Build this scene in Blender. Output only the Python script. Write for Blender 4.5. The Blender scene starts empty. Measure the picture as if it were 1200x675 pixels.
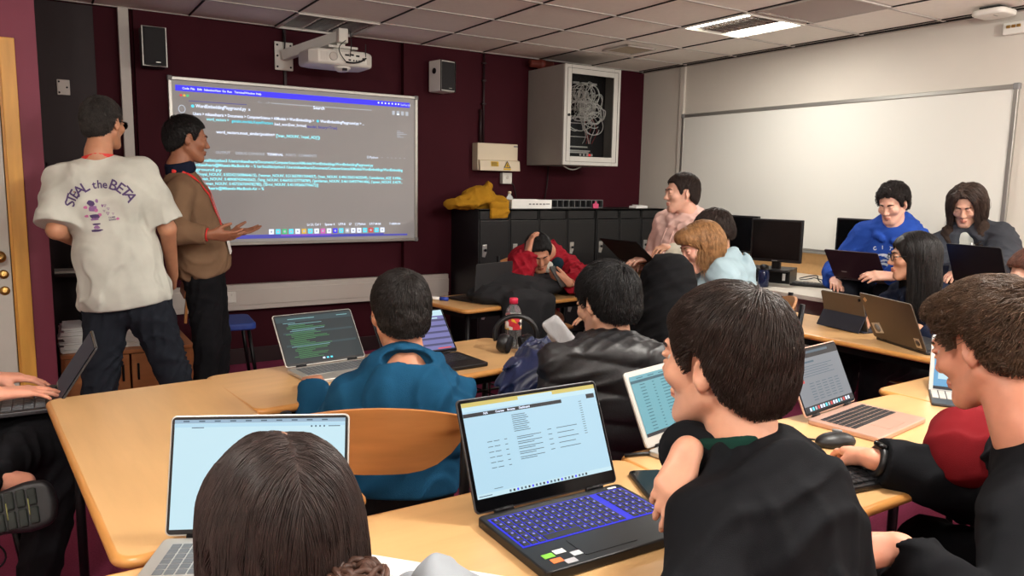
import bpy, bmesh, math, random
import numpy as np
from mathutils import Vector, Matrix, Euler
from mathutils.bvhtree import BVHTree
random.seed(7)
scene = bpy.context.scene
COL = scene.collection
PI = math.pi
R = math.radians

# ------------------------------------------------------------------ camera
CAM_H = 1.41
F_PX, YAW, PITCH, ROLL = 888.44, 0.563014, 0.136395, 0.018429
FW = np.array([math.sin(YAW) * math.cos(PITCH), math.cos(YAW) * math.cos(PITCH), -math.sin(PITCH)])
_r = np.array([math.cos(YAW), -math.sin(YAW), 0.0])
_u = np.cross(_r, FW)
RT = math.cos(ROLL) * _r + math.sin(ROLL) * _u
UP = -math.sin(ROLL) * _r + math.cos(ROLL) * _u
CAM = np.array([0, 0, CAM_H])
cam_d = bpy.data.cameras.new('camera')
cam = bpy.data.objects.new('camera', cam_d)
COL.objects.link(cam)
cam_d.sensor_width = 36.0
cam_d.lens = 36.0 * F_PX / 1200.0
cam_d.clip_start = 0.02
cam.matrix_world = Matrix(((RT[0], UP[0], -FW[0], 0), (RT[1], UP[1], -FW[1], 0), (RT[2], UP[2], -FW[2], CAM_H), (0, 0, 0, 1)))
scene.camera = cam


def ray(x, y):
    return (x - 600) / F_PX * RT - (y - 337.5) / F_PX * UP + FW


def at_d(x, y, D):          # a surveyed point: sight line of the photograph at depth D
    return CAM + D * ray(x, y)


def at_z(x, y, z):
    d = ray(x, y)
    return CAM + (z - CAM_H) / d[2] * d


def at_y(x, y, Y):
    d = ray(x, y)
    return CAM + Y / d[1] * d


def at_x(x, y, X):
    d = ray(x, y)
    return CAM + X / d[0] * d


# ------------------------------------------------------------------ objects
def tag(o, label, cat, group=None, kind=None):
    o['label'] = label
    o['category'] = cat
    if group:
        o['group'] = group
    if kind:
        o['kind'] = kind
    return o


def thing(name, label, cat, loc=(0, 0, 0), rz=0.0, group=None):
    o = bpy.data.objects.new(name, None)
    o.empty_display_size = 0.05
    COL.objects.link(o)
    o.location = Vector([float(v) for v in loc])
    o.rotation_euler = (0, 0, rz)
    return tag(o, label, cat, group)


class MB:
    """collects shapes into one mesh"""

    def __init__(self):
        self.v, self.f, self.m, self.s = [], [], [], []

    def add(self, vs, fs, mi=0, smooth=False):
        b = len(self.v)
        self.v.extend([tuple(map(float, p)) for p in vs])
        for f in fs:
            self.f.append([b + i for i in f])
            self.m.append(mi)
            self.s.append(smooth)
        return self

    def box(self, c, s, mi=0, rot=None, bev=0.0, seg=2):
        """centre, full size; rot = Matrix 3x3 or (rx,ry,rz)"""
        bm = bmesh.new()
        bmesh.ops.create_cube(bm, size=1.0)
        for v in bm.verts:
            v.co = Vector((v.co.x * s[0], v.co.y * s[1], v.co.z * s[2]))
        if bev > 0:
            bmesh.ops.bevel(bm, geom=list(bm.edges), offset=min(bev, 0.49 * min(s)), segments=seg, profile=0.5, affect='EDGES')
        if rot is not None:
            M = rot if isinstance(rot, Matrix) else Euler(rot).to_matrix()
            bmesh.ops.transform(bm, matrix=M.to_4x4(), verts=bm.verts)
        bm.verts.index_update()
        self.add([v.co + Vector(c) for v in bm.verts], [[v.index for v in f.verts] for f in bm.faces], mi, False)
        bm.free()
        return self

    def plate(self, pts, z0, z1, mi=0, bev=0.0, seg=2, vertical_round=0.0, vseg=5, M=None):
        """prism over polygon pts (xy, ccw) with rounded corners and bevelled rims"""
        if vertical_round > 0:
            out = []
            n = len(pts)
            for i in range(n):
                p0, p1, p2 = [np.array(pts[(i + k) % n], float) for k in (-1, 0, 1)]
                a = (p0 - p1) / np.linalg.norm(p0 - p1)
                b = (p2 - p1) / np.linalg.norm(p2 - p1)
                r = vertical_round
                ang = math.acos(max(-1, min(1, a @ b)))
                t = r / math.tan(ang / 2)
                cc = p1 + (a + b) / np.linalg.norm(a + b) * r / math.sin(ang / 2)
                s, e = p1 + a * t, p1 + b * t
                a0 = math.atan2(*(s - cc)[::-1])
                a1 = math.atan2(*(e - cc)[::-1])
                d = (a1 - a0 + PI) % (2 * PI) - PI
                for k in range(vseg + 1):
                    th = a0 + d * k / vseg
                    out.append((cc[0] + r * math.cos(th), cc[1] + r * math.sin(th)))
            pts = out
        bm = bmesh.new()
        vs = [bm.verts.new((p[0], p[1], z0)) for p in pts]
        f = bm.faces.new(vs)
        r = bmesh.ops.extrude_face_region(bm, geom=[f])
        up = [g for g in r['geom'] if isinstance(g, bmesh.types.BMVert)]
        for v in up:
            v.co.z = z1
        bmesh.ops.recalc_face_normals(bm, faces=bm.faces)
        if bev > 0:
            es = [e for e in bm.edges if abs(e.verts[0].co.z - e.verts[1].co.z) < 1e-6]
            bmesh.ops.bevel(bm, geom=es, offset=min(bev, 0.49 * abs(z1 - z0)), segments=seg, profile=0.5, affect='EDGES')
        if M is not None:
            bmesh.ops.transform(bm, matrix=M, verts=bm.verts)
        bm.verts.index_update()
        self.add([v.co.copy() for v in bm.verts], [[v.index for v in f.verts] for f in bm.faces], mi, False)
        bm.free()
        return self

    def tube(self, pts, r, mi=0, n=8, cap=True, closed=False, smooth=True):
        pts = [np.array(p, float) for p in pts]
        m = len(pts)
        rr = [r] * m if np.isscalar(r) else list(r)
        vs, fs = [], []
        prev = None
        for i in range(m):
            if closed:
                t = pts[(i + 1) % m] - pts[i - 1]
            else:
                t = pts[min(i + 1, m - 1)] - pts[max(i - 1, 0)]
            L = np.linalg.norm(t)
            t = t / L if L > 1e-9 else np.array([0, 0, 1.0])
            if prev is None:
                a = np.array([0, 0, 1.0]) if abs(t[2]) < 0.9 else np.array([1.0, 0, 0])
            else:
                a = prev
            u = a - t * (a @ t)
            u /= np.linalg.norm(u)
            prev = u
            w = np.cross(t, u)
            for k in range(n):
                th = 2 * PI * k / n
                vs.append(pts[i] + rr[i] * (math.cos(th) * u + math.sin(th) * w))
        rng = m if closed else m - 1
        for i in range(rng):
            j = (i + 1) % m
            for k in range(n):
                k2 = (k + 1) % n
                fs.append([i * n + k, i * n + k2, j * n + k2, j * n + k])
        if cap and not closed:
            fs.append([k for k in range(n)][::-1])
            fs.append([(m - 1) * n + k for k in range(n)])
        return self.add(vs, fs, mi, smooth)

    def lathe(self, prof, c=(0, 0, 0), mi=0, n=24, M=None, smooth=True):
        vs, fs = [], []
        for r, z in prof:
            for k in range(n):
                th = 2 * PI * k / n
                vs.append(Vector((r * math.cos(th), r * math.sin(th), z)))
        for i in range(len(prof) - 1):
            for k in range(n):
                k2 = (k + 1) % n
                fs.append([i * n + k, i * n + k2, (i + 1) * n + k2, (i + 1) * n + k])
        fs.append([k for k in range(n)][::-1])
        fs.append([(len(prof) - 1) * n + k for k in range(n)])
        if M is not None:
            vs = [M @ v for v in vs]
        return self.add([v + Vector(c) for v in vs], fs, mi, smooth)

    def quad(self, a, b, c, d, mi=0):
        return self.add([a, b, c, d], [[0, 1, 2, 3]], mi)

    def xf(self, M):
        self.v = [tuple(M @ Vector(p)) for p in self.v]
        return self

    def build(self, name, mats, parent=None, smooth_angle=None):
        me = bpy.data.meshes.new(name)
        me.from_pydata(self.v, [], self.f)
        if not isinstance(mats, (list, tuple)):
            mats = [mats]
        for m in mats:
            me.materials.append(m)
        me.polygons.foreach_set('material_index', self.m)
        me.polygons.foreach_set('use_smooth', self.s)
        me.update()
        if smooth_angle:
            me.polygons.foreach_set('use_smooth', [True] * len(me.polygons))
            me.set_sharp_from_angle(angle=R(smooth_angle))
        o = bpy.data.objects.new(name, me)
        COL.objects.link(o)
        if parent is not None:
            o.parent = parent
        return o


def dup(root, loc, rz, label, group=None):
    """copy of a thing with copies of its parts and sub-parts"""
    r = root.copy()
    COL.objects.link(r)
    r.location = loc
    r.rotation_euler = (0, 0, rz)
    r['label'] = label
    if group:
        r['group'] = group
    for ch in list(root.children):
        c = ch.copy()
        COL.objects.link(c)
        c.parent = r
        for g in ch.children:
            d = g.copy()
            COL.objects.link(d)
            d.parent = c
    return r


# ------------------------------------------------------------------ materials
def lin(c):
    return tuple(((v / 255) / 12.92 if v / 255 <= 0.04045 else ((v / 255 + 0.055) / 1.055) ** 2.4) for v in c)


def mat(name, rgb, rough=0.5, metal=0.0, var=0.0, vscale=8.0, bump=0.0, bscale=60.0, stretch=(1, 1, 1), emit=None, estr=1.0,
        trans=0.0, ior=1.45, sss=0.0, coat=0.0, spec=0.5, sheen=0.0, bdet=3.0, aniso=0.0):
    m = bpy.data.materials.new(name)
    m.use_nodes = True
    nt = m.node_tree
    b = nt.nodes['Principled BSDF']
    col = (*lin(rgb), 1)
    b.inputs['Base Color'].default_value = col
    b.inputs['Roughness'].default_value = rough
    b.inputs['Metallic'].default_value = metal
    b.inputs['IOR'].default_value = ior
    b.inputs['Specular IOR Level'].default_value = spec
    b.inputs['Transmission Weight'].default_value = trans
    b.inputs['Coat Weight'].default_value = coat
    b.inputs['Sheen Weight'].default_value = sheen
    if sss:
        b.inputs['Subsurface Weight'].default_value = sss
        b.inputs['Subsurface Radius'].default_value = (0.6, 0.25, 0.12)
        b.inputs['Subsurface Scale'].default_value = 0.012
    if emit:
        b.inputs['Emission Color'].default_value = (*lin(emit), 1)
        b.inputs['Emission Strength'].default_value = estr
    if var or bump:
        tc = nt.nodes.new('ShaderNodeTexCoord')
        mp = nt.nodes.new('ShaderNodeMapping')
        mp.inputs['Scale'].default_value = stretch
        nt.links.new(tc.outputs['Object'], mp.inputs['Vector'])
    if var:
        nz = nt.nodes.new('ShaderNodeTexNoise')
        nz.inputs['Scale'].default_value = vscale
        nz.inputs['Detail'].default_value = 5
        nt.links.new(mp.outputs[0], nz.inputs['Vector'])
        rmp = nt.nodes.new('ShaderNodeValToRGB')
        lc = np.array(lin(rgb))
        rmp.color_ramp.elements[0].position = 0.3
        rmp.color_ramp.elements[1].position = 0.7
        rmp.color_ramp.elements[0].color = (*(lc * (1 - var)), 1)
        rmp.color_ramp.elements[1].color = (*np.minimum(lc * (1 + var), 1), 1)
        nt.links.new(nz.outputs['Fac'], rmp.inputs['Fac'])
        nt.links.new(rmp.outputs['Color'], b.inputs['Base Color'])
    if bump:
        nb = nt.nodes.new('ShaderNodeTexNoise')
        nb.inputs['Scale'].default_value = bscale
        nb.inputs['Detail'].default_value = bdet
        nt.links.new(mp.outputs[0], nb.inputs['Vector'])
        bp = nt.nodes.new('ShaderNodeBump')
        bp.inputs['Strength'].default_value = min(1.0, bump)
        bp.inputs['Distance'].default_value = 0.004
        nt.links.new(nb.outputs['Fac'], bp.inputs['Height'])
        nt.links.new(bp.outputs[0], b.inputs['Normal'])
    return m


def fabric(name, rgb, weave=900.0, var=0.12, rough=0.9, fold=0.0, sheen=0.0):
    m = mat(name, rgb, rough, var=var, vscale=7, bump=0.35, bscale=weave, sheen=sheen, spec=0.12)
    return m


def wood(name, rgb, rough=0.35, var=0.12, axis=(1.0, 12.0, 12.0), coat=0.0):
    return mat(name, rgb, rough, var=var, vscale=3.0, stretch=axis, bump=0.03, bscale=25, coat=coat)


M = {}
M['desk_top'] = wood('desk_laminate', (206, 164, 112), 0.33, 0.05, (1.2, 9, 9))
M['desk_edge'] = wood('desk_edge', (196, 138, 74), 0.28, 0.05)
M['beech'] = wood('beech_ply', (178, 118, 66), 0.35, 0.14, (1.5, 1.5, 10))
M['beech_dark'] = wood('brown_board', (170, 108, 62), 0.5, 0.08)
M['frame_wood'] = wood('pine_frame', (214, 158, 72), 0.4, 0.12, (9, 9, 1))
M['steel_black'] = mat('black_steel', (22, 22, 24), 0.4, 0.6)
M['black_plastic'] = mat('black_plastic', (20, 20, 22), 0.42, var=0.1)
M['black_gloss'] = mat('black_gloss', (8, 8, 10), 0.16, spec=.25)
M['key_black'] = mat('key_black', (30, 30, 33), 0.5)
M['key_grey'] = mat('key_grey', (92, 96, 100), 0.5)
M['silver'] = mat('silver_aluminium', (190, 188, 182), 0.38, 0.55, bump=0.02, bscale=900)
M['rose'] = mat('rose_aluminium', (206, 168, 150), 0.38, 0.5)
M['dark_lid'] = mat('dark_grey_lid', (64, 64, 66), 0.4, 0.5)
M['purple_lid'] = mat('dark_plum_lid', (52, 42, 52), 0.4, 0.5)
M['white_plastic'] = mat('white_plastic', (226, 224, 216), 0.4)
M['cream_plastic'] = mat('cream_plastic', (222, 208, 182), 0.45)
M['grey_plastic'] = mat('grey_plastic', (130, 130, 130), 0.5)
M['paper'] = mat('paper', (236, 236, 232), 0.8, var=0.03)
M['ink'] = mat('grey_pencil', (150, 150, 158), 0.8)
M['chrome'] = mat('chrome', (200, 200, 200), 0.2, 1.0)
M['brass'] = mat('brass', (176, 140, 80), 0.3, 0.9)
# ------------------------------------------------------------------ implicit surfaces (bodies, clothes, soft things)
def V3(*a):
    return np.array(a, float)


def unit(v):
    v = np.array(v, float)
    return v / max(np.linalg.norm(v), 1e-9)


def vnoise(P, seed=0):
    i = np.floor(P).astype(np.int64)
    f = P - i
    f = f * f * (3 - 2 * f)

    def hsh(a, b, c):
        n = (a * 73856093) ^ (b * 19349663) ^ (c * 83492791) ^ (seed * 2654435 + 97)
        n = (n ^ (n >> 13)) * 1274126177
        n = n ^ (n >> 16)
        return (n & 0xFFFF) / 65535.0
    x, y, z = i[..., 0], i[..., 1], i[..., 2]
    fx, fy, fz = f[..., 0], f[..., 1], f[..., 2]

    def lx(b, c):
        return hsh(x, b, c) * (1 - fx) + hsh(x + 1, b, c) * fx
    return (lx(y, z) * (1 - fy) + lx(y + 1, z) * fy) * (1 - fz) + (lx(y, z + 1) * (1 - fy) + lx(y + 1, z + 1) * fy) * fz


def cap(a, b, ra, rb=None, k=0.02, op='u', cut=False, flat=None):
    return dict(t='c', a=np.array(a, float), b=np.array(b, float), ra=ra, rb=ra if rb is None else rb, k=k, op=op, cut=cut)


def ell(c, r, rot=None, k=0.02, op='u'):
    return dict(t='e', c=np.array(c, float), r=np.array(r, float) * np.ones(3), R=np.eye(3) if rot is None else np.array(rot, float), k=k, op=op)


def box_(c, r, rot=None, rad=0.01, k=0.01, op='u'):
    return dict(t='b', c=np.array(c, float), r=np.array(r, float), R=np.eye(3) if rot is None else np.array(rot, float), rad=rad, k=k, op=op)


def plane(c, n, k=0.006):           # keeps the side the normal points away from
    return dict(t='p', c=np.array(c, float), n=unit(n), k=k, op='i')


def pd(q, P):
    t = q['t']
    if t == 'c':
        ab = q['b'] - q['a']
        L2 = max(ab @ ab, 1e-12)
        pa = P - q['a']
        h = np.clip((pa @ ab) / L2, 0, 1)
        d = np.linalg.norm(pa - h[..., None] * ab, axis=-1) - (q['ra'] + h * (q['rb'] - q['ra']))
        if q['cut']:
            d = np.maximum(d, (P - q['b']) @ (ab / math.sqrt(L2)))
        return d
    if t == 'e':
        l = (P - q['c']) @ q['R']
        k0 = np.linalg.norm(l / q['r'], axis=-1)
        k1 = np.linalg.norm(l / q['r'] ** 2, axis=-1)
        return k0 * (k0 - 1) / np.maximum(k1, 1e-9)
    if t == 'b':
        l = np.abs((P - q['c']) @ q['R']) - (q['r'] - q['rad'])
        return np.linalg.norm(np.maximum(l, 0), axis=-1) + np.minimum(l.max(-1), 0) - q['rad']
    if t == 'fn':
        return q['fn'](P)
    return (P - q['c']) @ q['n']


def bound(q):
    if q['t'] == 'c':
        r = max(q['ra'], q['rb'])
        return np.minimum(q['a'], q['b']) - r, np.maximum(q['a'], q['b']) + r
    r = np.linalg.norm(q['R'] * q['r'], axis=1) if q['t'] == 'e' else np.abs(q['R']) @ q['r']
    return q['c'] - r, q['c'] + r


def comb(D, d, q):
    k = max(q['k'], 1e-5)
    if q['op'] == 'u':
        h = np.maximum(k - np.abs(D - d), 0) / k
        return np.minimum(D, d) - h * h * k * 0.25
    e = -d if q['op'] == 's' else d
    h = np.maximum(k - np.abs(D - e), 0) / k
    return np.maximum(D, e) + h * h * k * 0.25


def polygonize(prims, h, disp=None, damp=0.0):
    late = [q for q in prims if q['t'] == 'p']
    prims = [q for q in prims if q['t'] != 'p']
    us = [q for q in prims if q['op'] == 'u']
    bb = [bound(q) for q in us]
    lo = np.min([b[0] for b in bb], axis=0) - 3 * h - damp - 0.01
    hi = np.max([b[1] for b in bb], axis=0) + 3 * h + damp + 0.01
    B = 8
    bs = B * h
    nb = np.ceil((hi - lo) / bs).astype(int)
    g = np.stack(np.meshgrid(*[np.arange(n) for n in nb], indexing='ij'), -1).reshape(-1, 3)
    cen = lo + (g + 0.5) * bs
    half = bs * 0.87
    D = np.full(len(cen), 1.0)
    near = []
    for q in prims:
        d = pd(q, cen)
        near.append(d < half * (1.2 if q['t'] == 'c' else 2.2) + q['k'] + damp if q['op'] == 'u' else (d > -half * 1.3 - q['k'] - damp if q['op'] == 'i' else d < half * 1.3 + q['k'] + damp))
        D = comb(D, d, q)
    alive = np.abs(D) < half * 1.5 + damp
    ai = np.nonzero(alive)[0]
    g = g[ai]
    off = np.stack(np.meshgrid(*[np.arange(B + 1)] * 3, indexing='ij'), -1).reshape(-1, 3)
    P = lo + (g[:, None, :] * B + off[None]) * h
    F = np.full(P.shape[:2], 1.0)
    for q, nr in zip(prims, near):
        ix = np.nonzero(nr[ai])[0]
        if len(ix):
            F[ix] = comb(F[ix], pd(q, P[ix]), q)
    if disp is not None:
        ix = np.nonzero((np.abs(F) < 3 * h + 2 * damp).any(1))[0]
        F[ix] -= disp(P[ix])
    for q in late:
        F = comb(F, pd(q, P), q)
    n = len(g)
    F4 = F.reshape(n, B + 1, B + 1, B + 1)
    S = F4 < 0
    cn = [(a, b, c) for a in (0, 1) for b in (0, 1) for c in (0, 1)]
    cs = sum(S[:, a:a + B, b:b + B, c:c + B].astype(np.int8) for a, b, c in cn)
    bi, ci, cj, ck = np.nonzero((cs > 0) & (cs < 8))
    vals = np.stack([F4[bi, ci + a, cj + b, ck + c] for a, b, c in cn], 1)
    co = np.array(cn, float)
    acc = np.zeros((len(bi), 3))
    cnt = np.zeros(len(bi))
    for i in range(8):
        for j in range(i + 1, 8):
            if np.abs(co[i] - co[j]).sum() == 1:
                a, b = vals[:, i], vals[:, j]
                x = (a < 0) != (b < 0)
                t = np.where(x, a / np.where(x, a - b, 1), 0)
                acc += np.where(x[:, None], co[i] + t[:, None] * (co[j] - co[i]), 0)
                cnt += x
    G = g[bi] * B + np.stack([ci, cj, ck], 1)
    verts = lo + (G + acc / cnt[:, None]) * h
    NN = nb * B + 2
    key = (G[:, 0] * NN[1] + G[:, 1]) * NN[2] + G[:, 2]
    order = np.argsort(key)
    ks = key[order]

    def look(c):
        k = (c[:, 0] * NN[1] + c[:, 1]) * NN[2] + c[:, 2]
        p = np.clip(np.searchsorted(ks, k), 0, len(ks) - 1)
        return np.where(ks[p] == k, order[p], -1)
    quads = []
    for ax in range(3):
        a1, a2 = (ax + 1) % 3, (ax + 2) % 3
        sl = [slice(0, B)] * 3
        sh = list(sl)
        sh[ax] = slice(1, B + 1)
        s0 = S[(slice(None), *sl)]
        s1 = S[(slice(None), *sh)]
        b2, i, j, k = np.nonzero(s0 != s1)
        E = g[b2] * B + np.stack([i, j, k], 1)
        flip = s0[b2, i, j, k]
        e1 = np.eye(3, dtype=int)[a1]
        e2 = np.eye(3, dtype=int)[a2]
        q4 = np.stack([look(E - e1 - e2), look(E - e2), look(E), look(E - e1)], 1)
        ok = (q4 >= 0).all(1)
        q4 = np.where(flip[:, None], q4, q4[:, ::-1])[ok]
        quads.append(q4)
    return verts, np.concatenate(quads)


def np_mesh(name, verts, faces, mats, parent=None, mi=None, smooth=True):
    me = bpy.data.meshes.new(name)
    nf, w = faces.shape
    me.vertices.add(len(verts))
    me.vertices.foreach_set('co', np.ascontiguousarray(verts, np.float32).ravel())
    me.loops.add(nf * w)
    me.loops.foreach_set('vertex_index', np.ascontiguousarray(faces, np.int32).ravel())
    me.polygons.add(nf)
    me.polygons.foreach_set('loop_start', np.arange(0, nf * w, w, dtype=np.int32))
    me.polygons.foreach_set('loop_total', np.full(nf, w, np.int32))
    for m in (mats if isinstance(mats, (list, tuple)) else [mats]):
        me.materials.append(m)
    if mi is not None:
        me.polygons.foreach_set('material_index', np.ascontiguousarray(mi, np.int32))
    me.polygons.foreach_set('use_smooth', np.full(nf, smooth, bool))
    me.update(calc_edges=True)
    me.validate()
    o = bpy.data.objects.new(name, me)
    COL.objects.link(o)
    if parent is not None:
        o.parent = parent
        o.matrix_parent_inverse = parent.matrix_world.inverted() if False else Matrix.Translation(-Vector(parent.location))
    return o


def soft(name, prims, h, mats, parent=None, disp=None, damp=0.0, matfn=None):
    v, f = polygonize(prims, h, disp, damp)
    mi = matfn(v[f].mean(1)) if matfn else None
    return np_mesh(name, v, f, mats, parent, mi)


def folds(amp, s=(9, 9, 5), seed=1, ridge=True, extra=0.0):
    """elongated creases in a few directions over a soft swell"""
    rg = np.random.default_rng(seed)
    dirs = []
    for j in range(5):
        a = rg.uniform(0, 2 * PI)
        tilt = rg.uniform(-1.1, 1.1)
        dirs.append((np.array([math.cos(a) * math.cos(tilt), math.sin(a) * math.cos(tilt), math.sin(tilt)]), rg.uniform(60, 120) * s[0] / 9, rg.uniform(0, 6)))

    def fn(P):
        wn = vnoise(P * 6.5, seed + 5) * 9 + vnoise(P * 15, seed + 6) * 2.5
        d = 0.9 * (vnoise(P * 5, seed + 2) - .5)
        for j, (u, fr, ph) in enumerate(dirs):
            m = np.clip((vnoise(P * 4.5 + 7.7 * j, seed + 11 + j) - .42) * 3.2, 0, 1)
            sn = np.sin(fr * (P @ u) + wn + ph)
            d = d + .95 * m * (np.abs(.5 + .5 * sn) ** 2.6 - .3)
        return amp * d
    return fn


def heap(amp, s=(9, 9, 5), seed=1):
    s = np.array(s, float)

    def fn(P):
        w = P + 0.05 * (vnoise(P * 7, seed + 5)[..., None] - 0.5)
        n = vnoise(w * s, seed)
        r = 1 - np.abs(2 * n - 1)
        return amp * (0.75 * r * r + 0.45 * vnoise(w * s * 2.3 + 3.1, seed + 1) - 0.45)
    return fn


# ------------------------------------------------------------------ people
def rotm(yaw, pitch=0.0, roll=0.0):
    """columns right, forward, up; yaw azimuth from +Y towards +X; pitch down; roll to the right"""
    cy, sy = math.cos(yaw), math.sin(yaw)
    fwd = V3(sy, cy, 0)
    rt = V3(cy, -sy, 0)
    up = V3(0, 0, 1)
    f2 = fwd * math.cos(pitch) - up * math.sin(pitch)
    u2 = up * math.cos(pitch) + fwd * math.sin(pitch)
    r3 = rt * math.cos(roll) - u2 * math.sin(roll)
    u3 = u2 * math.cos(roll) + rt * math.sin(roll)
    return np.stack([r3, f2, u3], 1)


def head_prims(C, HR, s=1.0, fem=False, nose=1.0):
    T = lambda x, y, z: C + HR @ (V3(x, y, z) * s)
    E = lambda c, r, k=0.02, op='u': ell(T(*c), np.array(r) * s, HR, k, op)
    Cc = lambda a, b, ra, rb, k=0.015, op='u': cap(T(*a), T(*b), ra * s, rb * s, k, op)
    j = 0.9 if fem else 1.0
    q = [E((0, -.012, .035), (.076, .097, .084)), E((0, .034, -.02), (.060 * j, .062, .082)),
         E((0, .05, -.082), (.042 * j, .04, .034)), Cc((-.012, .077, -.102), (.012, .077, -.102), .0165 * j, .0165 * j)]
    for sx in (-1, 1):
        q += [Cc((sx * .056 * j, .0, -.05), (sx * .018, .07, -.1), .018, .016, .02),
              E((sx * .040, .069, -.022), (.022, .022, .020), .02)]
    q += [Cc((-.03, .088, .026), (.03, .088, .026), .010, .010, .012)]
    for sx in (-1, 1):
        q += [ell(T(sx * .031, .106, .006), V3(.0165, .014, .011) * s, HR, .010, 's')]
    q += [Cc((0, .090, .012), (0, .113 + .004 * (nose - 1), -.028), .0075, .0105 * nose, .012),
          E((-.0115, .104, -.033), (.008, .010, .0075), .006), E((.0115, .104, -.033), (.008, .010, .0075), .006)]
    for sx in (-1, 1):      # lids over the eyes
        q += [ell(T(sx * .031, .0905, .0095), V3(.0160, .0090, .0065) * s, HR, .004),
              ell(T(sx * .031, .0905, -.004), V3(.0145, .0075, .0045) * s, HR, .004)]
    q += [Cc((-.017, .094, -.0605), (.0, .0995, -.0590), .0045, .0056, .006), Cc((.017, .094, -.0605), (.0, .0995, -.0590), .0045, .0056, .006),
          Cc((-.015, .094, -.0695), (.0, .0975, -.0710), .005, .0064, .006), Cc((.015, .094, -.0695), (.0, .0975, -.0710), .005, .0064, .006),
          Cc((-.021, .096, -.0648), (.021, .096, -.0648), .0014, .0014, .003, 's') if False else Cc((-.018, .106, -.0648), (.018, .106, -.0648), .0030, .0030, .004, 's')]
    er = np.stack([HR[:, 0], HR[:, 1], HR[:, 2]], 1)
    for sx in (-1, 1):
        a = .18
        Re = HR @ np.array(Euler((0.2, 0, sx * -0.45)).to_matrix())
        q += [ell(T(sx * .079, -.008, -.004), V3(.0085, .0185, .031) * s, Re, .006),
              ell(T(sx * .0895, -.003, .000), V3(.007, .0105, .018) * s, Re, .004, 's'),
              ell(T(sx * .075, .0, -.03), V3(.007, .008, .010) * s, Re, .006)]
    return q


def hand_prims(W, f, n, side, curl=(0.25, 0.35, 0.25), spread=0.05, thumb=(0.55, 0.25), s=1.0, per=None):
    """W wrist, f towards the fingers, n out of the back of the hand, side +1 right / -1 left"""
    f = unit(f)
    n = unit(np.array(n, float) - f * (f @ np.array(n, float)))
    t = -side * np.cross(f, n)           # towards the thumb
    W = np.array(W, float)
    offs = [.027, .0095, -.0085, -.0255]
    kn = [.088, .092, .086, .077]
    seg = [(.042, .025, .020), (.046, .029, .021), (.042, .027, .020), (.033, .020, .017)]
    rad = [.0094, .0097, .0092, .0082]
    q = []
    for i in range(4):
        q.append(cap(W + s * t * offs[i] * .55, W + s * (f * kn[i] + t * offs[i] - n * .003), .0165 * s, .0125 * s, .012))
    q.append(ell(W + s * (f * .045 + t * .014 - n * .008), V3(.022, .032, .014) * s, np.stack([t, f, n], 1), .012))
    for i in range(4):
        c = per[i] if per else curl
        p = W + s * (f * kn[i] + t * offs[i] - n * .003)
        a = 0.0
        sd = spread * (1.5 - i) * 1.0
        f1 = unit(f * math.cos(sd) + t * math.sin(sd))
        for jn in range(3):
            a += c[jn]
            d = f1 * math.cos(a) - n * math.sin(a)
            p2 = p + d * seg[i][jn] * s
            r0 = rad[i] * (1 - .08 * jn) * s
            q.append(cap(p, p2, r0, r0 * .9, .004 if jn else .008))
            p = p2
    o, c2 = thumb
    d1 = unit(f * math.cos(o) + t * math.sin(o) - n * .35)
    d2 = unit(f * math.cos(o * .5) + t * math.sin(o * .5) - n * (.35 + c2))
    d3 = unit(f * math.cos(o * .2) + t * math.sin(o * .2) - n * (.4 + 1.6 * c2))
    b = W + s * (f * .018 + t * .017 - n * .006)
    p1 = b + d1 * .044 * s
    p2 = p1 + d2 * .034 * s
    p3 = p2 + d3 * .026 * s
    q += [cap(b, p1, .015 * s, .0125 * s, .012), cap(p1, p2, .0115 * s, .0102 * s, .004), cap(p2, p3, .0102 * s, .0085 * s, .004)]
    return q


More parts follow.
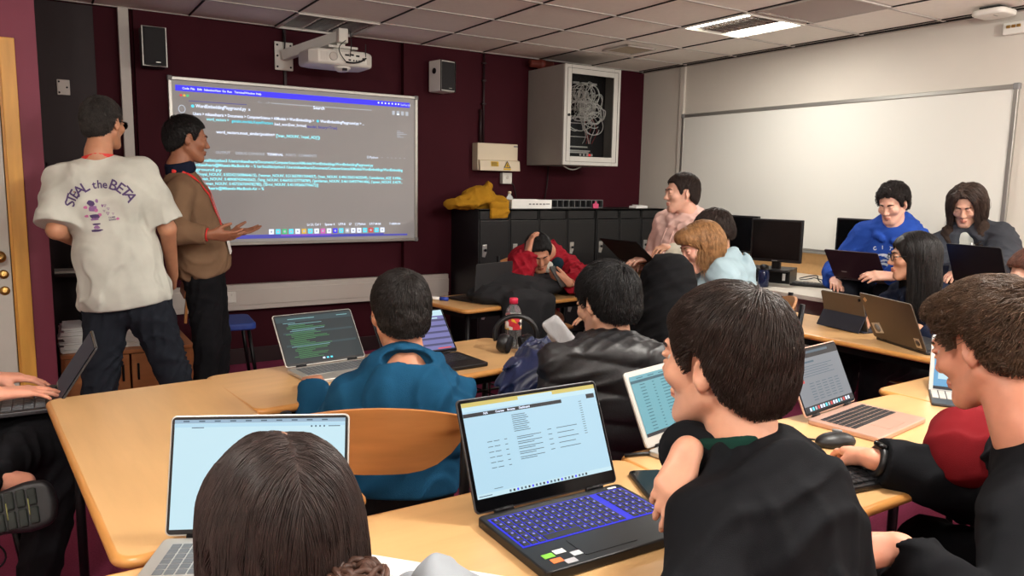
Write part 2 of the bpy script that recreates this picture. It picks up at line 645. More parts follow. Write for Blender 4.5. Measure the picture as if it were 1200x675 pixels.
class Fig:
    """joints of one figure in the room"""

    def __init__(s, head, hyaw=0, hpitch=0, hroll=0, pelvis=None, tyaw=0, w=1.0, hs=.94, fem=False, arch=.03, neck=.17, nb=None, lean=None):
        s.C = np.array(head, float)
        s.HR = rotm(R(hyaw), R(hpitch), R(hroll))
        s.w, s.hs, s.fem = w, hs, fem
        s.PV = np.array(pelvis, float)
        tf = V3(math.sin(R(tyaw)), math.cos(R(tyaw)), 0)
        s.NB = np.array(nb, float) if nb is not None else s.C - V3(0, 0, neck) - .045 * s.HR[:, 1] * [1, 1, 0]
        s.up = unit(s.NB - s.PV)
        tr = V3(math.cos(R(tyaw)), -math.sin(R(tyaw)), 0)
        s.rt = unit(tr - s.up * (tr @ s.up))
        s.fw = np.cross(s.up, s.rt)
        s.TR = np.stack([s.rt, s.fw, s.up], 1)
        s.arch = arch
        L = np.linalg.norm(s.NB - s.PV)
        s.L = L
        s.S = {sd: s.NB - s.up * .082 + s.rt * sd * .158 * w + s.fw * .008 for sd in (-1, 1)}
        s.E, s.W, s.hand = {}, {}, {}
        s.K, s.A = {}, {}
        s.hip = {sd: s.PV + s.rt * sd * .088 * w - s.up * .03 for sd in (-1, 1)}

    def arm(me, sd, wrist, hint=(0, 0, -1), l1=.29, l2=.26, dsh=(0, 0, 0), elbow=None, **hand):
        """two-bone reach to the wrist; elbow bends towards hint"""
        me.S[sd] = me.S[sd] + np.array(dsh, float)
        Sh, Wp = me.S[sd], np.array(wrist, float)
        v = Wp - Sh
        d = np.linalg.norm(v)
        if d > (l1 + l2) * .985:
            k = d / ((l1 + l2) * .985)
            l1, l2 = l1 * k, l2 * k
        u = v / d
        x = (l1 * l1 - l2 * l2 + d * d) / (2 * d)
        hh = math.sqrt(max(l1 * l1 - x * x, 0))
        h = np.array(hint, float)
        h = unit(h - u * (h @ u))
        me.E[sd] = Sh + u * x + h * hh if elbow is None else np.array(elbow, float)
        me.W[sd] = Wp
        me.hand[sd] = hand
        return me

    def sit(s, fwd=.42, spread=.12, knee_z=None, foot=.02, tyaw=None):
        for sd in (-1, 1):
            f = unit(V3(s.fw[0], s.fw[1], 0))
            k = s.hip[sd] + f * fwd + s.rt * sd * (spread - .088)
            k[2] = knee_z if knee_z else max(.5, s.hip[sd][2] - .02) if s.hip[sd][2] < .6 else s.hip[sd][2] - .04
            s.K[sd] = k
            a = k + f * foot
            a[2] = max(.085, k[2] - .43)
            s.A[sd] = a
        return s

    def stand(s, L=(0, 0), Rr=(0, 0), floor=0.0):
        for sd, o in ((-1, L), (1, Rr)):
            f = unit(V3(s.fw[0], s.fw[1], 0))
            a = s.hip[sd] + f * o[0] + s.rt * sd * (.02 + o[1])
            a[2] = floor + .085
            s.A[sd] = a
            s.K[sd] = (s.hip[sd] + a) / 2 + f * .03 + V3(0, 0, .02)
        return s

    # prims, i = inflation over the skin
    def torso(s, i=0.0, k=.05, trap=True, low=True):
        w = s.w
        md = -s.fw * s.arch
        T = lambda u, f=0, x=0: s.PV + s.up * (s.L * u) + s.fw * f + s.rt * x + md * (4 * u * (1 - u))
        fe = s.fem
        q = [ell(T(.66, .005), V3((.138 - .012 * fe) * w + i, .106 * w + i, .17 + i), s.TR, k),
             ell(T(.34, .01), V3((.132 - .016 * fe) * w + i, .102 * w + i, .15 + i), s.TR, k)]
        if low:
            q.append(ell(T(.04), V3(.160 * w + i, .12 * w + i, .12 + i), s.TR, k))
        for sd in (-1, 1):
            q.append(cap(s.NB - s.up * .045 + s.rt * sd * .02, s.S[sd], .046 + i * .8, .046 + i * .9, k))
            q.append(ell(s.NB - s.up * .17 + s.rt * sd * .075 * w + s.fw * (.045 + .02 * fe), V3(.062 + i, .048 + i + .014 * fe, .066 + i), s.TR, k))
            q.append(ell(s.NB - s.up * .15 + s.rt * sd * .09 * w - s.fw * .055, V3(.068 + i, .045 + i, .10 + i), s.TR, k))
        if trap:
            q.append(cap(s.NB - s.up * .05 - s.fw * .012, s.NB + s.up * .03 - s.fw * .008, .06 + i, .05 + i * .6, .03))
        return q

    def arms(s, i=0.0, sides=(-1, 1), end=1.0, upto=None, k=.02, bag=0.0, cuff=0.0):
        q = []
        for sd in sides:
            if sd not in s.E:
                continue
            S_, E_, W_ = s.S[sd], s.E[sd], s.W[sd]
            w = s.w
            if upto is not None:           # short sleeve
                e = S_ + (E_ - S_) * upto
                q.append(cap(S_, e, .052 * w + i, .052 * w + i + bag, .03, cut=True))
                continue
            q.append(cap(S_, E_, .047 * w + i, .040 * w + i + bag * .7, .03))
            e = E_ + (W_ - E_) * end
            q.append(cap(E_, e, .041 * w + i + bag, (.028 + cuff) * w + i, k, cut=i > 0))
        return q

    def hands(s, sides=(-1, 1)):
        q = []
        for sd in sides:
            h = dict(s.hand.get(sd) or {})
            if sd in s.W and h.get('f') is not None:
                f = h.pop('f')
                n = h.pop('n')
                q += hand_prims(s.W[sd] + unit(f) * .012, f, n, sd, s=h.pop('s', .97 * s.hs * (0.92 if s.fem else 1)), **h)
        return q

    def legs(s, i=0.0, k=.04, end=1.0):
        q = []
        for sd in (-1, 1):
            if sd in s.K:
                q.append(cap(s.hip[sd], s.K[sd], .085 * s.w + i, .058 * s.w + i, k))
                e = s.K[sd] + (s.A[sd] - s.K[sd]) * end
                q.append(cap(s.K[sd], e, .058 * s.w + i, .040 * s.w + i, .02))
        return q

    def body(s, lower=True):
        q = s.torso(-.012)
        q.append(cap(s.NB, s.C - s.HR[:, 2] * .05 - s.HR[:, 1] * .015, .057 * (.88 if s.fem else 1), .052 * (.88 if s.fem else 1), .03))
        q += s.arms(-.003)
        if lower:
            q += s.legs(-.01)
            for sd in (-1, 1):
                if sd in s.A:
                    q.append(cap(s.A[sd], s.A[sd] + s.foot_dir(sd) * .10 - V3(0, 0, .04), .034, .03, .02))
        q += head_prims(s.C, s.HR, s.hs, s.fem)
        q += s.hands()
        return q

    def foot_dir(s, sd):
        return unit(V3(s.fw[0], s.fw[1], 0) + sd * .2 * V3(s.rt[0], s.rt[1], 0))

    def h2w(s, x, y, z):
        return s.C + s.HR @ (V3(x, y, z) * s.hs)


SKIN = {}


def skin_mat(key, rgb):
    if key not in SKIN:
        r, g, b = rgb
        SKIN[key] = [mat('skin_' + key, rgb, .5, var=.06, vscale=30, sss=.15, bump=.06, bscale=400),
                     mat('lips_' + key, (min(255, r * .90), g * .76, b * .76), .5)]
    return SKIN[key]


def hair_mat(key, rgb, rough=.5):
    rough = max(rough, .48)
    k = 'hair_' + key
    if k not in M:
        M[k] = mat(k, rgb, rough, var=.35, vscale=55, spec=.4)
    return M[k]


def make_body(fig, parent, skin, h=.005, lower=True):
    ms = skin_mat(*skin)

    def mf(c):
        l = (c - fig.C) @ fig.HR / fig.hs
        up = ((l[:, 0] / .021) ** 2 + ((l[:, 2] + .0655) / (.0105)) ** 2 < 1) & (l[:, 1] > .085)
        return up.astype(int)
    return soft('body', fig.body(lower), h, ms, parent, matfn=mf)


def make_eyes(fig, parent, iris=(60, 40, 25)):
    for sx in (-1, 1):
        mb = MB()
        n, m = 12, 8
        vs, fs, mi = [], [], []
        r = .0112 * fig.hs
        for a in range(m + 1):
            th = PI * a / m
            for b in range(n):
                ph = 2 * PI * b / n
                vs.append(fig.h2w(sx * .031, .0792, .0035) + fig.HR @ V3(r * math.sin(th) * math.cos(ph), r * math.cos(th), r * math.sin(th) * math.sin(ph)))
        for a in range(m):
            for b in range(n):
                b2 = (b + 1) % n
                mb2 = 1 if a < 2 else 0
                fs.append([a * n + b, a * n + b2, (a + 1) * n + b2, (a + 1) * n + b])
                mi.append(mb2)
        if 'eye_white' not in M:
            M['eye_white'] = mat('eye_white', (196, 188, 182), .3)
            M['iris'] = mat('iris', (38, 26, 18), .15)
        o = np_mesh('eye', np.array(vs), np.array(fs), [M['eye_white'], M['iris']], parent, np.array(mi))


def make_brows(fig, parent, hm, th=.0042):
    for sx in (-1, 1):
        mb = MB()
        pts = [fig.h2w(sx * x, y, z) for x, y, z in ((.012, .099, .0225), (.022, .0985, .0265), (.034, .094, .0285), (.047, .083, .024))]
        mb.tube(pts, [th * .9, th, th * .9, th * .3], n=6)
        o = mb.build('eyebrow', hm, parent)
        o.matrix_parent_inverse = Matrix.Translation(-Vector(parent.location))


def strands(fig, n, length, hairline, flow, grav=.15, lift=(.02, .12), r=.0011, steps=7, seed=0, noise=.25, er=(.078, .099, .086), ec=(0, -.012, .035), curl=0.0, stick=.9, zfree=-9, face=True, nape=None, shell=None):
    """tapered locks that follow the skull; returns verts, quads"""
    rg = np.random.default_rng(seed)
    ec, er = np.array(ec), np.array(er)
    d = rg.normal(size=(n * 6, 3))
    d /= np.linalg.norm(d, axis=1)[:, None]
    p = ec + d * er
    p = p[hairline(p)][:n]
    ec, er = np.repeat(ec[None], len(p), 0), np.repeat(er[None], len(p), 0)
    if nape is not None:
        nc_, nr_ = np.array(nape[0]), np.array(nape[1])
        d = rg.normal(size=(n * 6, 3))
        d /= np.linalg.norm(d, axis=1)[:, None]
        p2 = nc_ + d * nr_
        ok = hairline(p2) & (p2[:, 1] < -.02) & (np.linalg.norm((p2 - ec[0]) / er[0], axis=1) > .97)
        p2 = p2[ok][:n // 3]
        p = np.concatenate([p, p2])
        ec = np.concatenate([ec, np.repeat(nc_[None], len(p2), 0)])
        er = np.concatenate([er, np.repeat(nr_[None], len(p2), 0)])
    n = len(p)
    nrm = (p - ec) / er ** 2
    nrm /= np.linalg.norm(nrm, axis=1)[:, None]
    dr = flow(p)
    dr = dr - nrm * (dr * nrm).sum(1)[:, None]
    dr /= np.maximum(np.linalg.norm(dr, axis=1), 1e-6)[:, None]
    jit = rg.normal(size=(n, 3)) * noise
    dr = dr + jit
    Ls = length(p) if callable(length) else np.full(n, length)
    Ls = Ls * rg.uniform(.7, 1.15, n)
    lf = 1 + rg.uniform(*lift, n)
    out = [p - nrm * .004]
    ph = rg.uniform(0, 6.28, n)
    for k in range(steps):
        if k:
            f2 = flow(out[-1])
            dr = .75 * dr + .25 * f2 / np.maximum(np.linalg.norm(f2, axis=1), 1e-6)[:, None]
        dr = dr + np.array(fig.HR.T @ V3(0, 0, -1)) * grav + (curl * np.stack([np.sin(ph + k * 1.7), np.cos(ph * 1.3 + k * 1.9), np.sin(ph * 2 + k * 1.5)], 1))
        dr /= np.maximum(np.linalg.norm(dr, axis=1), 1e-6)[:, None]
        q = out[-1] + dr * (Ls / steps)[:, None]
        k0 = np.linalg.norm((q - ec) / er, axis=1)
        tgt = 1 + (lf - 1) * min(1, (k + 1) / 2.5)
        on = ec + (q - ec) * (tgt / k0)[:, None]
        inside = k0 < tgt
        hug = np.where(q[:, 2] > zfree, stick, 0.0)
        q = np.where(inside[:, None], on, q + (on - q) * hug[:, None])
        out.append(q)
    pts = np.stack(out, 1)                               # n, steps+1, 3
    if face:
        bad = ((np.abs(pts[..., 0]) < .058) & (pts[..., 1] > .035) & (pts[..., 2] < face * .052)).any(1)
        pts, lf, ph = pts[~bad], lf[~bad], ph[~bad]
        n = len(pts)
    hugm = (pts[..., 2] > zfree)
    pts = pts * fig.hs
    pts = fig.C + pts @ fig.HR.T
    if shell is not None:
        nS = pts.shape[1]
        offs = (lf - 1) * .085 * fig.hs
        for i in range(n):
            for j in range(0, nS):
                loc, nor, _, dist = shell.find_nearest(pts[i, j])
                if loc is None:
                    continue
                loc, nor = np.array(loc), np.array(nor)
                o = offs[i] * min(1, j / 2.5) + (.0008 if j else .0002)
                dd = (pts[i, j] - loc) @ nor
                if dd < o:
                    pts[i, j] = loc + nor * o
                elif hugm[i, j]:
                    pts[i, j] += (loc + nor * o - pts[i, j]) * stick
    S = steps + 1
    tg = np.gradient(pts, axis=1)
    tg /= np.maximum(np.linalg.norm(tg, axis=2), 1e-9)[..., None]
    ref = pts - fig.C
    u = ref - tg * (ref * tg).sum(2)[..., None]
    u /= np.maximum(np.linalg.norm(u, axis=2), 1e-9)[..., None]
    wv = np.cross(tg, u)
    rad = (r * rg.uniform(.6, 1.4, n))[:, None] * np.linspace(1, .25, S)[None]
    ring = []
    for a in (0.5 * PI, PI * 7 / 6, PI * 11 / 6):
        ring.append(pts + rad[..., None] * (math.sin(a) * u * .6 + math.cos(a) * wv * 1.6))
    vs = np.stack(ring, 2).reshape(-1, 3)
    base = (np.arange(n)[:, None] * S + np.arange(S - 1)[None]).reshape(-1) * 3
    fs = []
    for k in range(3):
        k2 = (k + 1) % 3
        fs.append(np.stack([base + k, base + k2, base + 3 + k2, base + 3 + k], 1))
    return vs, np.concatenate(fs)


HZ_Y = [-.14, -.075, -.035, -.020, -.008, .012, .020, .026, .038, .050, .066, .10]
HZ_Z = [-.086, -.080, -.052, -.006, .022, .027, .012, -.010, -.004, .030, .064, .076]


def hair_edge(y, sh=0.0):
    return np.interp(y, HZ_Y, HZ_Z) + sh


def make_hair(fig, parent, hm, style='short', n=1200, h=.004, seed=1, length=.045, r=.0014, part=None, thick=.007, noise=.18, grav=.12, lift=(.02, .07), sh=0.0, curl=0.0, flow=None, extra=None, amp=.006, steps=7, stick=.85, face=1.0, top=0.0):
    C, HR, s = fig.C, fig.HR, fig.hs
    T = lambda x, y, z: C + HR @ (V3(x, y, z) * s)
    q = [ell(T(0, -.014, .036), V3(.077 + thick, .099 + thick, .085 + thick + top) * s, HR, .01),
         ell(T(0, -.030, -.030), V3(.066 + thick * .6, .077 + thick * .6, .074) * s, HR, .04)]
    if extra:
        q += extra(T, HR, s)
    q.append(dict(t='fn', op='i', k=.006, fn=lambda P: (lambda l: (hair_edge(l[..., 1], sh) - l[..., 2]) * .75)((P - C) @ HR / s)))
    rg = seed * 13

    def disp(P):
        l = ((P - C) @ HR) / s
        return amp * (vnoise(l * [70, 40, 40], rg) - .5) + amp * .6 * (vnoise(l * 160, rg + 1) - .5)
    v, f = polygonize(q, h, disp, amp)
    if flow is None:
        def flow(p):
            c = np.array([.012, -.055, .12])
            d = p - c
            d[:, 1] += .035
            return d
    hl = lambda p: p[:, 2] > hair_edge(p[:, 1], sh) + .002
    if n:
        sb = BVHTree.FromPolygons(v.tolist(), f.tolist())
        lenf = lambda p: length * np.clip((p[:, 2] - hair_edge(p[:, 1], sh)) / .075, .16, 1)
        v2, f2 = strands(fig, n, lenf, hl, flow, stick=stick, face=face, shell=sb, grav=grav, r=r, seed=seed, noise=noise, lift=lift, er=(.0785 + thick, .1005 + thick, .0865 + thick + top), curl=curl, steps=steps, ec=(0, -.014, .036), nape=((0, -.030, -.030), (.068 + thick * .6, .079 + thick * .6, .076)))
        f = np.concatenate([f, f2 + len(v)])
        v = np.concatenate([v, v2])
    return np_mesh('hair', v, f, hm, parent)


def garment(name, fig, parent, m, infl=.018, arm_infl=None, amp=.006, h=.006, hem=0.0, sleeves=True, upto=None, end=.97, bag=.004, cuff=.004,
            hood=None, collar=None, seed=1, fs=(9, 9, 5), sides=(-1, 1), low=True, extra=None, matfn=None, trap=False, loose=0.0):
    q = fig.torso(infl, trap=trap, low=low)
    if loose:
        q.append(ell(fig.PV + fig.up * .03, V3(.168 * fig.w + loose, .128 * fig.w + loose, .15), fig.TR, .05))
        q.append(ell(fig.PV + fig.up * (fig.L * .3), V3(.155 * fig.w + loose, .118 * fig.w + loose, .24), fig.TR, .05))
    if sleeves:
        ai = infl if arm_infl is None else arm_infl
        q += fig.arms(ai, sides=sides, end=end, upto=upto, bag=bag, cuff=cuff)
    up, fw, rt, NB = fig.up, fig.fw, fig.rt, fig.NB
    if hood == 'down':
        pts = []
        for a in np.linspace(-2.75, 2.75, 13):
            rr = .082
            back = (math.cos(a) + 1) / 2
            pts.append(NB + rt * math.sin(a) * (rr + .01) - fw * (math.cos(a) * rr - .012) + up * (-.045 + .072 * back))
        for i in range(12):
            b0 = 1 - abs(i - 5.5) / 6
            q.append(cap(pts[i], pts[i + 1], .022 + .020 * b0, .022 + .020 * b0, .010))
        q.append(ell(NB - fw * .118 - up * .060, V3(.118, .052, .10), fig.TR, .012))
        q.append(ell(NB - fw * .085 + up * .030, V3(.07, .035, .030), fig.TR, .01, 's'))
    if collar:
        hgt, rr, th = collar
        for a in np.linspace(-2.7, 2.7, 14):
            p = NB + rt * math.sin(a) * rr - fw * (math.cos(a) * rr - .012) - up * .02
            q.append(cap(p - up * .03, p + up * hgt, th, th * .8, .012))
    if extra:
        q += extra(fig)
    q.append(plane(fig.PV + up * hem, -up, .008)) if hem is not None else None
    return soft(name, [x for x in q if x], h, m, parent, folds(amp, fs, seed), amp, matfn)


def trousers(fig, parent, m, h=.008, amp=.005, seed=3, infl=.012, name='trousers', end=.97):
    q = [ell(fig.PV + fig.up * .01, V3(.160 * fig.w + infl * .3, .120 * fig.w + infl * .3, .11 + infl), fig.TR, .04)] + fig.legs(infl, end=end)
    return soft(name, q, h, m, parent, folds(amp, (11, 11, 7), seed), amp)


def shoes(fig, parent, m, h=.007, name='shoe'):
    for sd in (-1, 1):
        a = fig.A[sd]
        d = fig.foot_dir(sd)
        z = a[2] - .085
        b = V3(a[0], a[1], z)
        q = [cap(b + V3(0, 0, .042) - d * .05, b + V3(0, 0, .036) + d * .15, .042, .036, .02), cap(b + V3(0, 0, .05), b + V3(0, 0, .105), .045, .045, .03),
             plane(b + V3(0, 0, .003), V3(0, 0, -1), .004)]
        soft(name, q, h, m, parent)


def person(label, fig, group=None):
    base = fig.PV.copy()
    base[2] = 0
    return thing('person', label, 'person', base, 0, group)
# ------------------------------------------------------------------ the room
BY, RX, CZ = 6.0, 5.325, 2.545
LX, NY = -2.2, -2.6            # left side wall, wall behind the photographer
DWY = 4.40                     # wall with the door


def struct(name, mb, m, parent=None, **k):
    o = mb.build(name, m, parent, **k)
    if parent is None:
        o['kind'] = 'structure'
    return o


M['maroon'] = mat('maroon_paint', (62, 18, 28), 0.7, spec=.15, var=.06, vscale=3, bump=.06, bscale=250)
M['maroon_l'] = mat('maroon_paint_light', (124, 48, 70), 0.55, var=.04, vscale=3, bump=.06, bscale=250)
M['wall_w'] = mat('white_paint', (206, 200, 190), 0.6, var=.03, vscale=2, bump=.05, bscale=250)
M['carpet'] = mat('carpet', (134, 56, 84), 0.95, var=.16, vscale=140, bump=.5, bscale=700, spec=.1)
M['tile'] = mat('ceiling_tile', (238, 232, 224), 0.85, var=.02, vscale=30, bump=.15, bscale=500)
M['tbar'] = mat('ceiling_bar', (190, 184, 178), 0.6)
M['gap'] = mat('shadow_gap', (40, 38, 36), 0.9)
M['board'] = mat('whiteboard_enamel', (222, 221, 214), 0.28, spec=.35)
M['alu'] = mat('aluminium_trim', (168, 166, 160), 0.35, .7)
M['trunk'] = mat('grey_trunking', (196, 190, 182), 0.45)

mb = MB()
mb.box(((LX + RX) / 2, (BY + NY) / 2, -.05), (RX - LX + .4, BY - NY + .4, .1))
struct('floor', mb, M['carpet'])

# ceiling: slab with lay-in tiles on a 0.6 m grid; the two light openings are left out
gx = [0.41 + .6 * k for k in range(-5, 9)]
gy = [0.55 + .6 * k for k in range(-6, 10)]
light_cells = {(4.01, 3.55): 'on', (1.61, 5.35): 'off'}
fix_cells = [(1.61, 0.55), (1.61, -1.85), (4.01, 0.55), (4.01, -1.85), (-.79, 0.55), (-.79, -1.85)]
mb = MB()
mb.box(((LX + RX) / 2, (BY + NY) / 2, CZ + .17), (RX - LX + .4, BY - NY + .4, .1), 1)
skip = [(round(a, 2), round(b, 2)) for a, b in list(light_cells) + fix_cells]
for i in range(len(gx)):
    for j in range(len(gy)):
        x0, y0 = gx[i], gy[j]
        x1, y1 = x0 + .6, y0 + .6
        if (round(x0, 2), round(y0, 2)) in skip:
            continue
        x0, x1 = max(x0, LX), min(x1, RX - .06)
        y0, y1 = max(y0, NY), min(y1, BY)
        if x1 - x0 < .03 or y1 - y0 < .03:
            continue
        mb.box(((x0 + x1) / 2, (y0 + y1) / 2, CZ + .014), (x1 - x0 - .012, y1 - y0 - .004, .016), 0)
for x in gx[1:]:
    if x < RX - .1:
        mb.box((x, (BY + NY) / 2, CZ + .006), (.010, BY - NY, .014), 2)
        mb.box((x, (BY + NY) / 2, CZ + .03), (.03, BY - NY, .02), 1)
for y in gy[1:]:
    mb.box(((LX + RX) / 2, y, CZ + .001), (RX - LX, .022, .006), 1)
mb.box((RX - .03, (BY + NY) / 2, CZ + .006), (.06, BY - NY, .02), 1)
mb.box((RX - .062, (BY + NY) / 2, CZ + .002), (.006, BY - NY, .02), 2)
struct('ceiling', mb, [M['tile'], M['tbar'], M['gap']])

# walls
H = CZ + .1
mb = MB()
mb.box(((LX + RX) / 2, BY + .06, H / 2), (RX - LX + .3, .12, H))
mb.box((2.965, BY - .03, H / 2), (.62, .06, H))                # shallow pier
mb.box((.86, BY - .03, H / 2), (.42, .06, H))
struct('wall_back', mb, M['maroon'])
mb = MB()
mb.box((RX + .06, (BY + NY) / 2, H / 2), (.12, BY - NY + .3, H))
struct('wall_right', mb, M['wall_w'])
mb = MB()
mb.box((LX - .06, (BY + NY) / 2, H / 2), (.12, BY - NY + .3, H))
struct('wall_left', mb, M['wall_w'])
mb = MB()
mb.box(((LX + RX) / 2, NY - .06, H / 2), (RX - LX + .3, .12, H))
struct('wall_front', mb, M['wall_w'])
# wall with the door: strip right of the frame, over the door and left of it
mb = MB()
DX0, DX1, DZ = -1.00, -.092, 2.0
mb.box(((DX1 + .058) / 2, DWY + .06, H / 2), (.058 - DX1, .12, H))
mb.box(((DX0 + DX1) / 2, DWY + .06, (DZ + H) / 2), (DX1 - DX0, .12, H - DZ))
mb.box(((LX + DX0) / 2, DWY + .06, H / 2), (DX0 - LX, .12, H))
mb.box((.05 - .04, (DWY + .12 + BY) / 2, H / 2), (.08, BY - DWY - .12, H))
struct('wall_door', mb, M['maroon_l'])
# door frame and leaf
mb = MB()
mb.box((DX1 + .03, DWY - .012, DZ / 2 + .02), (.062, .024, DZ + .055), bev=.003)
mb.box((DX0 - .03, DWY - .012, DZ / 2 + .02), (.062, .024, DZ + .055), bev=.003)
mb.box(((DX0 + DX1) / 2, DWY - .012, DZ + .02), (DX1 - DX0 - .002, .024, .055), bev=.003)
mb.box((DX1 - .006, DWY + .06, DZ / 2), (.012, .12, DZ))
struct('trim_1', mb, M['frame_wood'])
M['door'] = mat('grey_door_paint', (190, 188, 180), .45, var=.03)
mb = MB()
mb.box(((DX0 + DX1) / 2 - .006, DWY + .03, DZ / 2), (DX1 - DX0 - .02, .044, DZ - .012), bev=.003)
door = struct('door_1', mb, M['door'])
mb = MB()
hz = 1.02
mb.lathe([(.0, 0), (.024, 0), (.024, .006), (.010, .012), (.010, .04), (.026, .05), (.028, .062), (.018, .072), (0, .074)], (-.15, DWY + .006, hz), M=Euler((R(90), 0, 0)).to_matrix())
mb.build('handle', M['brass'], door)
mb = MB()
for z in (hz - .09, hz - .17):
    mb.lathe([(0, 0), (.022, 0), (.022, .006), (.012, .009), (0, .009)], (-.14, DWY + .006, z), M=Euler((R(90), 0, 0)).to_matrix())
mb.build('lock', M['brass'], door)

# white vertical pipe casing and thin conduits on the back wall
mb = MB()
mb.box((.59, BY - .035, 1.28), (.066, .05, 2.53), bev=.004)
struct('trim_2', mb, M['trunk'])
mb = MB()
mb.box((.23, BY - .02, CZ / 2), (.36, .04, CZ - .02))
mb.box((.04, BY - .03, 1.2), (.02, .02, .4))
M['dark_door'] = mat('dark_cupboard_door', (34, 18, 22), .6)
struct('door_2', mb, M['dark_door'])
# dado trunking along the back wall
mb = MB()
mb.box(((.65 + 3.06) / 2 + .01, BY - .033 - .03, .518), (2.40, .062, .196), bev=.006)
mb.box(((.65 + 3.06) / 2 + .01, BY - .066 - .03, .518), (2.40, .008, .120), bev=.003)
tk = struct('trim_3', mb, M['trunk'])
mb = MB()
mb.box((1.215, BY - .104, .525), (.085, .012, .085), bev=.004)
mb.box((1.200, BY - .112, .545), (.012, .006, .018), bev=.002)
mb.box((1.230, BY - .112, .545), (.012, .006, .018), bev=.002)
mb.build('socket', M['white_plastic'], tk)
mb = MB()
mb.box(((.65 + RX) / 2, BY - .008 - .062, .06), (RX - .65, .016, .12), bev=.003)
M['skirt'] = mat('dark_skirting', (40, 20, 24), .5)
struct('baseboard_back', mb, M['skirt'])
# corner trim on the right wall and tan panel behind the white bench
mb = MB()
mb.box((RX - .012, 5.43, CZ / 2), (.024, .06, CZ - .01), bev=.004)
struct('trim_4', mb, M['wall_w'])
mb = MB()
mb.box((RX - .009, 2.9, .81), (.018, 3.4, .19), bev=.002)
M['tan_panel'] = wood('tan_panel', (214, 170, 116), .5, .05)
struct('trim_5', mb, M['tan_panel'])

# whiteboard on the right wall
wb = thing('whiteboard', 'large clean whiteboard with aluminium frame filling the pale right wall', 'whiteboard', (RX, 3.93, .92))
y0, y1, z0, z1 = -1.455, 1.465, 0, 1.16
mb = MB()
mb.box((-.012, 0, .58), (.016, 2.92, 1.16))
mb.build('surface', M['board'], wb)
mb = MB()
for yy in (y0, y1):
    mb.box((-.016, yy, .58), (.026, .03, 1.19), bev=.004)
for zz in (z0, z1):
    mb.box((-.016, 0, zz), (.026, 2.92, .03), bev=.004)
mb.box((-.05, 0, -.01), (.07, 2.0, .012), bev=.004)
mb.build('frame', M['alu'], wb)
for i, (yy, zz) in enumerate(((y0, z0), (y0, z1), (y1, z0), (y1, z1))):
    mb = MB()
    mb.box((-.017, yy, zz), (.032, .042, .042), bev=.008)
    mb.build('corner_cap', M['grey_plastic'], wb)

# ------------------------------------------------------------------ projected board
SX0, SX1, SZ0, SZ1, SY = .862, 2.756, .927, 2.105, BY - .075
M['proj'] = mat('lit_projection_surface', (168, 166, 164), .5, emit=(176, 176, 182), estr=.13)
sc_t = thing('projection_board', 'wide wall whiteboard showing a dark code editor projected in front of the class', 'screen', (SX0, SY, SZ0))
SW, SH = SX1 - SX0, SZ1 - SZ0
mb = MB()
mb.box((SW / 2, .004, SH / 2), (SW, .016, SH))
mb.build('surface', M['proj'], sc_t)
mb = MB()
for x in (0, SW):
    mb.box((x, .0, SH / 2), (.026, .03, SH + .02), bev=.004)
for z in (0, SH):
    mb.box((SW / 2, .0, z), (SW, .03, .026), bev=.004)
mb.build('frame', M['alu'], sc_t)
for x in (0, SW):
    for z in (0, SH):
        mb = MB()
        mb.box((x, -.001, z), (.036, .036, .036), bev=.008)
        mb.build('corner_cap', M['grey_plastic'], sc_t)


def glow(name, rgb, s):
    return mat(name, (10, 10, 10), .6, emit=rgb, estr=s)


G = {'blue': glow('glow_blue', (70, 60, 255), 1.1), 'blue2': glow('glow_blue_soft', (110, 110, 235), .55), 'cyan': glow('glow_cyan', (90, 215, 235), 1.3), 'white': glow('glow_white', (225, 235, 255), 1.4),
     'green': glow('glow_green', (90, 220, 150), .9), 'red': glow('glow_red', (255, 90, 90), .8), 'yellow': glow('glow_yellow', (255, 210, 90), .9), 'pink': glow('glow_pink', (255, 120, 220), .8),
     'grey': glow('glow_grey', (210, 215, 225), .85), 'purple': glow('glow_purple', (150, 90, 240), .8), 'ice': glow('glow_ice', (150, 235, 245), 1.4)}


def text_mb(s, size, align='LEFT', bold=0.0, spacing=1.0, extrude=0.0):
    """vertices (x,z plane) and faces of a line of writing"""
    cu = bpy.data.curves.new('writing', 'FONT')
    cu.body = s
    cu.size = size
    cu.align_x = align
    cu.offset = bold
    cu.space_character = spacing
    cu.resolution_u = 2
    cu.extrude = extrude
    ob = bpy.data.objects.new('writing', cu)
    COL.objects.link(ob)
    me = ob.to_mesh()
    vs = [tuple(v.co) for v in me.vertices]
    fs = [list(p.vertices) for p in me.polygons]
    ob.to_mesh_clear()
    bpy.data.objects.remove(ob)
    bpy.data.curves.remove(cu)
    return vs, fs


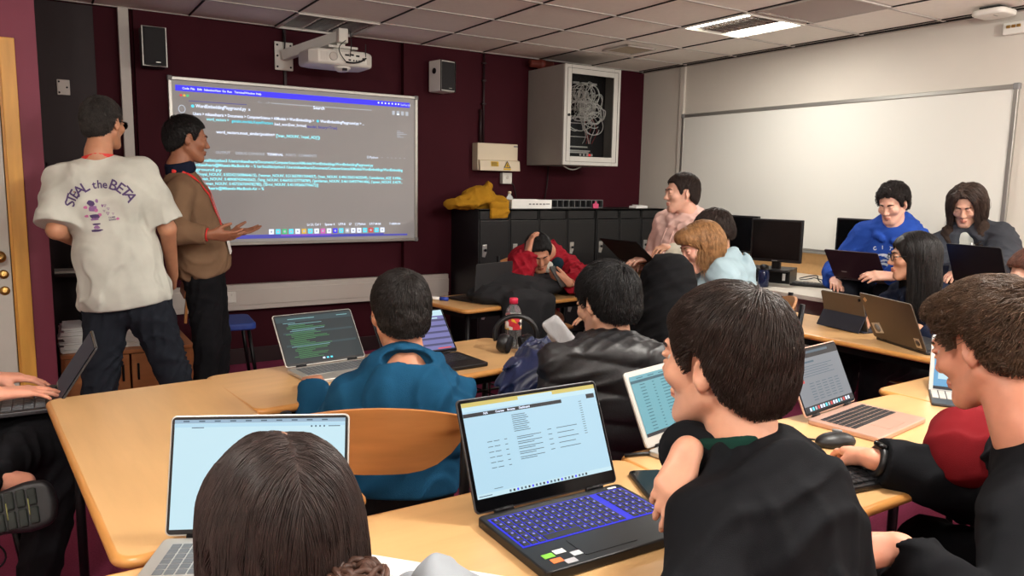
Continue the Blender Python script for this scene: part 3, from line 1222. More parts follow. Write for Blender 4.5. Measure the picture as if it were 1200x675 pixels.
class Scr:
    """writing and blocks laid on an upright screen; u to the right, v up, in metres"""

    def __init__(s, off=-.0055):
        s.mbs = {}
        s.off = off

    def mb(s, k):
        return s.mbs.setdefault(k, MB())

    def text(s, k, u, v, t, size, w=None, align='LEFT', bold=.0):
        vs, fs = text_mb(t, size, align, bold)
        if not vs:
            return
        if w:
            mx = max(p[0] for p in vs)
            vs = [(p[0] * w / mx, p[1], p[2]) for p in vs]
        s.mb(k).add([(u + p[0], s.off - .0006, v + p[1]) for p in vs], fs)

    def rect(s, k, u0, v0, u1, v1, lay=0):
        o = s.off - .0004 * lay
        s.mb(k).quad((u0, o, v0), (u1, o, v0), (u1, o, v1), (u0, o, v1))

    def disc(s, k, u, v, r, lay=1, n=12):
        o = s.off - .0004 * lay
        s.mb(k).add([(u + r * math.cos(2 * PI * i / n), o, v + r * math.sin(2 * PI * i / n)) for i in range(n)], [list(range(n))])

    def bar(s, k, u0, v, u1, t, lay=1):
        s.rect(k, u0, v - t / 2, u1, v + t / 2, lay)

    def build(s, mats, parent, names=None):
        for k, b in s.mbs.items():
            b.build((names or {}).get(k, 'display'), mats[k], parent)


S = Scr(-.0065)
def pu(x):          # photograph columns / rows on the board -> metres on the board
    return (x - 52) / (860 - 52) * SW
S.rect('blue', .035, SH - .085, SW - .06, SH - .045)
S.rect('blue', .75, SH - .085, 1.3, SH - .045, 1)
mb_txt = [(.05, 'Code'), (.105, 'File'), (.15, 'Edit'), (.195, 'Selection'), (.27, 'View'), (.32, 'Go'), (.355, 'Run'), (.405, 'Terminal'), (.48, 'Window'), (.56, 'Help')]
for u, t in mb_txt:
    S.text('white', u + .03, SH - .072, t, .0205, bold=.0004)
for i, u in enumerate((1.56, 1.59, 1.62, 1.65, 1.68, 1.71, 1.735)):
    S.disc('white', u, SH - .062, .007)
S.text('white', 1.752, SH - .072, 'Tue 8 Feb 13:41', .022, w=.09)
for i, k in enumerate(('red', 'yellow', 'green')):
    S.disc(k, .07 + .022 * i, SH - .115, .009)
S.rect('blue2', .12, SH - .152, .52, SH - .148)
S.disc('cyan', .145, SH - .185, .011)
S.text('white', .165, SH - .193, 'WordEmbeddingPlayground.py', .034, w=.35, bold=.0006)
S.text('white', .53, SH - .193, 'x', .034)
S.rect('grey', .70, SH - .128, 1.5, SH - .124)
S.text('grey', .60, SH - .135, '<-   ->', .034)
S.text('white', 1.02, SH - .148, 'Search', .034, bold=.0005)
for u in (1.69, 1.73, 1.77, 1.81):
    S.rect('grey', u - .012, SH - .15, u + .012, SH - .118, 1)
S.rect('white', 1.72, SH - .15, 1.742, SH - .138, 2)
for (u, v) in ((.072, .21), (.08, .30)):
    S.mb('grey').tube([(u + .022 * math.cos(a), -.0075, SH - v + .026 * math.sin(a)) for a in np.linspace(0, 2 * PI, 17)[:-1]], .003, n=4, closed=True)
S.text('white', .145, SH - .247, 'Users > mikaeelhaaris > Documents > ComputerScience > AIModels > WordEmbeddings >', .030, w=.88, bold=.0006)
S.disc('cyan', 1.055, SH - .238, .010)
S.text('white', 1.075, SH - .247, 'WordEmbeddingPlayground.py > ...', .030, w=.36, bold=.0006)
S.text('ice', .235, SH - .280, 'word_vectors =', .030, w=.155, bold=.0004)
S.text('cyan', .41, SH - .283, 'gensim.models.KeyedVectors', .030, w=.30, bold=.0006)
S.text('white', .715, SH - .288, '.load_word2vec_format(', .030, w=.25, bold=.0004)
S.text('blue2', .97, SH - .293, 'model, binary=True)', .030, w=.24, bold=.0004)
S.text('white', .30, SH - .368, 'word_vectors.most_similar(positive=', .030, w=.42, bold=.0006)
S.text('ice', .73, SH - .374, "['man_NOUN', 'royal_ADJ'])", .030, w=.34, bold=.0006)
for i in range(5):
    S.bar('grey', 1.72, SH - .28 - .012 * i, 1.72 + .03 + .03 * ((i * 7) % 3), .004)
for u, t in ((.29, 'OUTPUT'), (.43, 'DEBUG CONSOLE'), (.66, 'TERMINAL'), (.80, 'PORTS'), (.90, 'COMMENTS')):
    S.text('white' if t == 'TERMINAL' else 'grey', u, SH - .515, t, .026, bold=.0004)
S.text('white', 1.48, SH - .51, 'Python', .026)
S.rect('grey', 1.457, SH - .512, 1.475, SH - .49, 1)
for u in (1.58, 1.63, 1.665, 1.70, 1.74, 1.78):
    S.bar('grey', u, SH - .50, u + .016, .004)
term = [(.15, '/usr/local/bin/python3 /Users/mikaeelhaaris/Documents/ComputerScience/AIModels/WordEmbeddings/WordEmbeddingPlayground.py', 1.36),
        (.15, 'mikaeelhaaris@Mikaeels-MacBook-Air ~ % /usr/local/bin/python3 /Users/mikaeelhaaris/Documents/ComputerScience/AIModels/WordEmbeddings/WordEmbedding', 1.62),
        (.15, 'ground.py', .18),
        (.15, "[('royal_NOUN', 0.5524215698464615), ('woman_NOUN', 0.5136578917694057), ('men_NOUN', 0.4961356514625549), ('canadianize_ADJ', 0.4906...", 1.62),
        (.15, "('boyish_NOUN', 0.489087420463562), ('king_NOUN', 0.4669351577758789), ('gentleman_NOUN', 0.4611549377441406), ('queen_NOUN', 0.4579...", 1.62),
        (.15, "('nobleman_NOUN', 0.4573367694782785), ('El-roi_NOUN', 0.4513926067706672)]", .90),
        (.15, 'mikaeelhaaris@Mikaeels-MacBook-Air ~ %', .48)]
for i, (u, t, w) in enumerate(term):
    S.text('ice', u, SH - .575 - .0335 * i, t, .030, w=w, bold=.0006)
S.rect('blue2', .10, .035, SW - .08, .050)
for i, (u0, u1) in enumerate(((.35, .75), (.75, 1.15), (1.15, 1.60))):
    S.rect('purple' if i == 1 else 'blue2', u0, .050, u1, .064 - .003 * i)
ic = ['white', 'cyan', 'green', 'cyan', 'white', 'yellow', 'cyan', 'white', 'pink', 'white', 'blue', 'cyan', 'grey', 'white', 'white', 'cyan', 'red', 'cyan', 'white']
for i, k in enumerate(ic):
    u = .66 + .0505 * i
    S.rect(k, u, .066, u + .036, .104, 2)
    S.disc('grey' if k != 'grey' else 'white', u + .018, .085, .009, 3)
S.text('white', .955, .128, 'Ln 21, Col 1     Spaces: 4     UTF-8     LF     { } Python     3.9.7 64-bit', .026, w=.62, bold=.0004)
S.text('white', 1.65, .128, '3 rabbits.csv', .026, w=.10, bold=.0004)
S.build(G, sc_t)

# ------------------------------------------------------------------ ceiling fixtures
tube_on = mat('lit_tube', (255, 255, 255), .4, emit=(255, 246, 230), estr=16.0)
tube_off = mat('unlit_tube', (200, 200, 196), .3)
louv = mat('bright_louvre', (200, 200, 200), .25, .9)


def ceiling_light(x0, y0, on, label, group=None):
    t = thing('ceiling_light', label, 'ceiling light', (x0 + .3, y0 + .3, CZ), 0, group)
    mb = MB()
    for sx in (-1, 1):
        mb.box((sx * .288, 0, .03), (.018, .594, .08), bev=.002)
        mb.box((0, sx * .288, .03), (.56, .018, .08), bev=.002)
    mb.box((0, 0, .075), (.57, .57, .01))
    mb.build('housing', M['white_plastic'], t)
    mb = MB()
    for sx in (-1, 0, 1):
        c = sx * .19
        mb.add([(c - .09, -.278, .0), (c - .09, .278, .0), (c - .05, .278, .06), (c - .05, -.278, .06)], [[0, 1, 2, 3]])
        mb.add([(c + .09, -.278, .0), (c + .05, -.278, .06), (c + .05, .278, .06), (c + .09, .278, .0)], [[0, 1, 2, 3]])
    for k in range(9):
        mb.box((0, -.25 + k * .0625, .015), (.54, .003, .026))
    mb.build('reflector', louv, t)
    for sx in ((-1, 1) if on else (0,)):
        mb = MB()
        if on:
            mb.box((sx * .235, 0, .012), (.085, .55, .022), bev=.006)
        else:
            mb.tube([(sx * .2, -.27, .035), (sx * .2, .27, .035)], .013, n=12)
        mb.build('tube', tube_on if on else tube_off, t)
    return t


ceiling_light(4.01, 3.55, True, 'lit square ceiling light with two glowing bars near the right wall', )
ceiling_light(1.61, 5.35, False, 'unlit recessed ceiling light directly above the projector arm')
for i, (a, b) in enumerate(fix_cells):
    ceiling_light(a, b, True, 'lit square ceiling light over the near rows of desks', 'ceiling lights over the near desks')

v = thing('ceiling_vent', 'small brown square vent in the ceiling tiles left of the lit light', 'vent', (4.31, 5.06, CZ))
mb = MB()
M['vent'] = mat('vent_grey', (150, 138, 120), .6)
for s in (-1, 1):
    mb.box((s * .15, 0, -.004), (.02, .32, .010), bev=.002)
    mb.box((0, s * .15, -.004), (.32, .02, .010), bev=.002)
mb.build('frame', M['tbar'], v)
mb = MB()
for k in range(12):
    mb.box((0, -.13 + k * .0236, .0), (.28, .018, .006), rot=(.5, 0, 0))
mb.build('grille', M['vent'], v)
v = thing('ceiling_vent', 'long slotted air grille in the ceiling above the lit square light', 'vent', (4.31, 3.2, CZ))
mb = MB()
for s in (-1, 1):
    mb.box((s * .28, 0, -.004), (.02, .58, .010), bev=.002)
    mb.box((0, s * .28, -.004), (.58, .02, .010), bev=.002)
mb.build('frame', M['tbar'], v)
mb = MB()
for k in range(18):
    mb.box((-.25 + k * .0294, 0, -.002), (.014, .54, .008), rot=(0, .5, 0))
mb.build('grille', M['tbar'], v)

# wifi access point
ap = thing('access_point', 'flat white wireless access point fixed under the ceiling by the right wall', 'access point', (5.11, 2.56, CZ))
mb = MB()
mb.plate([(-.10, -.10), (.10, -.10), (.10, .10), (-.10, .10)], -.052, -.016, vertical_round=.045, bev=.014, seg=4)
mb.build('body', M['white_plastic'], ap, smooth_angle=40)
mb = MB()
mb.box((0, 0, -.008), (.12, .12, .017))
mb.build('mount', M['gap'], ap)
mb = MB()
mb.box((-.02, -.02, -.0525), (.05, .008, .002))
mb.build('logo_mark', M['grey_plastic'], ap)
bx = thing('junction_box', 'small white cable outlet box at the wall top beneath the access point', 'outlet box', (RX, 2.52, 2.42))
mb = MB()
mb.box((-.021, 0, .02), (.044, .13, .075), bev=.006)
mb.build('body', M['white_plastic'], bx)
mb = MB()
for k in (-1, 0, 1):
    mb.box((-.047, k * .03, .03), (.012, .022, .018), bev=.003)
mb.build('port', M['brass'], bx)

# speakers on the back wall
def speaker(x, z, w, h, d, rz, label, white):
    t = thing('wall_speaker', label, 'speaker', (x, BY - .16, z), rz)
    mb = MB()
    mb.box((0, 0, 0), (w, d, h), bev=.012, seg=3)
    mb.build('cabinet', M['white_plastic'] if white else M['black_plastic'], t)
    mb = MB()
    mb.box((0, -d / 2 - .003, 0), (w - .028, .012, h - .028), bev=.005)
    mb.build('grille', mat('speaker_grille', (40, 40, 42), .7, bump=.6, bscale=900), t)
    mb = MB()
    rim = [(-w / 2 + .004, -h / 2 + .004), (w / 2 - .004, -h / 2 + .004), (w / 2 - .004, h / 2 - .004), (-w / 2 + .004, h / 2 - .004)]
    mb.tube([(a, -d / 2 - .002, b) for a, b in rim], .006, n=6, closed=True, smooth=False)
    mb.build('rim', M['alu'] if not white else M['black_plastic'], t)
    mb = MB()
    mb.box((.02, -d / 2 - .0095, -h / 2 + .03), (.03, .002, .006))
    mb.build('badge', M['alu'], t)
    mb = MB()
    mb.box((0, d / 2 + .03, 0), (.05, .06, .08), bev=.004)
    mb.build('bracket', M['steel_black'], t)
    if white:
        mb = MB()
        mb.lathe([(0, 0), (.024, 0), (.024, .003), (0, .003)], (-w / 2 - .001, 0, .04), M=Euler((0, R(-90), 0)).to_matrix())
        mb.build('port', M['black_plastic'], t)


speaker(.755, 2.285, .155, .265, .13, 0, 'black wall speaker with silver rim left of the projected board', False)
speaker(2.955, 2.285, .16, .255, .16, R(12), 'white sided wall speaker with dark grille right of the projected board', True)

# light switch
sw = thing('light_switch', 'pale square switch plate on the dark wall behind the standing pair', 'switch', (.215, BY - .04, 1.99))
mb = MB()
mb.box((0, -.006, 0), (.075, .012, .10), bev=.004)
mb.build('plate', M['trunk'], sw)
mb = MB()
for a, b in ((-.025, .035), (.02, 0), (-.025, -.035)):
    mb.lathe([(0, 0), (.006, 0), (.006, .002), (0, .002)], (a, -.012, b), M=Euler((R(90), 0, 0)).to_matrix(), n=10)
mb.build('screw', M['steel_black'], sw)

# ------------------------------------------------------------------ projector
pj = thing('projector', 'white short throw projector hung on a wall arm above the projected board', 'projector', (1.93, 5.52, 2.28))
mb = MB()
pl = [(-.235, -.10), (-.18, -.15), (.18, -.15), (.235, -.10), (.235, .13), (.16, .17), (-.16, .17), (-.235, .13)]
mb.plate(pl, -.055, .055, bev=.022, seg=3)
mb.lathe([(0, -.03), (.035, -.03), (.06, -.01), (.06, .02), (0, .02)], (.02, -.07, -.058), n=20)
mb.build('body', M['white_plastic'], pj, smooth_angle=35)
mb = MB()
for (x, z, a, b) in ((.03, .02, .03, .012), (.07, .024, .022, .012), (.11, .02, .026, .012), (.05, -.012, .018, .01), (.08, -.014, .01, .01), (.10, -.014, .01, .01), (.12, -.014, .01, .01), (.155, .0, .02, .02)):
    mb.box((x, -.151, z), (a, .004, b))
mb.lathe([(0, 0), (.030, 0), (.030, .003), (0, .003)], (-.07, -.150, 0.003), M=Euler((R(90), 0, 0)).to_matrix(), n=20)
mb.box((.02, -.128, -.078), (.03, .02, .018))
mb.build('port_panel', M['steel_black'], pj)
mb = MB()
mb.lathe([(.022, 0), (.030, 0), (.030, .003), (.022, .003)], (-.07, -.1535, 0.003), M=Euler((R(90), 0, 0)).to_matrix(), n=20)
for k in range(5):
    mb.box((-.16 + k * .012, -.149, .0), (.004, .005, .06))
mb.build('vent', M['trunk'], pj)
mb = MB()
mb.box((.03, .02, .085), (.22, .20, .018), bev=.005)
mb.box((.03, .02, .068), (.12, .12, .02))
mb.build('mount_plate', M['white_plastic'], pj)
mb = MB()
mb.box((.028, -.02, .165), (.07, .14, .10), bev=.006)
mb.box((.03, .0, .112), (.06, .06, .06))
# arm: box section from the wall plate out to the head
a0, a1 = np.array([-.26, .42, .06]), np.array([.02, -.03, .165])
d = a1 - a0
L = np.linalg.norm(d)
Mr = Matrix((np.cross(unit(d), V3(0, 0, 1)) / np.linalg.norm(np.cross(unit(d), V3(0, 0, 1))), unit(d), np.cross(np.cross(unit(d), V3(0, 0, 1)), unit(d)) / np.linalg.norm(np.cross(unit(d), V3(0, 0, 1))))).transposed()
mb.box((a0 + a1) / 2, (.05, L, .075), rot=Mr, bev=.004)
mb.build('arm', M['white_plastic'], pj)
mb = MB()
mb.box((-.25, .455, .06), (.14, .016, .21), bev=.014, seg=3)
mb.build('wall_plate', M['white_plastic'], pj)
mb = MB()
for x in (-.30, -.20):
    for z in (-.02, .14, .06):
        mb.lathe([(0, 0), (.008, 0), (.006, .004), (0, .004)], (x, .447, z), M=Euler((R(90), 0, 0)).to_matrix(), n=10)
mb.build('bolt', M['steel_black'], pj)
mb = MB()
th = np.linspace(0, 1, 26)
mb.tube([(.05 + .0 * t, -.155 - .03 * math.sin(PI * t), .19 - .18 * t) for t in th], .0035, n=6)
mb.tube([(.02 - .07 * math.sin(PI * t), -.16 - .05 * math.sin(PI * t), .12 - .15 * t) for t in th], .0035, n=6)
mb.tube([(.02 + .15 * t, -.158 - .03 * math.sin(PI * t), -.03 - .02 * math.sin(PI * t) + .04 * t) for t in th], .006, n=6)
mb.tube([(.17 - .05 * math.sin(PI * t) * 0, -.15, .02 + .09 * t) for t in th], .0035, n=6)
mb.tube([(-.26 + .01 * math.sin(PI * t), .44 - .02 * math.sin(PI * t), .26 - .2 * t) for t in th], .006, n=6)
mb.build('cable', M['black_plastic'], pj)
lead = thing('wall_cable', 'dark cable running down the wall behind the projector bracket', 'cable', (1.69, BY, 2.2))
mb = MB()
mb.box((0, -.012, .0), (.022, .022, .68), bev=.003)
mb.build('casing', M['skirt'], lead)

# ------------------------------------------------------------------ network cabinet
nc = thing('network_cabinet', 'grey wall mounted network cabinet full of tangled white patch cables', 'cabinet', (4.23, BY - .28, 1.585))
W2, D2, H2 = .62, .55, .855
M['rack'] = mat('rack_grey_paint', (150, 146, 140), .5, var=.03)
M['rack_d'] = mat('rack_door_paint', (186, 184, 178), .45)
mb = MB()
t = .012
for sx in (-1, 1):
    mb.box((sx * (W2 / 2 - t / 2), 0, H2 / 2), (t, D2, H2), bev=.002)
for z in (t / 2, H2 - t / 2):
    mb.box((0, 0, z), (W2 - 2 * t, D2, t))
mb.box((0, D2 / 2 - t / 2, H2 / 2), (W2 - 2 * t, t, H2 - 2 * t))
mb.build('body', M['rack'], nc)
mb = MB()
yf = -D2 / 2 - .012
b = .075
for sx in (-1, 1):
    mb.box((sx * (W2 / 2 - b / 2), yf, H2 / 2), (b, .022, H2), bev=.004)
for z in (b / 2, H2 - b / 2):
    mb.box((0, yf, z), (W2 - 2 * b, .022, b), bev=.002)
dr = mb.build('door', M['rack_d'], nc)
mb = MB()
for sx in (-1, 1):
    mb.box((sx * (W2 / 2 - .03), yf - .0115, H2 / 2), (.003, .003, H2 - .06))
for z in (.03, H2 - .03):
    mb.box((0, yf - .0115, z), (W2 - .06, .003, .003))
mb.lathe([(0, 0), (.012, 0), (.012, .01), (0, .01)], (-W2 / 2 + .05, yf - .011, H2 / 2), M=Euler((R(90), 0, 0)).to_matrix(), n=12)
mb.build('door_seam', M['gap'], dr)
mb = MB()
mb.box((0, yf + .002, H2 / 2), (W2 - 2 * b, .004, H2 - 2 * b))
M['glass_smoke'] = mat('clear_glass', (225, 228, 230), .03, trans=1.0, ior=1.05)
mb.build('glass', M['glass_smoke'], dr)
M['rackdark'] = mat('rack_dark', (38, 38, 40), .6)
mb = MB()
mb.box((0, -.10, H2 / 2), (W2 - .04, .01, H2 - .04))
mb.build('rack_panel', M['rackdark'], nc)
M['patch'] = mat('patch_cable', (222, 220, 214), .5)
M['patch_r'] = mat('patch_cable_red', (170, 60, 60), .5)
mb = MB()
for z, n in ((H2 - .115, 4), (H2 - .125, 4)):
    for k in range(n):
        mb.box((-.15 + .1 * k, -.108, z), (.07, .006, .008))
for z in (.26, .17, .135, .12, .38, .44, .5, .56, .62):
    mb.box((-.06 + .10 * ((z * 77) % 1), -.108, z), (.30, .006, .006 if z > .2 else .012))
for z in (H2 - .2, H2 - .28, H2 - .36):
    for k in range(12):
        mb.box((-.18 + .03 * k, -.108, z), (.016, .006, .012))
mb.build('patch_panel', M['patch'], nc)
rg = np.random.default_rng(5)
for kk in range(26):
    mb = MB()
    x0 = rg.uniform(-.18, .14)
    z0 = rg.choice([H2 - .2, H2 - .28, H2 - .36])
    cx, cz = rg.uniform(-.12, .13), rg.uniform(.36, H2 - .2)
    rx, rz2 = rg.uniform(.05, .12), rg.uniform(.05, .13)
    ph = rg.uniform(0, 6.28)
    n = rg.uniform(.6, 1.6)
    pts = [(np.clip(cx + rx * math.cos(ph + 2 * PI * n * t) + .02 * math.sin(9 * t), -.21, .21), -.16 - .05 * math.sin(PI * t) - .02 * math.sin(7 * t), np.clip(cz + rz2 * math.sin(ph + 2 * PI * n * t), .1, H2 - .1)) for t in np.linspace(0, 1, 36)]
    pts = [(x0, -.112, z0)] + pts
    mb.tube(pts, .0042, n=5)
    mb.build('patch_cable', M['patch'], nc)
for kk in range(6):
    mb = MB()
    x0 = .03 + .025 * kk
    mb.tube([(x0 + .02 * math.sin(6 * t + kk), -.125 - .02 * math.sin(PI * t), .2 + .24 * t) for t in np.linspace(0, 1, 14)], .003, n=5)
    mb.build('patch_cable', M['patch_r'] if kk % 2 else M['patch'], nc)['label'] = 'thin red or white lead hanging low in the cabinet'
mb = MB()
for x, k in ((.02, 0), (.06, 0), (.10, 0), (.125, 1), (.15, 0)):
    mb.box((x, -.11, .1), (.018, .006, .02), k)
mb.build('status_light', [M['patch'], glow('led_red', (255, 60, 60), 1.2)], nc)
mb = MB()
mb.tube([(-.12 + .2 * t, -.05, -.004 - .03 * math.sin(PI * t)) for t in np.linspace(0, 1, 14)], .006, n=6)
mb.build('loose_cable', M['patch'], nc)
rc = thing('red_pipe_end', 'reddish pipe coupling in the gap above the network cabinet', 'pipe', (3.98, BY - .12, 2.49))
mb = MB()
Mx = Euler((0, R(90), 0)).to_matrix()
mb.lathe([(0, -.12), (.035, -.12), (.035, -.02), (.045, -.02), (.045, .03), (.035, .03), (.035, .12), (0, .12)], M=Mx, n=16)
mb.build('pipe', mat('dull_red_metal', (104, 44, 34), .5), rc)

# ------------------------------------------------------------------ fuse box
fb = thing('fuse_box', 'cream fuse box with yellow warning triangle on the maroon wall', 'fuse box', (3.55, BY, 1.52))
mb = MB()
mb.box((0, -.05, .125), (.42, .10, .24), bev=.006)
mb.build('case', M['cream_plastic'], fb)
mb = MB()
mb.add([(-.2, -.10, .10), (.215, -.10, .10), (.215, -.125, .09), (-.2, -.125, .09), (-.2, -.10, .005), (.215, -.10, .005), (.215, -.135, .005), (-.2, -.135, .005)],
       [[0, 3, 2, 1], [3, 7, 6, 2], [0, 4, 7, 3], [1, 2, 6, 5], [4, 5, 6, 7], [0, 1, 5, 4]])
cv = mb.build('cover_flap', M['cream_plastic'], fb)
M['yellow_l'] = mat('warning_yellow', (214, 172, 40), .5)
mb = MB()
yy = -.1295
tri = [(.04, yy - .008, .02 + .012), (.115, yy - .008, .02 + .012), (.0775, yy - .0028, .095)]
mb.add(tri, [[0, 1, 2]], 0)
c = np.mean(tri, 0)
mb.add([c + (np.array(p) - c) * .70 + V3(0, -.0012, -.0005) for p in tri], [[0, 1, 2]], 1)
mb.add([c + V3(a, -.0026, b) for a, b in ((.002, .022), (-.008, -.002), (-.001, -.002), (-.003, -.016), (.008, .004), (.001, .004))], [[0, 1, 2, 3, 4, 5]], 0)
mb.add([(.04, -.1375, .012), (.115, -.1375, .012), (.115, -.1362, .028), (.04, -.1362, .028)], [[0, 1, 2, 3]], 1)
mb.build('warning_sign', [M['black_plastic'], M['yellow_l']], fb)
mb = MB()
mb.add([(-.09, -.1335, .042), (-.01, -.1335, .042), (-.01, -.1285, .085), (-.09, -.1285, .085)], [[0, 1, 2, 3]], 0)
for k in range(4):
    mb.add([(-.085, -.1345 + .0012 * k, .047 + .009 * k), (-.02 - .01 * (k % 2), -.1345 + .0012 * k, .047 + .009 * k), (-.02 - .01 * (k % 2), -.1342 + .0012 * k, .051 + .009 * k), (-.085, -.1342 + .0012 * k, .051 + .009 * k)], [[0, 1, 2, 3]], 1)
mb.build('label', [M['yellow_l'], M['black_plastic']], fb)
mb = MB()
mb.box((.185, -.1015, .225), (.04, .003, .012))
mb.build('label', M['grey_plastic'], fb)
sk = thing('wall_socket', 'small white switched outlet hanging under the cream fuse box', 'socket', (3.68, BY, 1.40))
mb = MB()
mb.box((0, -.03, .06), (.10, .055, .10), bev=.006)
mb.build('box', M['white_plastic'], sk)
mb = MB()
mb.box((0, -.06, .07), (.02, .006, .03), bev=.002)
mb.build('switch', M['trunk'], sk)
cd = thing('wall_conduit', 'dark conduit pipes dropping from the ceiling to the fuse box', 'conduit', (3.44, BY, 1.76))
mb = MB()
mb.tube([(0, -.02, 0), (0, -.02, .78)], .011, n=8)
mb.build('pipe', M['skirt'], cd)
mb = MB()
mb.tube([(-.03, -.02, 0), (-.03, -.02, .30)], .014, n=8)
mb.build('pipe', M['skirt'], cd)
mb = MB()
for z in (.35, .55, .7):
    mb.box((0, -.02, z), (.04, .03, .014), bev=.003)
mb.build('clip', M['skirt'], cd)
cd2 = thing('wall_cable', 'black lead hanging from the fuse box outlet down to the lockers', 'cable', (3.75, BY, 1.2))
mb = MB()
mb.tube([(-.05, -.05, .24), (0, -.05, .2), (.03, -.04, .12), (.06, -.03, 0)], .008, n=6)
mb.build('lead', M['skirt'], cd2)
cd3 = thing('wall_cable', 'dark lead hanging from under the network cabinet', 'cable', (4.1, BY, 1.2))
mb = MB()
mb.tube([(.05, -.03, .385), (.04, -.03, .2), (0, -.03, 0)], .008, n=6)
mb.build('lead', M['skirt'], cd3)
# ------------------------------------------------------------------ desks and chairs
def desk(label, cx, cy, L, W, rz, basket=False, group='school desks', z=.73):
    t = thing('school_desk', label, 'desk', (cx, cy, 0), rz, group)
    mb = MB()
    mb.plate([(-L / 2, -W / 2), (L / 2, -W / 2), (L / 2, W / 2), (-L / 2, W / 2)], z - .022, z, vertical_round=.035, bev=.002, seg=2)
    mb.build('tabletop', M['desk_top'], t)
    mb = MB()
    r = .035
    rim = []
    for cx_, cy_, a0 in ((L / 2 - r, W / 2 - r, 0), (-L / 2 + r, W / 2 - r, 90), (-L / 2 + r, -W / 2 + r, 180), (L / 2 - r, -W / 2 + r, 270)):
        for k in range(7):
            a = R(a0 + 15 * k)
            rim.append((cx_ + r * math.cos(a), cy_ + r * math.sin(a), z - .0125))
    mb.tube(rim, .0122, n=10, closed=True)
    mb.build('edge_lipping', M['desk_edge'], t)
    for sx in (-1, 1):
        for sy in (-1, 1):
            mb = MB()
            x, y = sx * (L / 2 - .06), sy * (W / 2 - .06)
            mb.tube([(x, y, z - .02), (x, y, .012)], .014, n=10)
            mb.lathe([(0, 0), (.017, 0), (.017, .02), (0, .02)], (x, y, .0), n=10)
            mb.build('leg', M['steel_black'], t)
    mb = MB()
    for sy in (-1, 1):
        mb.box((0, sy * (W / 2 - .06), z - .045), (L - .12, .02, .04))
    for sx in (-1, 1):
        mb.box((sx * (L / 2 - .06), 0, z - .045), (.02, W - .12, .04))
    mb.build('frame', M['steel_black'], t)
    if basket:
        mb = MB()
        zb = z - .15
        x0, x1, y0, y1 = -L / 2 + .09, L / 2 - .04, -W / 2 + .05, W / 2 - .1
        for k in range(13):
            x = x0 + (x1 - x0) * k / 12
            mb.tube([(x, y0, zb + .09), (x, y0, zb + .01), (x + .0, y0 + .02, zb), (x, y1, zb), (x, y1, zb + .09)], .0035, n=5)
        for y, zz in ((y0, zb + .09), (y0, zb), ((y0 + y1) / 2, zb), (y1, zb), (y1, zb + .09)):
            mb.tube([(x0, y, zz), (x1, y, zz)], .005, n=5)
        mb.build('book_basket', M['steel_black'], t)
    return t


desk('beech school desk with empty top standing endwise at the near left', .291, 2.073, 1.21, .48, R(94.2))
desk('beech school desk with wire book basket under the dark code laptop', 1.109, 2.557, 1.22, .478, R(6.5), True)
desk('beech school desk in front of the black lockers with black jacket on it', 2.51, 3.875, 1.2, .48, R(8))
desk('beech school desk holding the laptop with blue backlit keys', .60, 1.150, 1.235, .50, R(0))
desk('beech school desk holding the rose gold laptop and computer mouse', 1.835, 1.165, 1.21, .505, R(0))
desk('beech school desk at the right edge carrying the grey tablet on a stand', 3.055, 1.25, 1.2, .50, R(1.5))
desk('beech school desk with the sticker covered laptop and brown tablet', 3.335, 2.14, 1.28, .50, R(91))
desk('beech school desk the boy in the pink hoodie sits on', 3.33, 3.42, 1.2, .50, R(90))

# white bench along the right wall
b = thing('white_bench', 'long white computer bench running along the right wall under the whiteboard', 'bench', (4.75, 3.35, 0))
M['white_lam'] = mat('white_laminate', (218, 212, 200), .4)
mb = MB()
mb.box((0, 0, .715), (1.10, 3.5, .03), bev=.004)
mb.build('worktop', M['white_lam'], b)
for y in (-1.6, 0, 1.6):
    mb = MB()
    mb.box((.1, y, .35), (.8, .025, .70))
    mb.build('panel', M['white_lam'], b)
mb = MB()
mb.box((.40, 0, .45), (.02, 3.45, .5))
mb.build('back_panel', M['rackdark'], b)


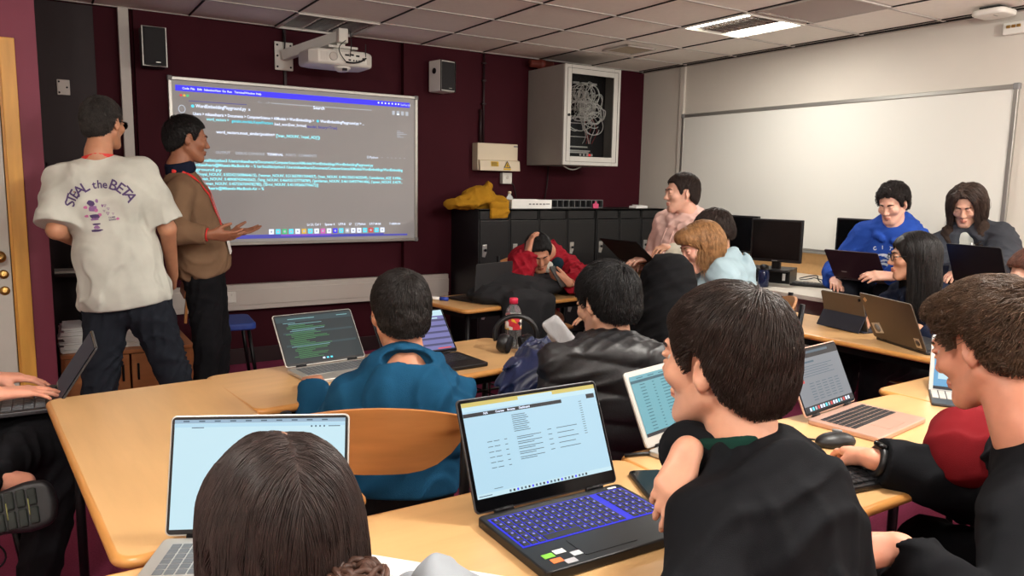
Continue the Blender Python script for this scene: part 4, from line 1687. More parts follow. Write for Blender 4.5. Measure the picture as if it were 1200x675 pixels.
def chair(x, y, rz, label, seat='wood'):
    t = thing('school_chair', label, 'chair', (x, y, 0), rz, 'plywood school chairs')
    ws, wb = .39, .40
    mb = MB()
    n, m = 8, 8
    vs, fs = [], []
    for top in (1, 0):
        for i in range(n + 1):
            for j in range(m + 1):
                u, v = i / n - .5, j / m
                xx = u * ws * (1 - .10 * (1 - v))
                yy = -.19 + .385 * v
                zz = .45 - .012 * (1 - (2 * u) ** 2) + .012 * (v - .4) ** 2 * 4 - .03 * max(0, v - .82) * 5 * .6
                vs.append((xx, yy, zz + (0 if top else -.012)))
    k = (n + 1) * (m + 1)
    for i in range(n):
        for j in range(m):
            a = i * (m + 1) + j
            fs.append([a, a + m + 1, a + m + 2, a + 1])
            fs.append([k + a, k + a + 1, k + a + m + 2, k + a + m + 1])
    for i in range(n):
        for j in (0, m):
            a = i * (m + 1) + j
            fs.append([a, a + m + 1, k + a + m + 1, k + a])
    for j in range(m):
        for i in (0, n):
            a = i * (m + 1) + j
            fs.append([a, a + 1, k + a + 1, k + a])
    mb.add(vs, fs, 0, True)
    mb.build('seat', M['beech'], t, smooth_angle=50)
    mb = MB()
    vs, fs = [], []
    for front in (1, 0):
        for i in range(13):
            for j in range(9):
                u, v = i / 12 - .5, j / 8
                hh = .165 * (1 - .55 * abs(2 * u) ** 3.5)
                zz = .905 - .165 - .012 * (2 * u) ** 2 * (1 - 0) + .165 - hh + hh * v - (.02 * (2 * u) ** 2 if v > .5 else 0)
                yy = -.225 + .16 * u * u * 1.0 - .05 * (v - .5) * .6
                vs.append((u * wb, yy + (.011 if front else 0), zz))
    k = 13 * 9
    for i in range(12):
        for j in range(8):
            a = i * 9 + j
            fs.append([a, a + 1, a + 10, a + 9])
            fs.append([k + a, k + a + 9, k + a + 10, k + a + 1])
    for i in range(12):
        for j in (0, 8):
            a = i * 9 + j
            fs.append([a, a + 9, k + a + 9, k + a])
    for j in range(8):
        for i in (0, 12):
            a = i * 9 + j
            fs.append([a, a + 1, k + a + 1, k + a])
    mb.add(vs, fs, 0, True)
    mb.build('backrest', M['beech'], t, smooth_angle=50)
    for sx in (-1, 1):
        mb = MB()
        mb.tube([(sx * .20, -.24, .90), (sx * .195, -.215, .62), (sx * .185, -.17, .42), (sx * .20, -.22, .012)], [.0125, .0125, .0125, .0125], n=8)
        mb.build('rear_leg', M['steel_black'], t)
        mb = MB()
        mb.tube([(sx * .16, .13, .43), (sx * .19, .20, .012)], .0125, n=8)
        mb.build('front_leg', M['steel_black'], t)
    mb = MB()
    for sx in (-1, 1):
        mb.tube([(sx * .185, -.17, .425), (sx * .16, .13, .425)], .011, n=8)
    mb.tube([(-.16, .08, .425), (.16, .08, .425)], .010, n=8)
    mb.tube([(-.185, -.16, .425), (.185, -.16, .425)], .010, n=8)
    mb.build('seat_frame', M['steel_black'], t)
    return t


ch0 = chair(.735, 1.76, R(-27), 'plywood school chair with curved backrest under the teal hoodie sitter')
CHAIRS = [(1.53, 1.88, -28, 'plywood school chair mostly hidden under the sitter in the black and navy puffer'),
          (.235, .72, 0, 'plywood school chair under the long haired sitter at the bottom left'),
          (.98, .58, 20, 'plywood school chair under the sitter in a black jacket at the centre foreground'),
          (1.53, .53, 20, 'plywood school chair under the sitter using the mouse at the right foreground'),
          (2.12, 2.08, 0, 'plywood school chair under the sitter with the black hood up'),
          (2.86, 2.45, 45, 'plywood school chair under the fair haired sitter in pale blue'),
          (2.93, 4.32, 170, 'plywood school chair under the sitter in the red jacket by the lockers'),
          (3.92, 2.12, 90, 'plywood school chair under the sitter with glasses and long black hair')]
for x, y, a, lb in CHAIRS:
    dup(ch0, (x, y, 0), R(a), lb)
# chair with a blue seat by the back wall
t = thing('blue_seat_chair', 'chair with blue seat and wooden back standing under the projected board', 'chair', (1.02, 5.25, 0), R(-95))
mb = MB()
mb.plate([(-.2, -.19), (.2, -.19), (.2, .2), (-.2, .2)], .43, .475, vertical_round=.05, bev=.012, seg=3)
mb.build('seat', mat('blue_vinyl', (38, 64, 140), .5), t)
mb = MB()
mb.plate([(-.2, -.1), (.2, -.1), (.2, .1), (-.2, .1)], -.008, .008, vertical_round=.04, bev=.003, M=Matrix.Translation((0, -.21, .75)) @ Euler((R(80), 0, 0)).to_matrix().to_4x4())
mb.box((0, -.205, .62), (.06, .016, .3), rot=(R(-6), 0, 0))
mb.build('backrest', M['beech'], t)
for sx in (-1, 1):
    for sy in (-1, 1):
        mb = MB()
        mb.tube([(sx * .16, sy * .15, .44), (sx * .19, sy * .2, .01)], .012, n=8)
        mb.build('leg', M['steel_black'], t)
# stool at the left edge
t = thing('stool', 'round wooden stool seat with black rim at the left edge', 'stool', (-.20, 2.87, 0))
mb = MB()
mb.lathe([(0, .43), (.155, .43), (.165, .437), (.165, .452), (.155, .458), (0, .46)], n=36)
mb.build('seat', M['beech'], t)
mb = MB()
mb.lathe([(0, .39), (.16, .39), (.172, .40), (.172, .436), (.16, .44), (0, .44)], n=36)
mb.build('rim', M['black_plastic'], t)
for k in range(4):
    mb = MB()
    a = PI / 4 + k * PI / 2
    mb.tube([(.11 * math.cos(a), .11 * math.sin(a), .40), (.19 * math.cos(a), .19 * math.sin(a), .01)], .013, n=8)
    mb.build('leg', M['steel_black'], t)

# ------------------------------------------------------------------ lockers
M['locker'] = mat('black_locker_paint', (20, 20, 22), .42, .0, var=.05)
M['latch'] = mat('latch_steel', (190, 190, 188), .3, .8)
LOCK = [(3.10, .30, 'black locker at the left end with the mustard jacket on top'),
        (3.40, .30, 'black locker behind the laptop with shut door under the clear bottle'),
        (3.70, .30, 'black locker behind the head of the sitter in red'),
        (4.00, .32, 'black locker right of the sitter in red, with a dark gap beside it'),
        (4.33, .27, 'black locker standing below the pink tagged metal rail'),
        (4.60, .27, 'black locker second from the corner by the pink hoodie boy'),
        (4.87, .30, 'black locker in the corner with white paper on top')]
for x, w_, lb in LOCK:
    t = thing('locker', lb, 'locker', (x + w_ / 2, 5.69, 0), 0, 'black lockers along the back wall')
    mb = MB()
    d_ = .48
    for sx in (-1, 1):
        mb.box((sx * (w_ / 2 - .008), 0, .6), (.014, d_, 1.2))
    mb.box((0, .23, .6), (w_ - .03, .012, 1.2))
    for z in (.006, .62, 1.19):
        mb.box((0, 0, z), (w_ - .004, d_, .014))
    mb.box((0, -.225, 1.155), (w_ - .004, .03, .09), bev=.003)
    mb.box((0, -.225, .04), (w_ - .004, .03, .08))
    mb.box((0, -.225, .625), (w_ - .004, .03, .03))
    mb.build('carcass', M['locker'], t)
    for z0, z1 in ((.09, .605), (.645, 1.105)):
        mb = MB()
        mb.box((0, -.238, (z0 + z1) / 2), (w_ - .03, .02, z1 - z0), bev=.004)
        mb.box((.0, -.249, z1 - .03), (w_ - .06, .003, .004))
        dd = mb.build('door', M['locker'], t)
        mb = MB()
        zz = (z0 + z1) / 2 - .02
        x_ = -w_ / 2 + .055
        mb.plate([(-.022, -.05), (.005, -.055), (.02, -.02), (.024, .05), (-.02, .05)], 0, .006, bev=.0015, M=Matrix.Translation((x_, -.248, zz)) @ Euler((R(90), 0, 0)).to_matrix().to_4x4())
        mb.build('latch_plate', M['latch'], dd)
        mb = MB()
        mb.lathe([(0, 0), (.011, 0), (.011, .016), (0, .018)], (x_ + .004, -.252, zz + .005), M=Euler((R(90), 0, 0)).to_matrix(), n=12)
        mb.build('keyhole', M['steel_black'], dd)

# things on top of the lockers
t = thing('white_tray_box', 'white open cardboard tray lying on top of the lockers', 'box', (3.66, 5.62, 1.2), R(-3))
mb = MB()
mb.box((0, 0, .006), (.40, .26, .008))
for sy in (-1, 1):
    mb.box((0, sy * .13, .04), (.40, .005, .075))
for sx in (-1, 1):
    mb.box((sx * .198, 0, .04), (.005, .255, .075))
mb.build('tray', M['paper'], t)
mb = MB()
for k in range(5):
    mb.box((-.02 + .035 * k, -.134, .04), (.022, .002, .012))
mb.box((.16, -.134, .042), (.04, .002, .008))
mb.build('print', M['grey_plastic'], t)
t = thing('patch_rail', 'black metal rail with square openings lying on top of the lockers', 'rail', (4.20, 5.62, 1.2))
mb = MB()
for z in (.006, .074):
    mb.box((0, 0, z), (.66, .03, .008))
for k in range(11):
    mb.box((-.325 + .065 * k, 0, .04), (.007, .03, .066))
mb.build('frame', mat('worn_steel', (120, 122, 124), .4, .7), t)
mb = MB()
mb.box((0, .02, .04), (.64, .008, .06))
mb.build('back_plate', M['steel_black'], t)
t = thing('pink_tag', 'small pink tag hanging on the metal rail over the lockers', 'tag', (4.43, 5.59, 1.2))
mb = MB()
mb.plate([(-.03, .0), (.03, .0), (.034, .04), (.01, .045), (.006, .065), (-.006, .065), (-.01, .045), (-.034, .04)], -.006, .006, bev=.002, M=Matrix.Translation((0, 0, .0)) @ Euler((R(90), 0, 0)).to_matrix().to_4x4())
mb.build('tag', mat('pink_plastic', (214, 80, 120), .5), t)
t = thing('paper_sheet', 'folded white paper lying on top of the corner locker', 'paper', (4.93, 5.56, 1.2), R(8))
mb = MB()
mb.box((0, 0, .012), (.17, .09, .022), bev=.004)
mb.box((.02, 0, .026), (.12, .09, .006), rot=(0, R(5), 0))
mb.build('sheet', M['paper'], t)
t = thing('clear_bottle', 'small clear plastic bottle standing on the lockers by the mustard jacket', 'bottle', (3.455, 5.54, 1.2))
M['pet'] = mat('clear_plastic', (232, 236, 238), .06, trans=.9, ior=1.2)
mb = MB()
mb.lathe([(0, 0), (.028, 0), (.032, .008), (.032, .085), (.026, .10), (.013, .118), (.012, .13), (0, .13)], n=20)
mb.build('bottle', M['pet'], t)
mb = MB()
mb.lathe([(0, .127), (.015, .127), (.015, .147), (0, .148)], n=16)
mb.build('cap', M['cream_plastic'], t)
# mustard jacket heap
t = thing('mustard_jacket', 'crumpled mustard yellow jacket thrown over the end locker', 'jacket', (3.20, 5.6, 1.2))
M['mustard'] = fabric('mustard_cloth', (176, 128, 36), 500)
B0 = V3(3.20, 5.6, 1.205)
q = [ell(B0 + [-.17, -.02, .035], (.17, .14, .04)), ell(B0 + [-.02, .0, .085], (.14, .13, .085), k=.04), cap(B0 + [-.02, -.04, .12], B0 + [.07, -.03, .185], .05, .035, .04),
     ell(B0 + [.14, .0, .05], (.11, .13, .055), k=.04), cap(B0 + [-.30, -.05, .03], B0 + [-.14, -.05, .07], .032, .045, .03), box_(B0 + [.10, -.155, -.03], (.085, .012, .055), rad=.010, k=.02),
     box_(B0 + [.10, -.13, .03], (.085, .04, .02), rad=.012, k=.02), plane(B0 + [0, .0, -.002], (0, .0, -1)) if False else box_(B0 + [.03, .03, .02], (.2, .1, .022), k=.03)]
soft('cloth', q, .007, M['mustard'], t, heap(.02, (14, 14, 10), 4), .02)

# ------------------------------------------------------------------ low cupboard, papers and bags behind the standing pair
t = thing('low_cupboard', 'low brown wooden cupboard behind the standing man in the white shirt', 'cupboard', (.43, 5.1, 0))
mb = MB()
mb.box((0, 0, .40), (.70, .52, .022), bev=.003)
for sx in (-1, 1):
    mb.box((sx * .338, 0, .195), (.02, .5, .39))
mb.box((0, .24, .2), (.66, .015, .38))
mb.box((0, 0, .03), (.66, .48, .02))
mb.build('carcass', M['beech_dark'], t)
for sx in (-1, 1):
    mb = MB()
    mb.box((sx * .168, -.252, .2), (.325, .018, .37), bev=.003)
    d = mb.build('door', M['beech_dark'], t)
    mb = MB()
    mb.box((sx * .04, -.266, .28), (.012, .012, .10), bev=.003)
    mb.build('handle', M['steel_black'], d)
rg = random.Random(3)
for i, (x, y, n_) in enumerate(((.19, 5.03, 14), (.42, 5.06, 12))):
    t = thing('paper_stack', ('tall uneven stack of white booklets on the cupboard nearest the wall' if i == 0 else 'stack of white booklets on the cupboard behind the white shirted man'), 'papers', (x, y, .411), 0, 'booklet stacks on the low cupboard')
    z = 0
    for k in range(n_):
        th_ = rg.uniform(.006, .013)
        mb = MB()
        mb.box((rg.uniform(-.012, .012), rg.uniform(-.012, .012), z + th_ / 2), (.20, .28, th_ - .002), rot=(0, 0, rg.uniform(-.06, .06)))
        mb.build('booklet', M['paper'], t)
        z += th_
t = thing('black_bag', 'black bag with straps heaped on the paper stacks', 'bag', (.36, 5.02, .55))
B0 = V3(.37, 5.02, .575)
q = [ell(B0 + [0, 0, .06], (.13, .11, .09)), ell(B0 + [-.09, -.02, .03], (.09, .08, .05), k=.04), cap(B0 + [-.16, -.05, .16], B0 + [.05, -.07, .08], .018, .018, .02), cap(B0 + [-.12, -.07, .10], B0 + [.02, -.10, .02], .014, .014, .02), ell(B0 + [.05, -.05, .15], (.07, .06, .05), k=.03)]
M['blackcloth'] = fabric('black_cloth', (30, 30, 33), 700)
soft('bag', q, .007, M['blackcloth'], t, heap(.014, (13, 13, 13), 8), .014)
t = thing('shelf_unit', 'dark shelf unit standing in the recess behind the white shirted man', 'shelf', (.27, 5.70, 0))
mb = MB()
for z in (.42, .78, 1.14, 1.48):
    mb.box((0, 0, z), (.38, .26, .02))
for sx in (-1, 1):
    mb.box((sx * .19, 0, .75), (.02, .26, 1.5))
mb.build('frame', M['dark_door'], t)
t = thing('white_folder', 'grey white folder lying on the dark shelf behind the white shirt', 'folder', (.16, 5.68, .79))
mb = MB()
mb.box((0, 0, .008), (.14, .2, .014), bev=.003)
mb.build('folder', M['trunk'], t)

# ------------------------------------------------------------------ monitors, computer, keyboards on the white bench
def monitor(label, x, y, z0, w_, h_, rz, zb):
    t = thing('monitor', label, 'monitor', (x, y, zb), rz, 'black desktop monitors on the bench')
    mb = MB()
    z = z0 - zb
    mb.box((0, .0, z + h_ / 2), (w_, .03, h_), bev=.005)
    mb.box((0, .03, z + h_ / 2), (w_ * .6, .04, h_ * .6), bev=.01)
    mb.build('housing', M['black_plastic'], t)
    mb = MB()
    mb.box((0, -.0155, z + h_ / 2 + .004), (w_ - .026, .002, h_ - .034))
    mb.build('screen', M['black_gloss'], t)
    mb = MB()
    mb.box((0, .03, (z + .12) / 2), (.06, .03, z + .10), bev=.004)
    mb.build('stand', M['black_plastic'], t)
    mb = MB()
    mb.plate([(-.11, -.08), (.11, -.08), (.11, .09), (-.11, .09)], 0, .014, vertical_round=.04, bev=.004)
    mb.build('foot', M['black_plastic'], t)
    mb = MB()
    mb.box((0, -.017, z + .01), (.04, .002, .006))
    mb.build('badge', M['grey_plastic'], t)
    return t


def pos(px, py, D):
    return at_d(px, py, D)


p = at_d(910, 282, 5.35)
monitor('black desktop monitor standing on the small computer case, screen off', p[0], p[1], p[2] - .15, .36, .30, R(-70), .835)
p = at_x(856, 274, 5.0)
monitor('black desktop monitor at the far end behind the fair haired sitter', 5.0, p[1], p[2] - .15, .56, .31, R(-86), .73)
p = at_x(1010, 280, 5.05)
monitor('black desktop monitor left of the boy in the blue hoodie', 5.05, p[1] - .05, p[2] - .135, .47, .28, R(-82), .73)
q1 = at_z(884, 331, .73)
t = thing('desktop_computer', 'small flat black desktop computer case under the monitor', 'computer', (4.62, 3.74, .73), R(-62))
mb = MB()
mb.box((0, 0, .05), (.36, .30, .095), bev=.004)
mb.build('case', M['black_plastic'], t)
mb = MB()
mb.box((0, -.152, .05), (.34, .004, .08), bev=.001)
for k in range(8):
    mb.box((-.12 + .012 * k, -.155, .05), (.005, .003, .06))
mb.build('front_panel', M['steel_black'], t)
mb = MB()
mb.box((.14, -.155, .05), (.02, .002, .05))
mb.box((.02, -.155, .045), (.03, .002, .045))
mb.build('label', M['paper'], t)


def keyboard(name, label, x, y, z, rz, w_, d_, rows, cols, group=None, slope=.0):
    t = thing(name, label, 'keyboard', (x, y, z), rz, group)
    mb = MB()
    mb.box((0, 0, .009), (w_, d_, .016), bev=.005)
    mb.build('base', M['black_plastic'], t)
    mb = MB()
    kw, kd = (w_ - .02) / cols, (d_ - .02) / rows
    for r_ in range(rows):
        for c_ in range(cols):
            if cols > 16 and c_ in (14, 18):
                continue
            if r_ == 0 and 4 <= c_ <= 8:
                if c_ == 6:
                    mb.box((-w_ / 2 + .01 + kw * 6.5, -d_ / 2 + .01 + kd * .5, .019), (kw * 5 - .003, kd - .003, .008), bev=.0015, seg=1)
                continue
            mb.box((-w_ / 2 + .01 + kw * (c_ + .5), -d_ / 2 + .01 + kd * (r_ + .5), .019), (kw - .003, kd - .003, .008), bev=.0015, seg=1)
    mb.build('keys', M['key_black'], t)
    return t


keyboard('keyboard', 'thin dark keyboard lying on the white bench by the computer', 4.67, 3.32, .73, R(-66), .40, .13, 5, 15)
k = keyboard('keyboard', 'full size black keyboard at the hand of the mouse user', 1.60, 1.025, .73, R(-8), .43, .14, 6, 22)
mb = MB()
mb.box((0, .055, .0185), (.12, .010, .004))
mb.build('logo_strip', M['grey_plastic'], k)
# wires on the bench
t = thing('bench_cables', 'tangle of dark and white leads on the white bench beside the computer', 'cables', (4.85, 3.5, .73))
for k, (r_, m_) in enumerate(((.005, 'white_plastic'), (.004, 'black_plastic'), (.004, 'black_plastic'))):
    mb = MB()
    mb.tube([(.05 + .1 * math.cos(3 * t_ + k) * (1 - .3 * t_), -.10 + .25 * t_ + .06 * math.sin(5 * t_ + k), .006 + .02 * math.sin(PI * t_) * (k + .5)) for t_ in np.linspace(0, 1, 24)], r_, n=6)
    mb.build('lead', M[m_], t)
t = thing('blue_water_bottle', 'dark blue drinking bottle standing on the white bench', 'bottle', tuple(at_z(894, 336, .73)))
M['bluebottle'] = mat('blue_tritan', (40, 54, 96), .15, trans=.4)
mb = MB()
mb.lathe([(0, 0), (.035, 0), (.038, .006), (.038, .10), (.03, .12), (.026, .125), (0, .125)], n=20)
mb.build('bottle', M['bluebottle'], t)
mb = MB()
mb.lathe([(0, .122), (.03, .122), (.03, .15), (.012, .158), (0, .158)], n=20)
mb.build('lid', M['black_plastic'], t)
t = thing('adapter_cluster', 'small black adapters and leads heaped behind the blue bottle', 'adapter', (4.50, 4.12, .73), R(20))
for k, (x, y, a) in enumerate(((0, 0, .1), (.1, .05, .5), (-.08, .06, -.4))):
    mb = MB()
    mb.box((x, y, .02), (.10, .05, .038), rot=(0, 0, a), bev=.006)
    mb.build('adapter', M['black_plastic'], t)
mb = MB()
mb.tube([(-.1 + .25 * t_, -.04 + .05 * math.sin(8 * t_), .05 + .05 * math.sin(PI * t_)) for t_ in np.linspace(0, 1, 20)], .006, n=6)
mb.build('lead', M['black_plastic'], t)
# ------------------------------------------------------------------ laptops and tablets
M['shell_matt'] = mat('matt_black_shell', (22, 22, 24), .7, spec=.2)
SC = {}


def laptop(label, q, w_, h_, d_, body, keys, deck=None, kb=(15, 6), frame=.008, chin=.012, pad=True, t_=.015, lid=None, bezel=None, cat='laptop', group='laptops', keyboard_glow=None, numpad=False, name='laptop'):
    x, y, z, rz, tilt = q
    o = thing(name, label, cat, (x, y, z), rz, group)
    deck = deck or body
    lid = lid or body
    bezel = bezel or M['black_gloss']
    mb = MB()
    mb.plate([(-w_ / 2, -d_), (w_ / 2, -d_), (w_ / 2, .0), (-w_ / 2, .0)], .001, t_, vertical_round=.012, bev=.003)
    for sx in (-1, 1):
        for yy in (-.02, -d_ + .02):
            mb.box((sx * (w_ / 2 - .03), yy, .001), (.02, .008, .002))
    mb.build('base', body, o)
    kw = w_ * (.86 if not numpad else .92)
    kd = d_ * (.50 if pad else .8)
    ky0 = -.028 - kd
    mb = MB()
    mb.box((0, ky0 + kd / 2, t_ + .0002), (kw + .006, kd + .006, .0012))
    mb.build('keyboard_well', keyboard_glow or deck, o)
    mb = MB()
    nc_, nr = kb
    sx_, sy_ = kw / nc_, kd / nr
    for r_ in range(nr):
        for c_ in range(nc_):
            xx = -kw / 2 + (c_ + .5) * sx_
            if numpad and c_ == nc_ - 5:
                continue
            if r_ == 0 and 3 <= c_ <= 7:
                if c_ == 5:
                    mb.box((xx, ky0 + sy_ * .5, t_ + .0012), (5 * sx_ - .0025, sy_ - .0025, .0022), bev=.0008, seg=1)
                continue
            mb.box((xx, ky0 + (r_ + .5) * sy_, t_ + .0012), (sx_ - .0028, sy_ - .0028, .0022), bev=.0008, seg=1)
    mb.build('keys', keys, o)
    if pad:
        mb = MB()
        pw, ph_ = w_ * .34, d_ * .26
        px_ = -w_ * .06 if numpad else 0
        mb.plate([(px_ - pw / 2, -d_ + .02), (px_ + pw / 2, -d_ + .02), (px_ + pw / 2, -d_ + .02 + ph_), (px_ - pw / 2, -d_ + .02 + ph_)], t_ - .001, t_ + .0008, vertical_round=.005)
        mb.build('touchpad', M['pad_' + body.name] if ('pad_' + body.name) in M else deck, o)
    mb = MB()
    for sx in (-1, 1):
        mb.tube([(sx * w_ * .38, .002, t_ + .001), (sx * w_ * .26, .002, t_ + .001)], .0055, n=8)
    mb.build('hinge', M['steel_black'], o)
    mb = MB()
    mb.plate([(-w_ / 2, 0), (w_ / 2, 0), (w_ / 2, h_), (-w_ / 2, h_)], 0, .006, vertical_round=.010, bev=.0015, M=Euler((R(90), 0, 0)).to_matrix().to_4x4() @ Matrix.Translation((0, 0, -.006)))
    l = mb.build('lid', lid, o)
    l.location = (0, .002, t_ + .002)
    l.rotation_euler = (-tilt, 0, 0)
    mb = MB()
    mb.plate([(-w_ / 2 + .003, .003), (w_ / 2 - .003, .003), (w_ / 2 - .003, h_ - .003), (-w_ / 2 + .003, h_ - .003)], 0, .0012, vertical_round=.008, M=Euler((R(90), 0, 0)).to_matrix().to_4x4() @ Matrix.Translation((0, 0, -.0002)))
    mb.build('bezel', bezel, l)
    s = Scr(-.0022)
    s.u0, s.v0 = -w_ / 2 + frame, chin
    s.W, s.H = w_ - 2 * frame, h_ - chin - frame
    return o, l, s


def panel(s, k, a=0, b=0, c=1, d=1, lay=0):
    s.rect(k, s.u0 + a * s.W, s.v0 + b * s.H, s.u0 + c * s.W, s.v0 + d * s.H, lay)


def line(s, k, a, b, c, t=.008, lay=3):
    s.rect(k, s.u0 + a * s.W, s.v0 + b * s.H - t * s.H / 2, s.u0 + c * s.W, s.v0 + b * s.H + t * s.H / 2, lay)


G['scr_white'] = glow('screen_ice_white', (206, 240, 252), .95)
G['scr_white2'] = glow('screen_blue_white', (188, 228, 248), .95)
G['scr_bar'] = glow('screen_grey_bar', (160, 190, 214), .9)
G['scr_yellow'] = glow('screen_yellow_tabs', (226, 206, 110), .9)
G['scr_ink'] = glow('screen_ink', (86, 112, 130), .8)
G['scr_dark'] = glow('screen_dark', (26, 30, 40), .9)
G['scr_teal'] = glow('screen_teal', (118, 190, 204), .85)
G['scr_teal_ink'] = glow('screen_teal_ink', (52, 108, 126), .8)
G['scr_grey'] = glow('screen_grey', (152, 158, 166), .75)
G['scr_code'] = glow('screen_code_bg', (22, 40, 46), .9)
G['scr_code2'] = glow('screen_code_band', (40, 66, 74), .9)
G['scr_green'] = glow('screen_code_green', (70, 150, 84), .9)
G['scr_pale'] = glow('screen_code_pale', (130, 190, 196), .9)
G['scr_purp'] = glow('screen_lilac', (126, 126, 190), .85)
G['scr_purp2'] = glow('screen_dark_lilac', (74, 74, 120), .85)
G['scr_blue'] = glow('screen_sky', (110, 180, 226), .9)
G['kb_blue'] = glow('key_light_blue', (40, 44, 235), 1.0)
G['key_line'] = glow('key_light_white', (150, 150, 255), 1.0)
M['pad_silver_aluminium'] = mat('touchpad_silver', (176, 174, 168), .35, .4)
M['pad_rose_aluminium'] = mat('touchpad_rose', (198, 160, 142), .35, .4)

# 1 silver laptop in front of the long haired sitter
o, l, s = laptop('silver laptop with blank bright page in front of the long brown hair', (.322, 1.395, .73, R(-26), R(17)), .335, .222, .225, M['silver'], M['key_grey'], bezel=M['black_plastic'])
panel(s, 'scr_white')
panel(s, 'scr_bar', 0, .965, 1, 1, 1)
for k in range(10):
    line(s, 'scr_ink', .05 + .09 * k, .985, .085 + .09 * k, .012)
line(s, 'scr_white2', .0, .945, 1, .03, 2)
line(s, 'scr_ink', .10, .925, .17, .008)
for k in range(4):
    s.disc('scr_ink', s.u0 + s.W * (.80 + .025 * k), s.v0 + s.H * .925, .0018, 3)
line(s, 'scr_ink', .90, .925, .97, .008)
s.build(G, l)

# 2 black gaming laptop
o, l, s = laptop('black laptop with blue backlit keyboard and bright web page', (.895, 1.247, .73, R(-1), R(24)), .36, .232, .255, M['black_plastic'], M['key_black'], kb=(19, 6), numpad=True, frame=.009, chin=.028, t_=.020, keyboard_glow=G['kb_blue'], lid=M['dark_lid'])
panel(s, 'scr_white2')
panel(s, 'scr_yellow', 0, .955, 1, 1, 1)
panel(s, 'scr_white', .40, .955, .66, .99, 2)
panel(s, 'scr_white', 0, .905, 1, .955, 1)
panel(s, 'scr_dark', 0, .845, .72, .885, 1)
panel(s, 'scr_dark', .92, .85, .985, .90, 2)
for k, t_ in enumerate(('N/A', 'Courses', 'Browse', 'Dashboard')):
    s.text('white', s.u0 + s.W * (.14 + .085 * k), s.v0 + s.H * .856, t_, .0062, bold=.0002)
for k in range(9):
    line(s, 'scr_ink', .33, .80 - .022 * k, .43 + .01 * (k % 3), .007)
for k in range(15):
    line(s, 'scr_ink', .85, .83 - .026 * k, .872, .006)
for k in range(6):
    v = .56 - .055 * k
    line(s, 'scr_ink', .13, v, .165, .007)
    line(s, 'scr_ink', .175, v, .215, .007)
    line(s, 'scr_ink', .25, v, .27, .007)
    if k < 5:
        line(s, 'scr_ink', .34, v - .0, .52, .007)
        line(s, 'scr_ink', .34, v - .02, .46, .007)
        line(s, 'scr_ink', .64, v + .02, .80 - .03 * (k % 2), .007)
        line(s, 'scr_ink', .57, v + .02, .60, .007)
line(s, 'scr_ink', .12, .075, .18, .006)
panel(s, 'scr_white', 0, 0, 1, .045, 1)
for k in range(22):
    kk = ('scr_ink', 'scr_dark', 'blue', 'scr_ink')[k % 4]
    a = .22 + .027 * k
    panel(s, kk, a, .010, a + .013, .034, 2)
line(s, 'scr_ink', .01, .022, .1, .008)
s.build(G, l)
mb = MB()
kw, kd = .36 * .92, .255 * .5
for r_ in range(6):
    for c_ in range(19):
        if c_ == 14:
            continue
        a, b_ = kw / 19, kd / 6
        x_, y_ = -kw / 2 + (c_ + .5) * a, -.028 - kd + (r_ + .5) * b_
        if r_ == 0 and 3 <= c_ <= 7:
            continue
        mb.box((x_, y_ + .002, .0225), (.0045, .005, .0003))
mb.build('key_legend', G['key_line'], o)
for x_, y_, c_ in ((-.145, -.205, (120, 190, 60)), (-.118, -.200, (214, 216, 214)), (-.140, -.226, (226, 120, 60)), (-.092, -.220, (190, 196, 200)), (-.118, -.238, (180, 180, 184))):
    mb = MB()
    mb.box((x_, y_, .0203), (.023, .015, .0006))
    mb.build('sticker', mat('sticker_%d' % (c_[0]), c_, .5), o)
mb = MB()
mb.box((.15, -.016, .0203), (.022, .006, .0006))
mb.build('power_light', M['paper'], o)

# 3 small silver chromebook
o, l, s = laptop('small silver laptop with teal table page beside the foreground face', (1.436, 1.413, .73, R(12), R(25)), .30, .20, .205, M['silver'], M['key_black'], frame=.014, chin=.026, bezel=M['silver'])
panel(s, 'scr_teal')
panel(s, 'scr_teal_ink', 0, .88, 1, .925, 1)
panel(s, 'scr_dark', 0, 0, 1, .055, 1)
for k in range(15):
    v = .84 - .053 * k
    for a, b_ in ((.12, .2), (.32, .35), (.46, .62), (.70, .78)):
        line(s, 'scr_teal_ink', a, v, b_, .011)
for k in range(4):
    line(s, 'scr_teal_ink', .1 + .18 * k, .955, .2 + .18 * k, .012)
s.text('grey', -.014, .008, 'acer', .013, bold=.0004)
s.build(G, l)

# 4 rose gold laptop
o, l, s = laptop('rose gold laptop open on a grey document page', (2.03, 1.372, .73, R(8), R(25)), .304, .20, .213, M['rose'], M['key_black'], kb=(14, 6), frame=.007, chin=.010)
panel(s, 'scr_grey')
panel(s, 'scr_dark', 0, .86, 1, 1, 1)
panel(s, 'scr_ink', 0, .93, .8, .97, 2)
line(s, 'scr_ink', .08, .79, .45, .03)
for k in range(5):
    line(s, 'scr_ink', .08, .72 - .04 * k, .8 - .1 * (k % 2), .008)
panel(s, 'red', .10, .47, .15, .52, 2)
for k in range(7):
    for c_ in range(5):
        line(s, 'scr_ink', .22 + .13 * c_, .44 - .045 * k, .31 + .13 * c_, .010)
panel(s, 'scr_dark', 0, 0, 1, .10, 1)
for k in range(16):
    a = .08 + .053 * k
    panel(s, ('white', 'cyan', 'grey', 'red', 'white')[k % 5], a, .02, a + .035, .075, 2)
s.build(G, l)

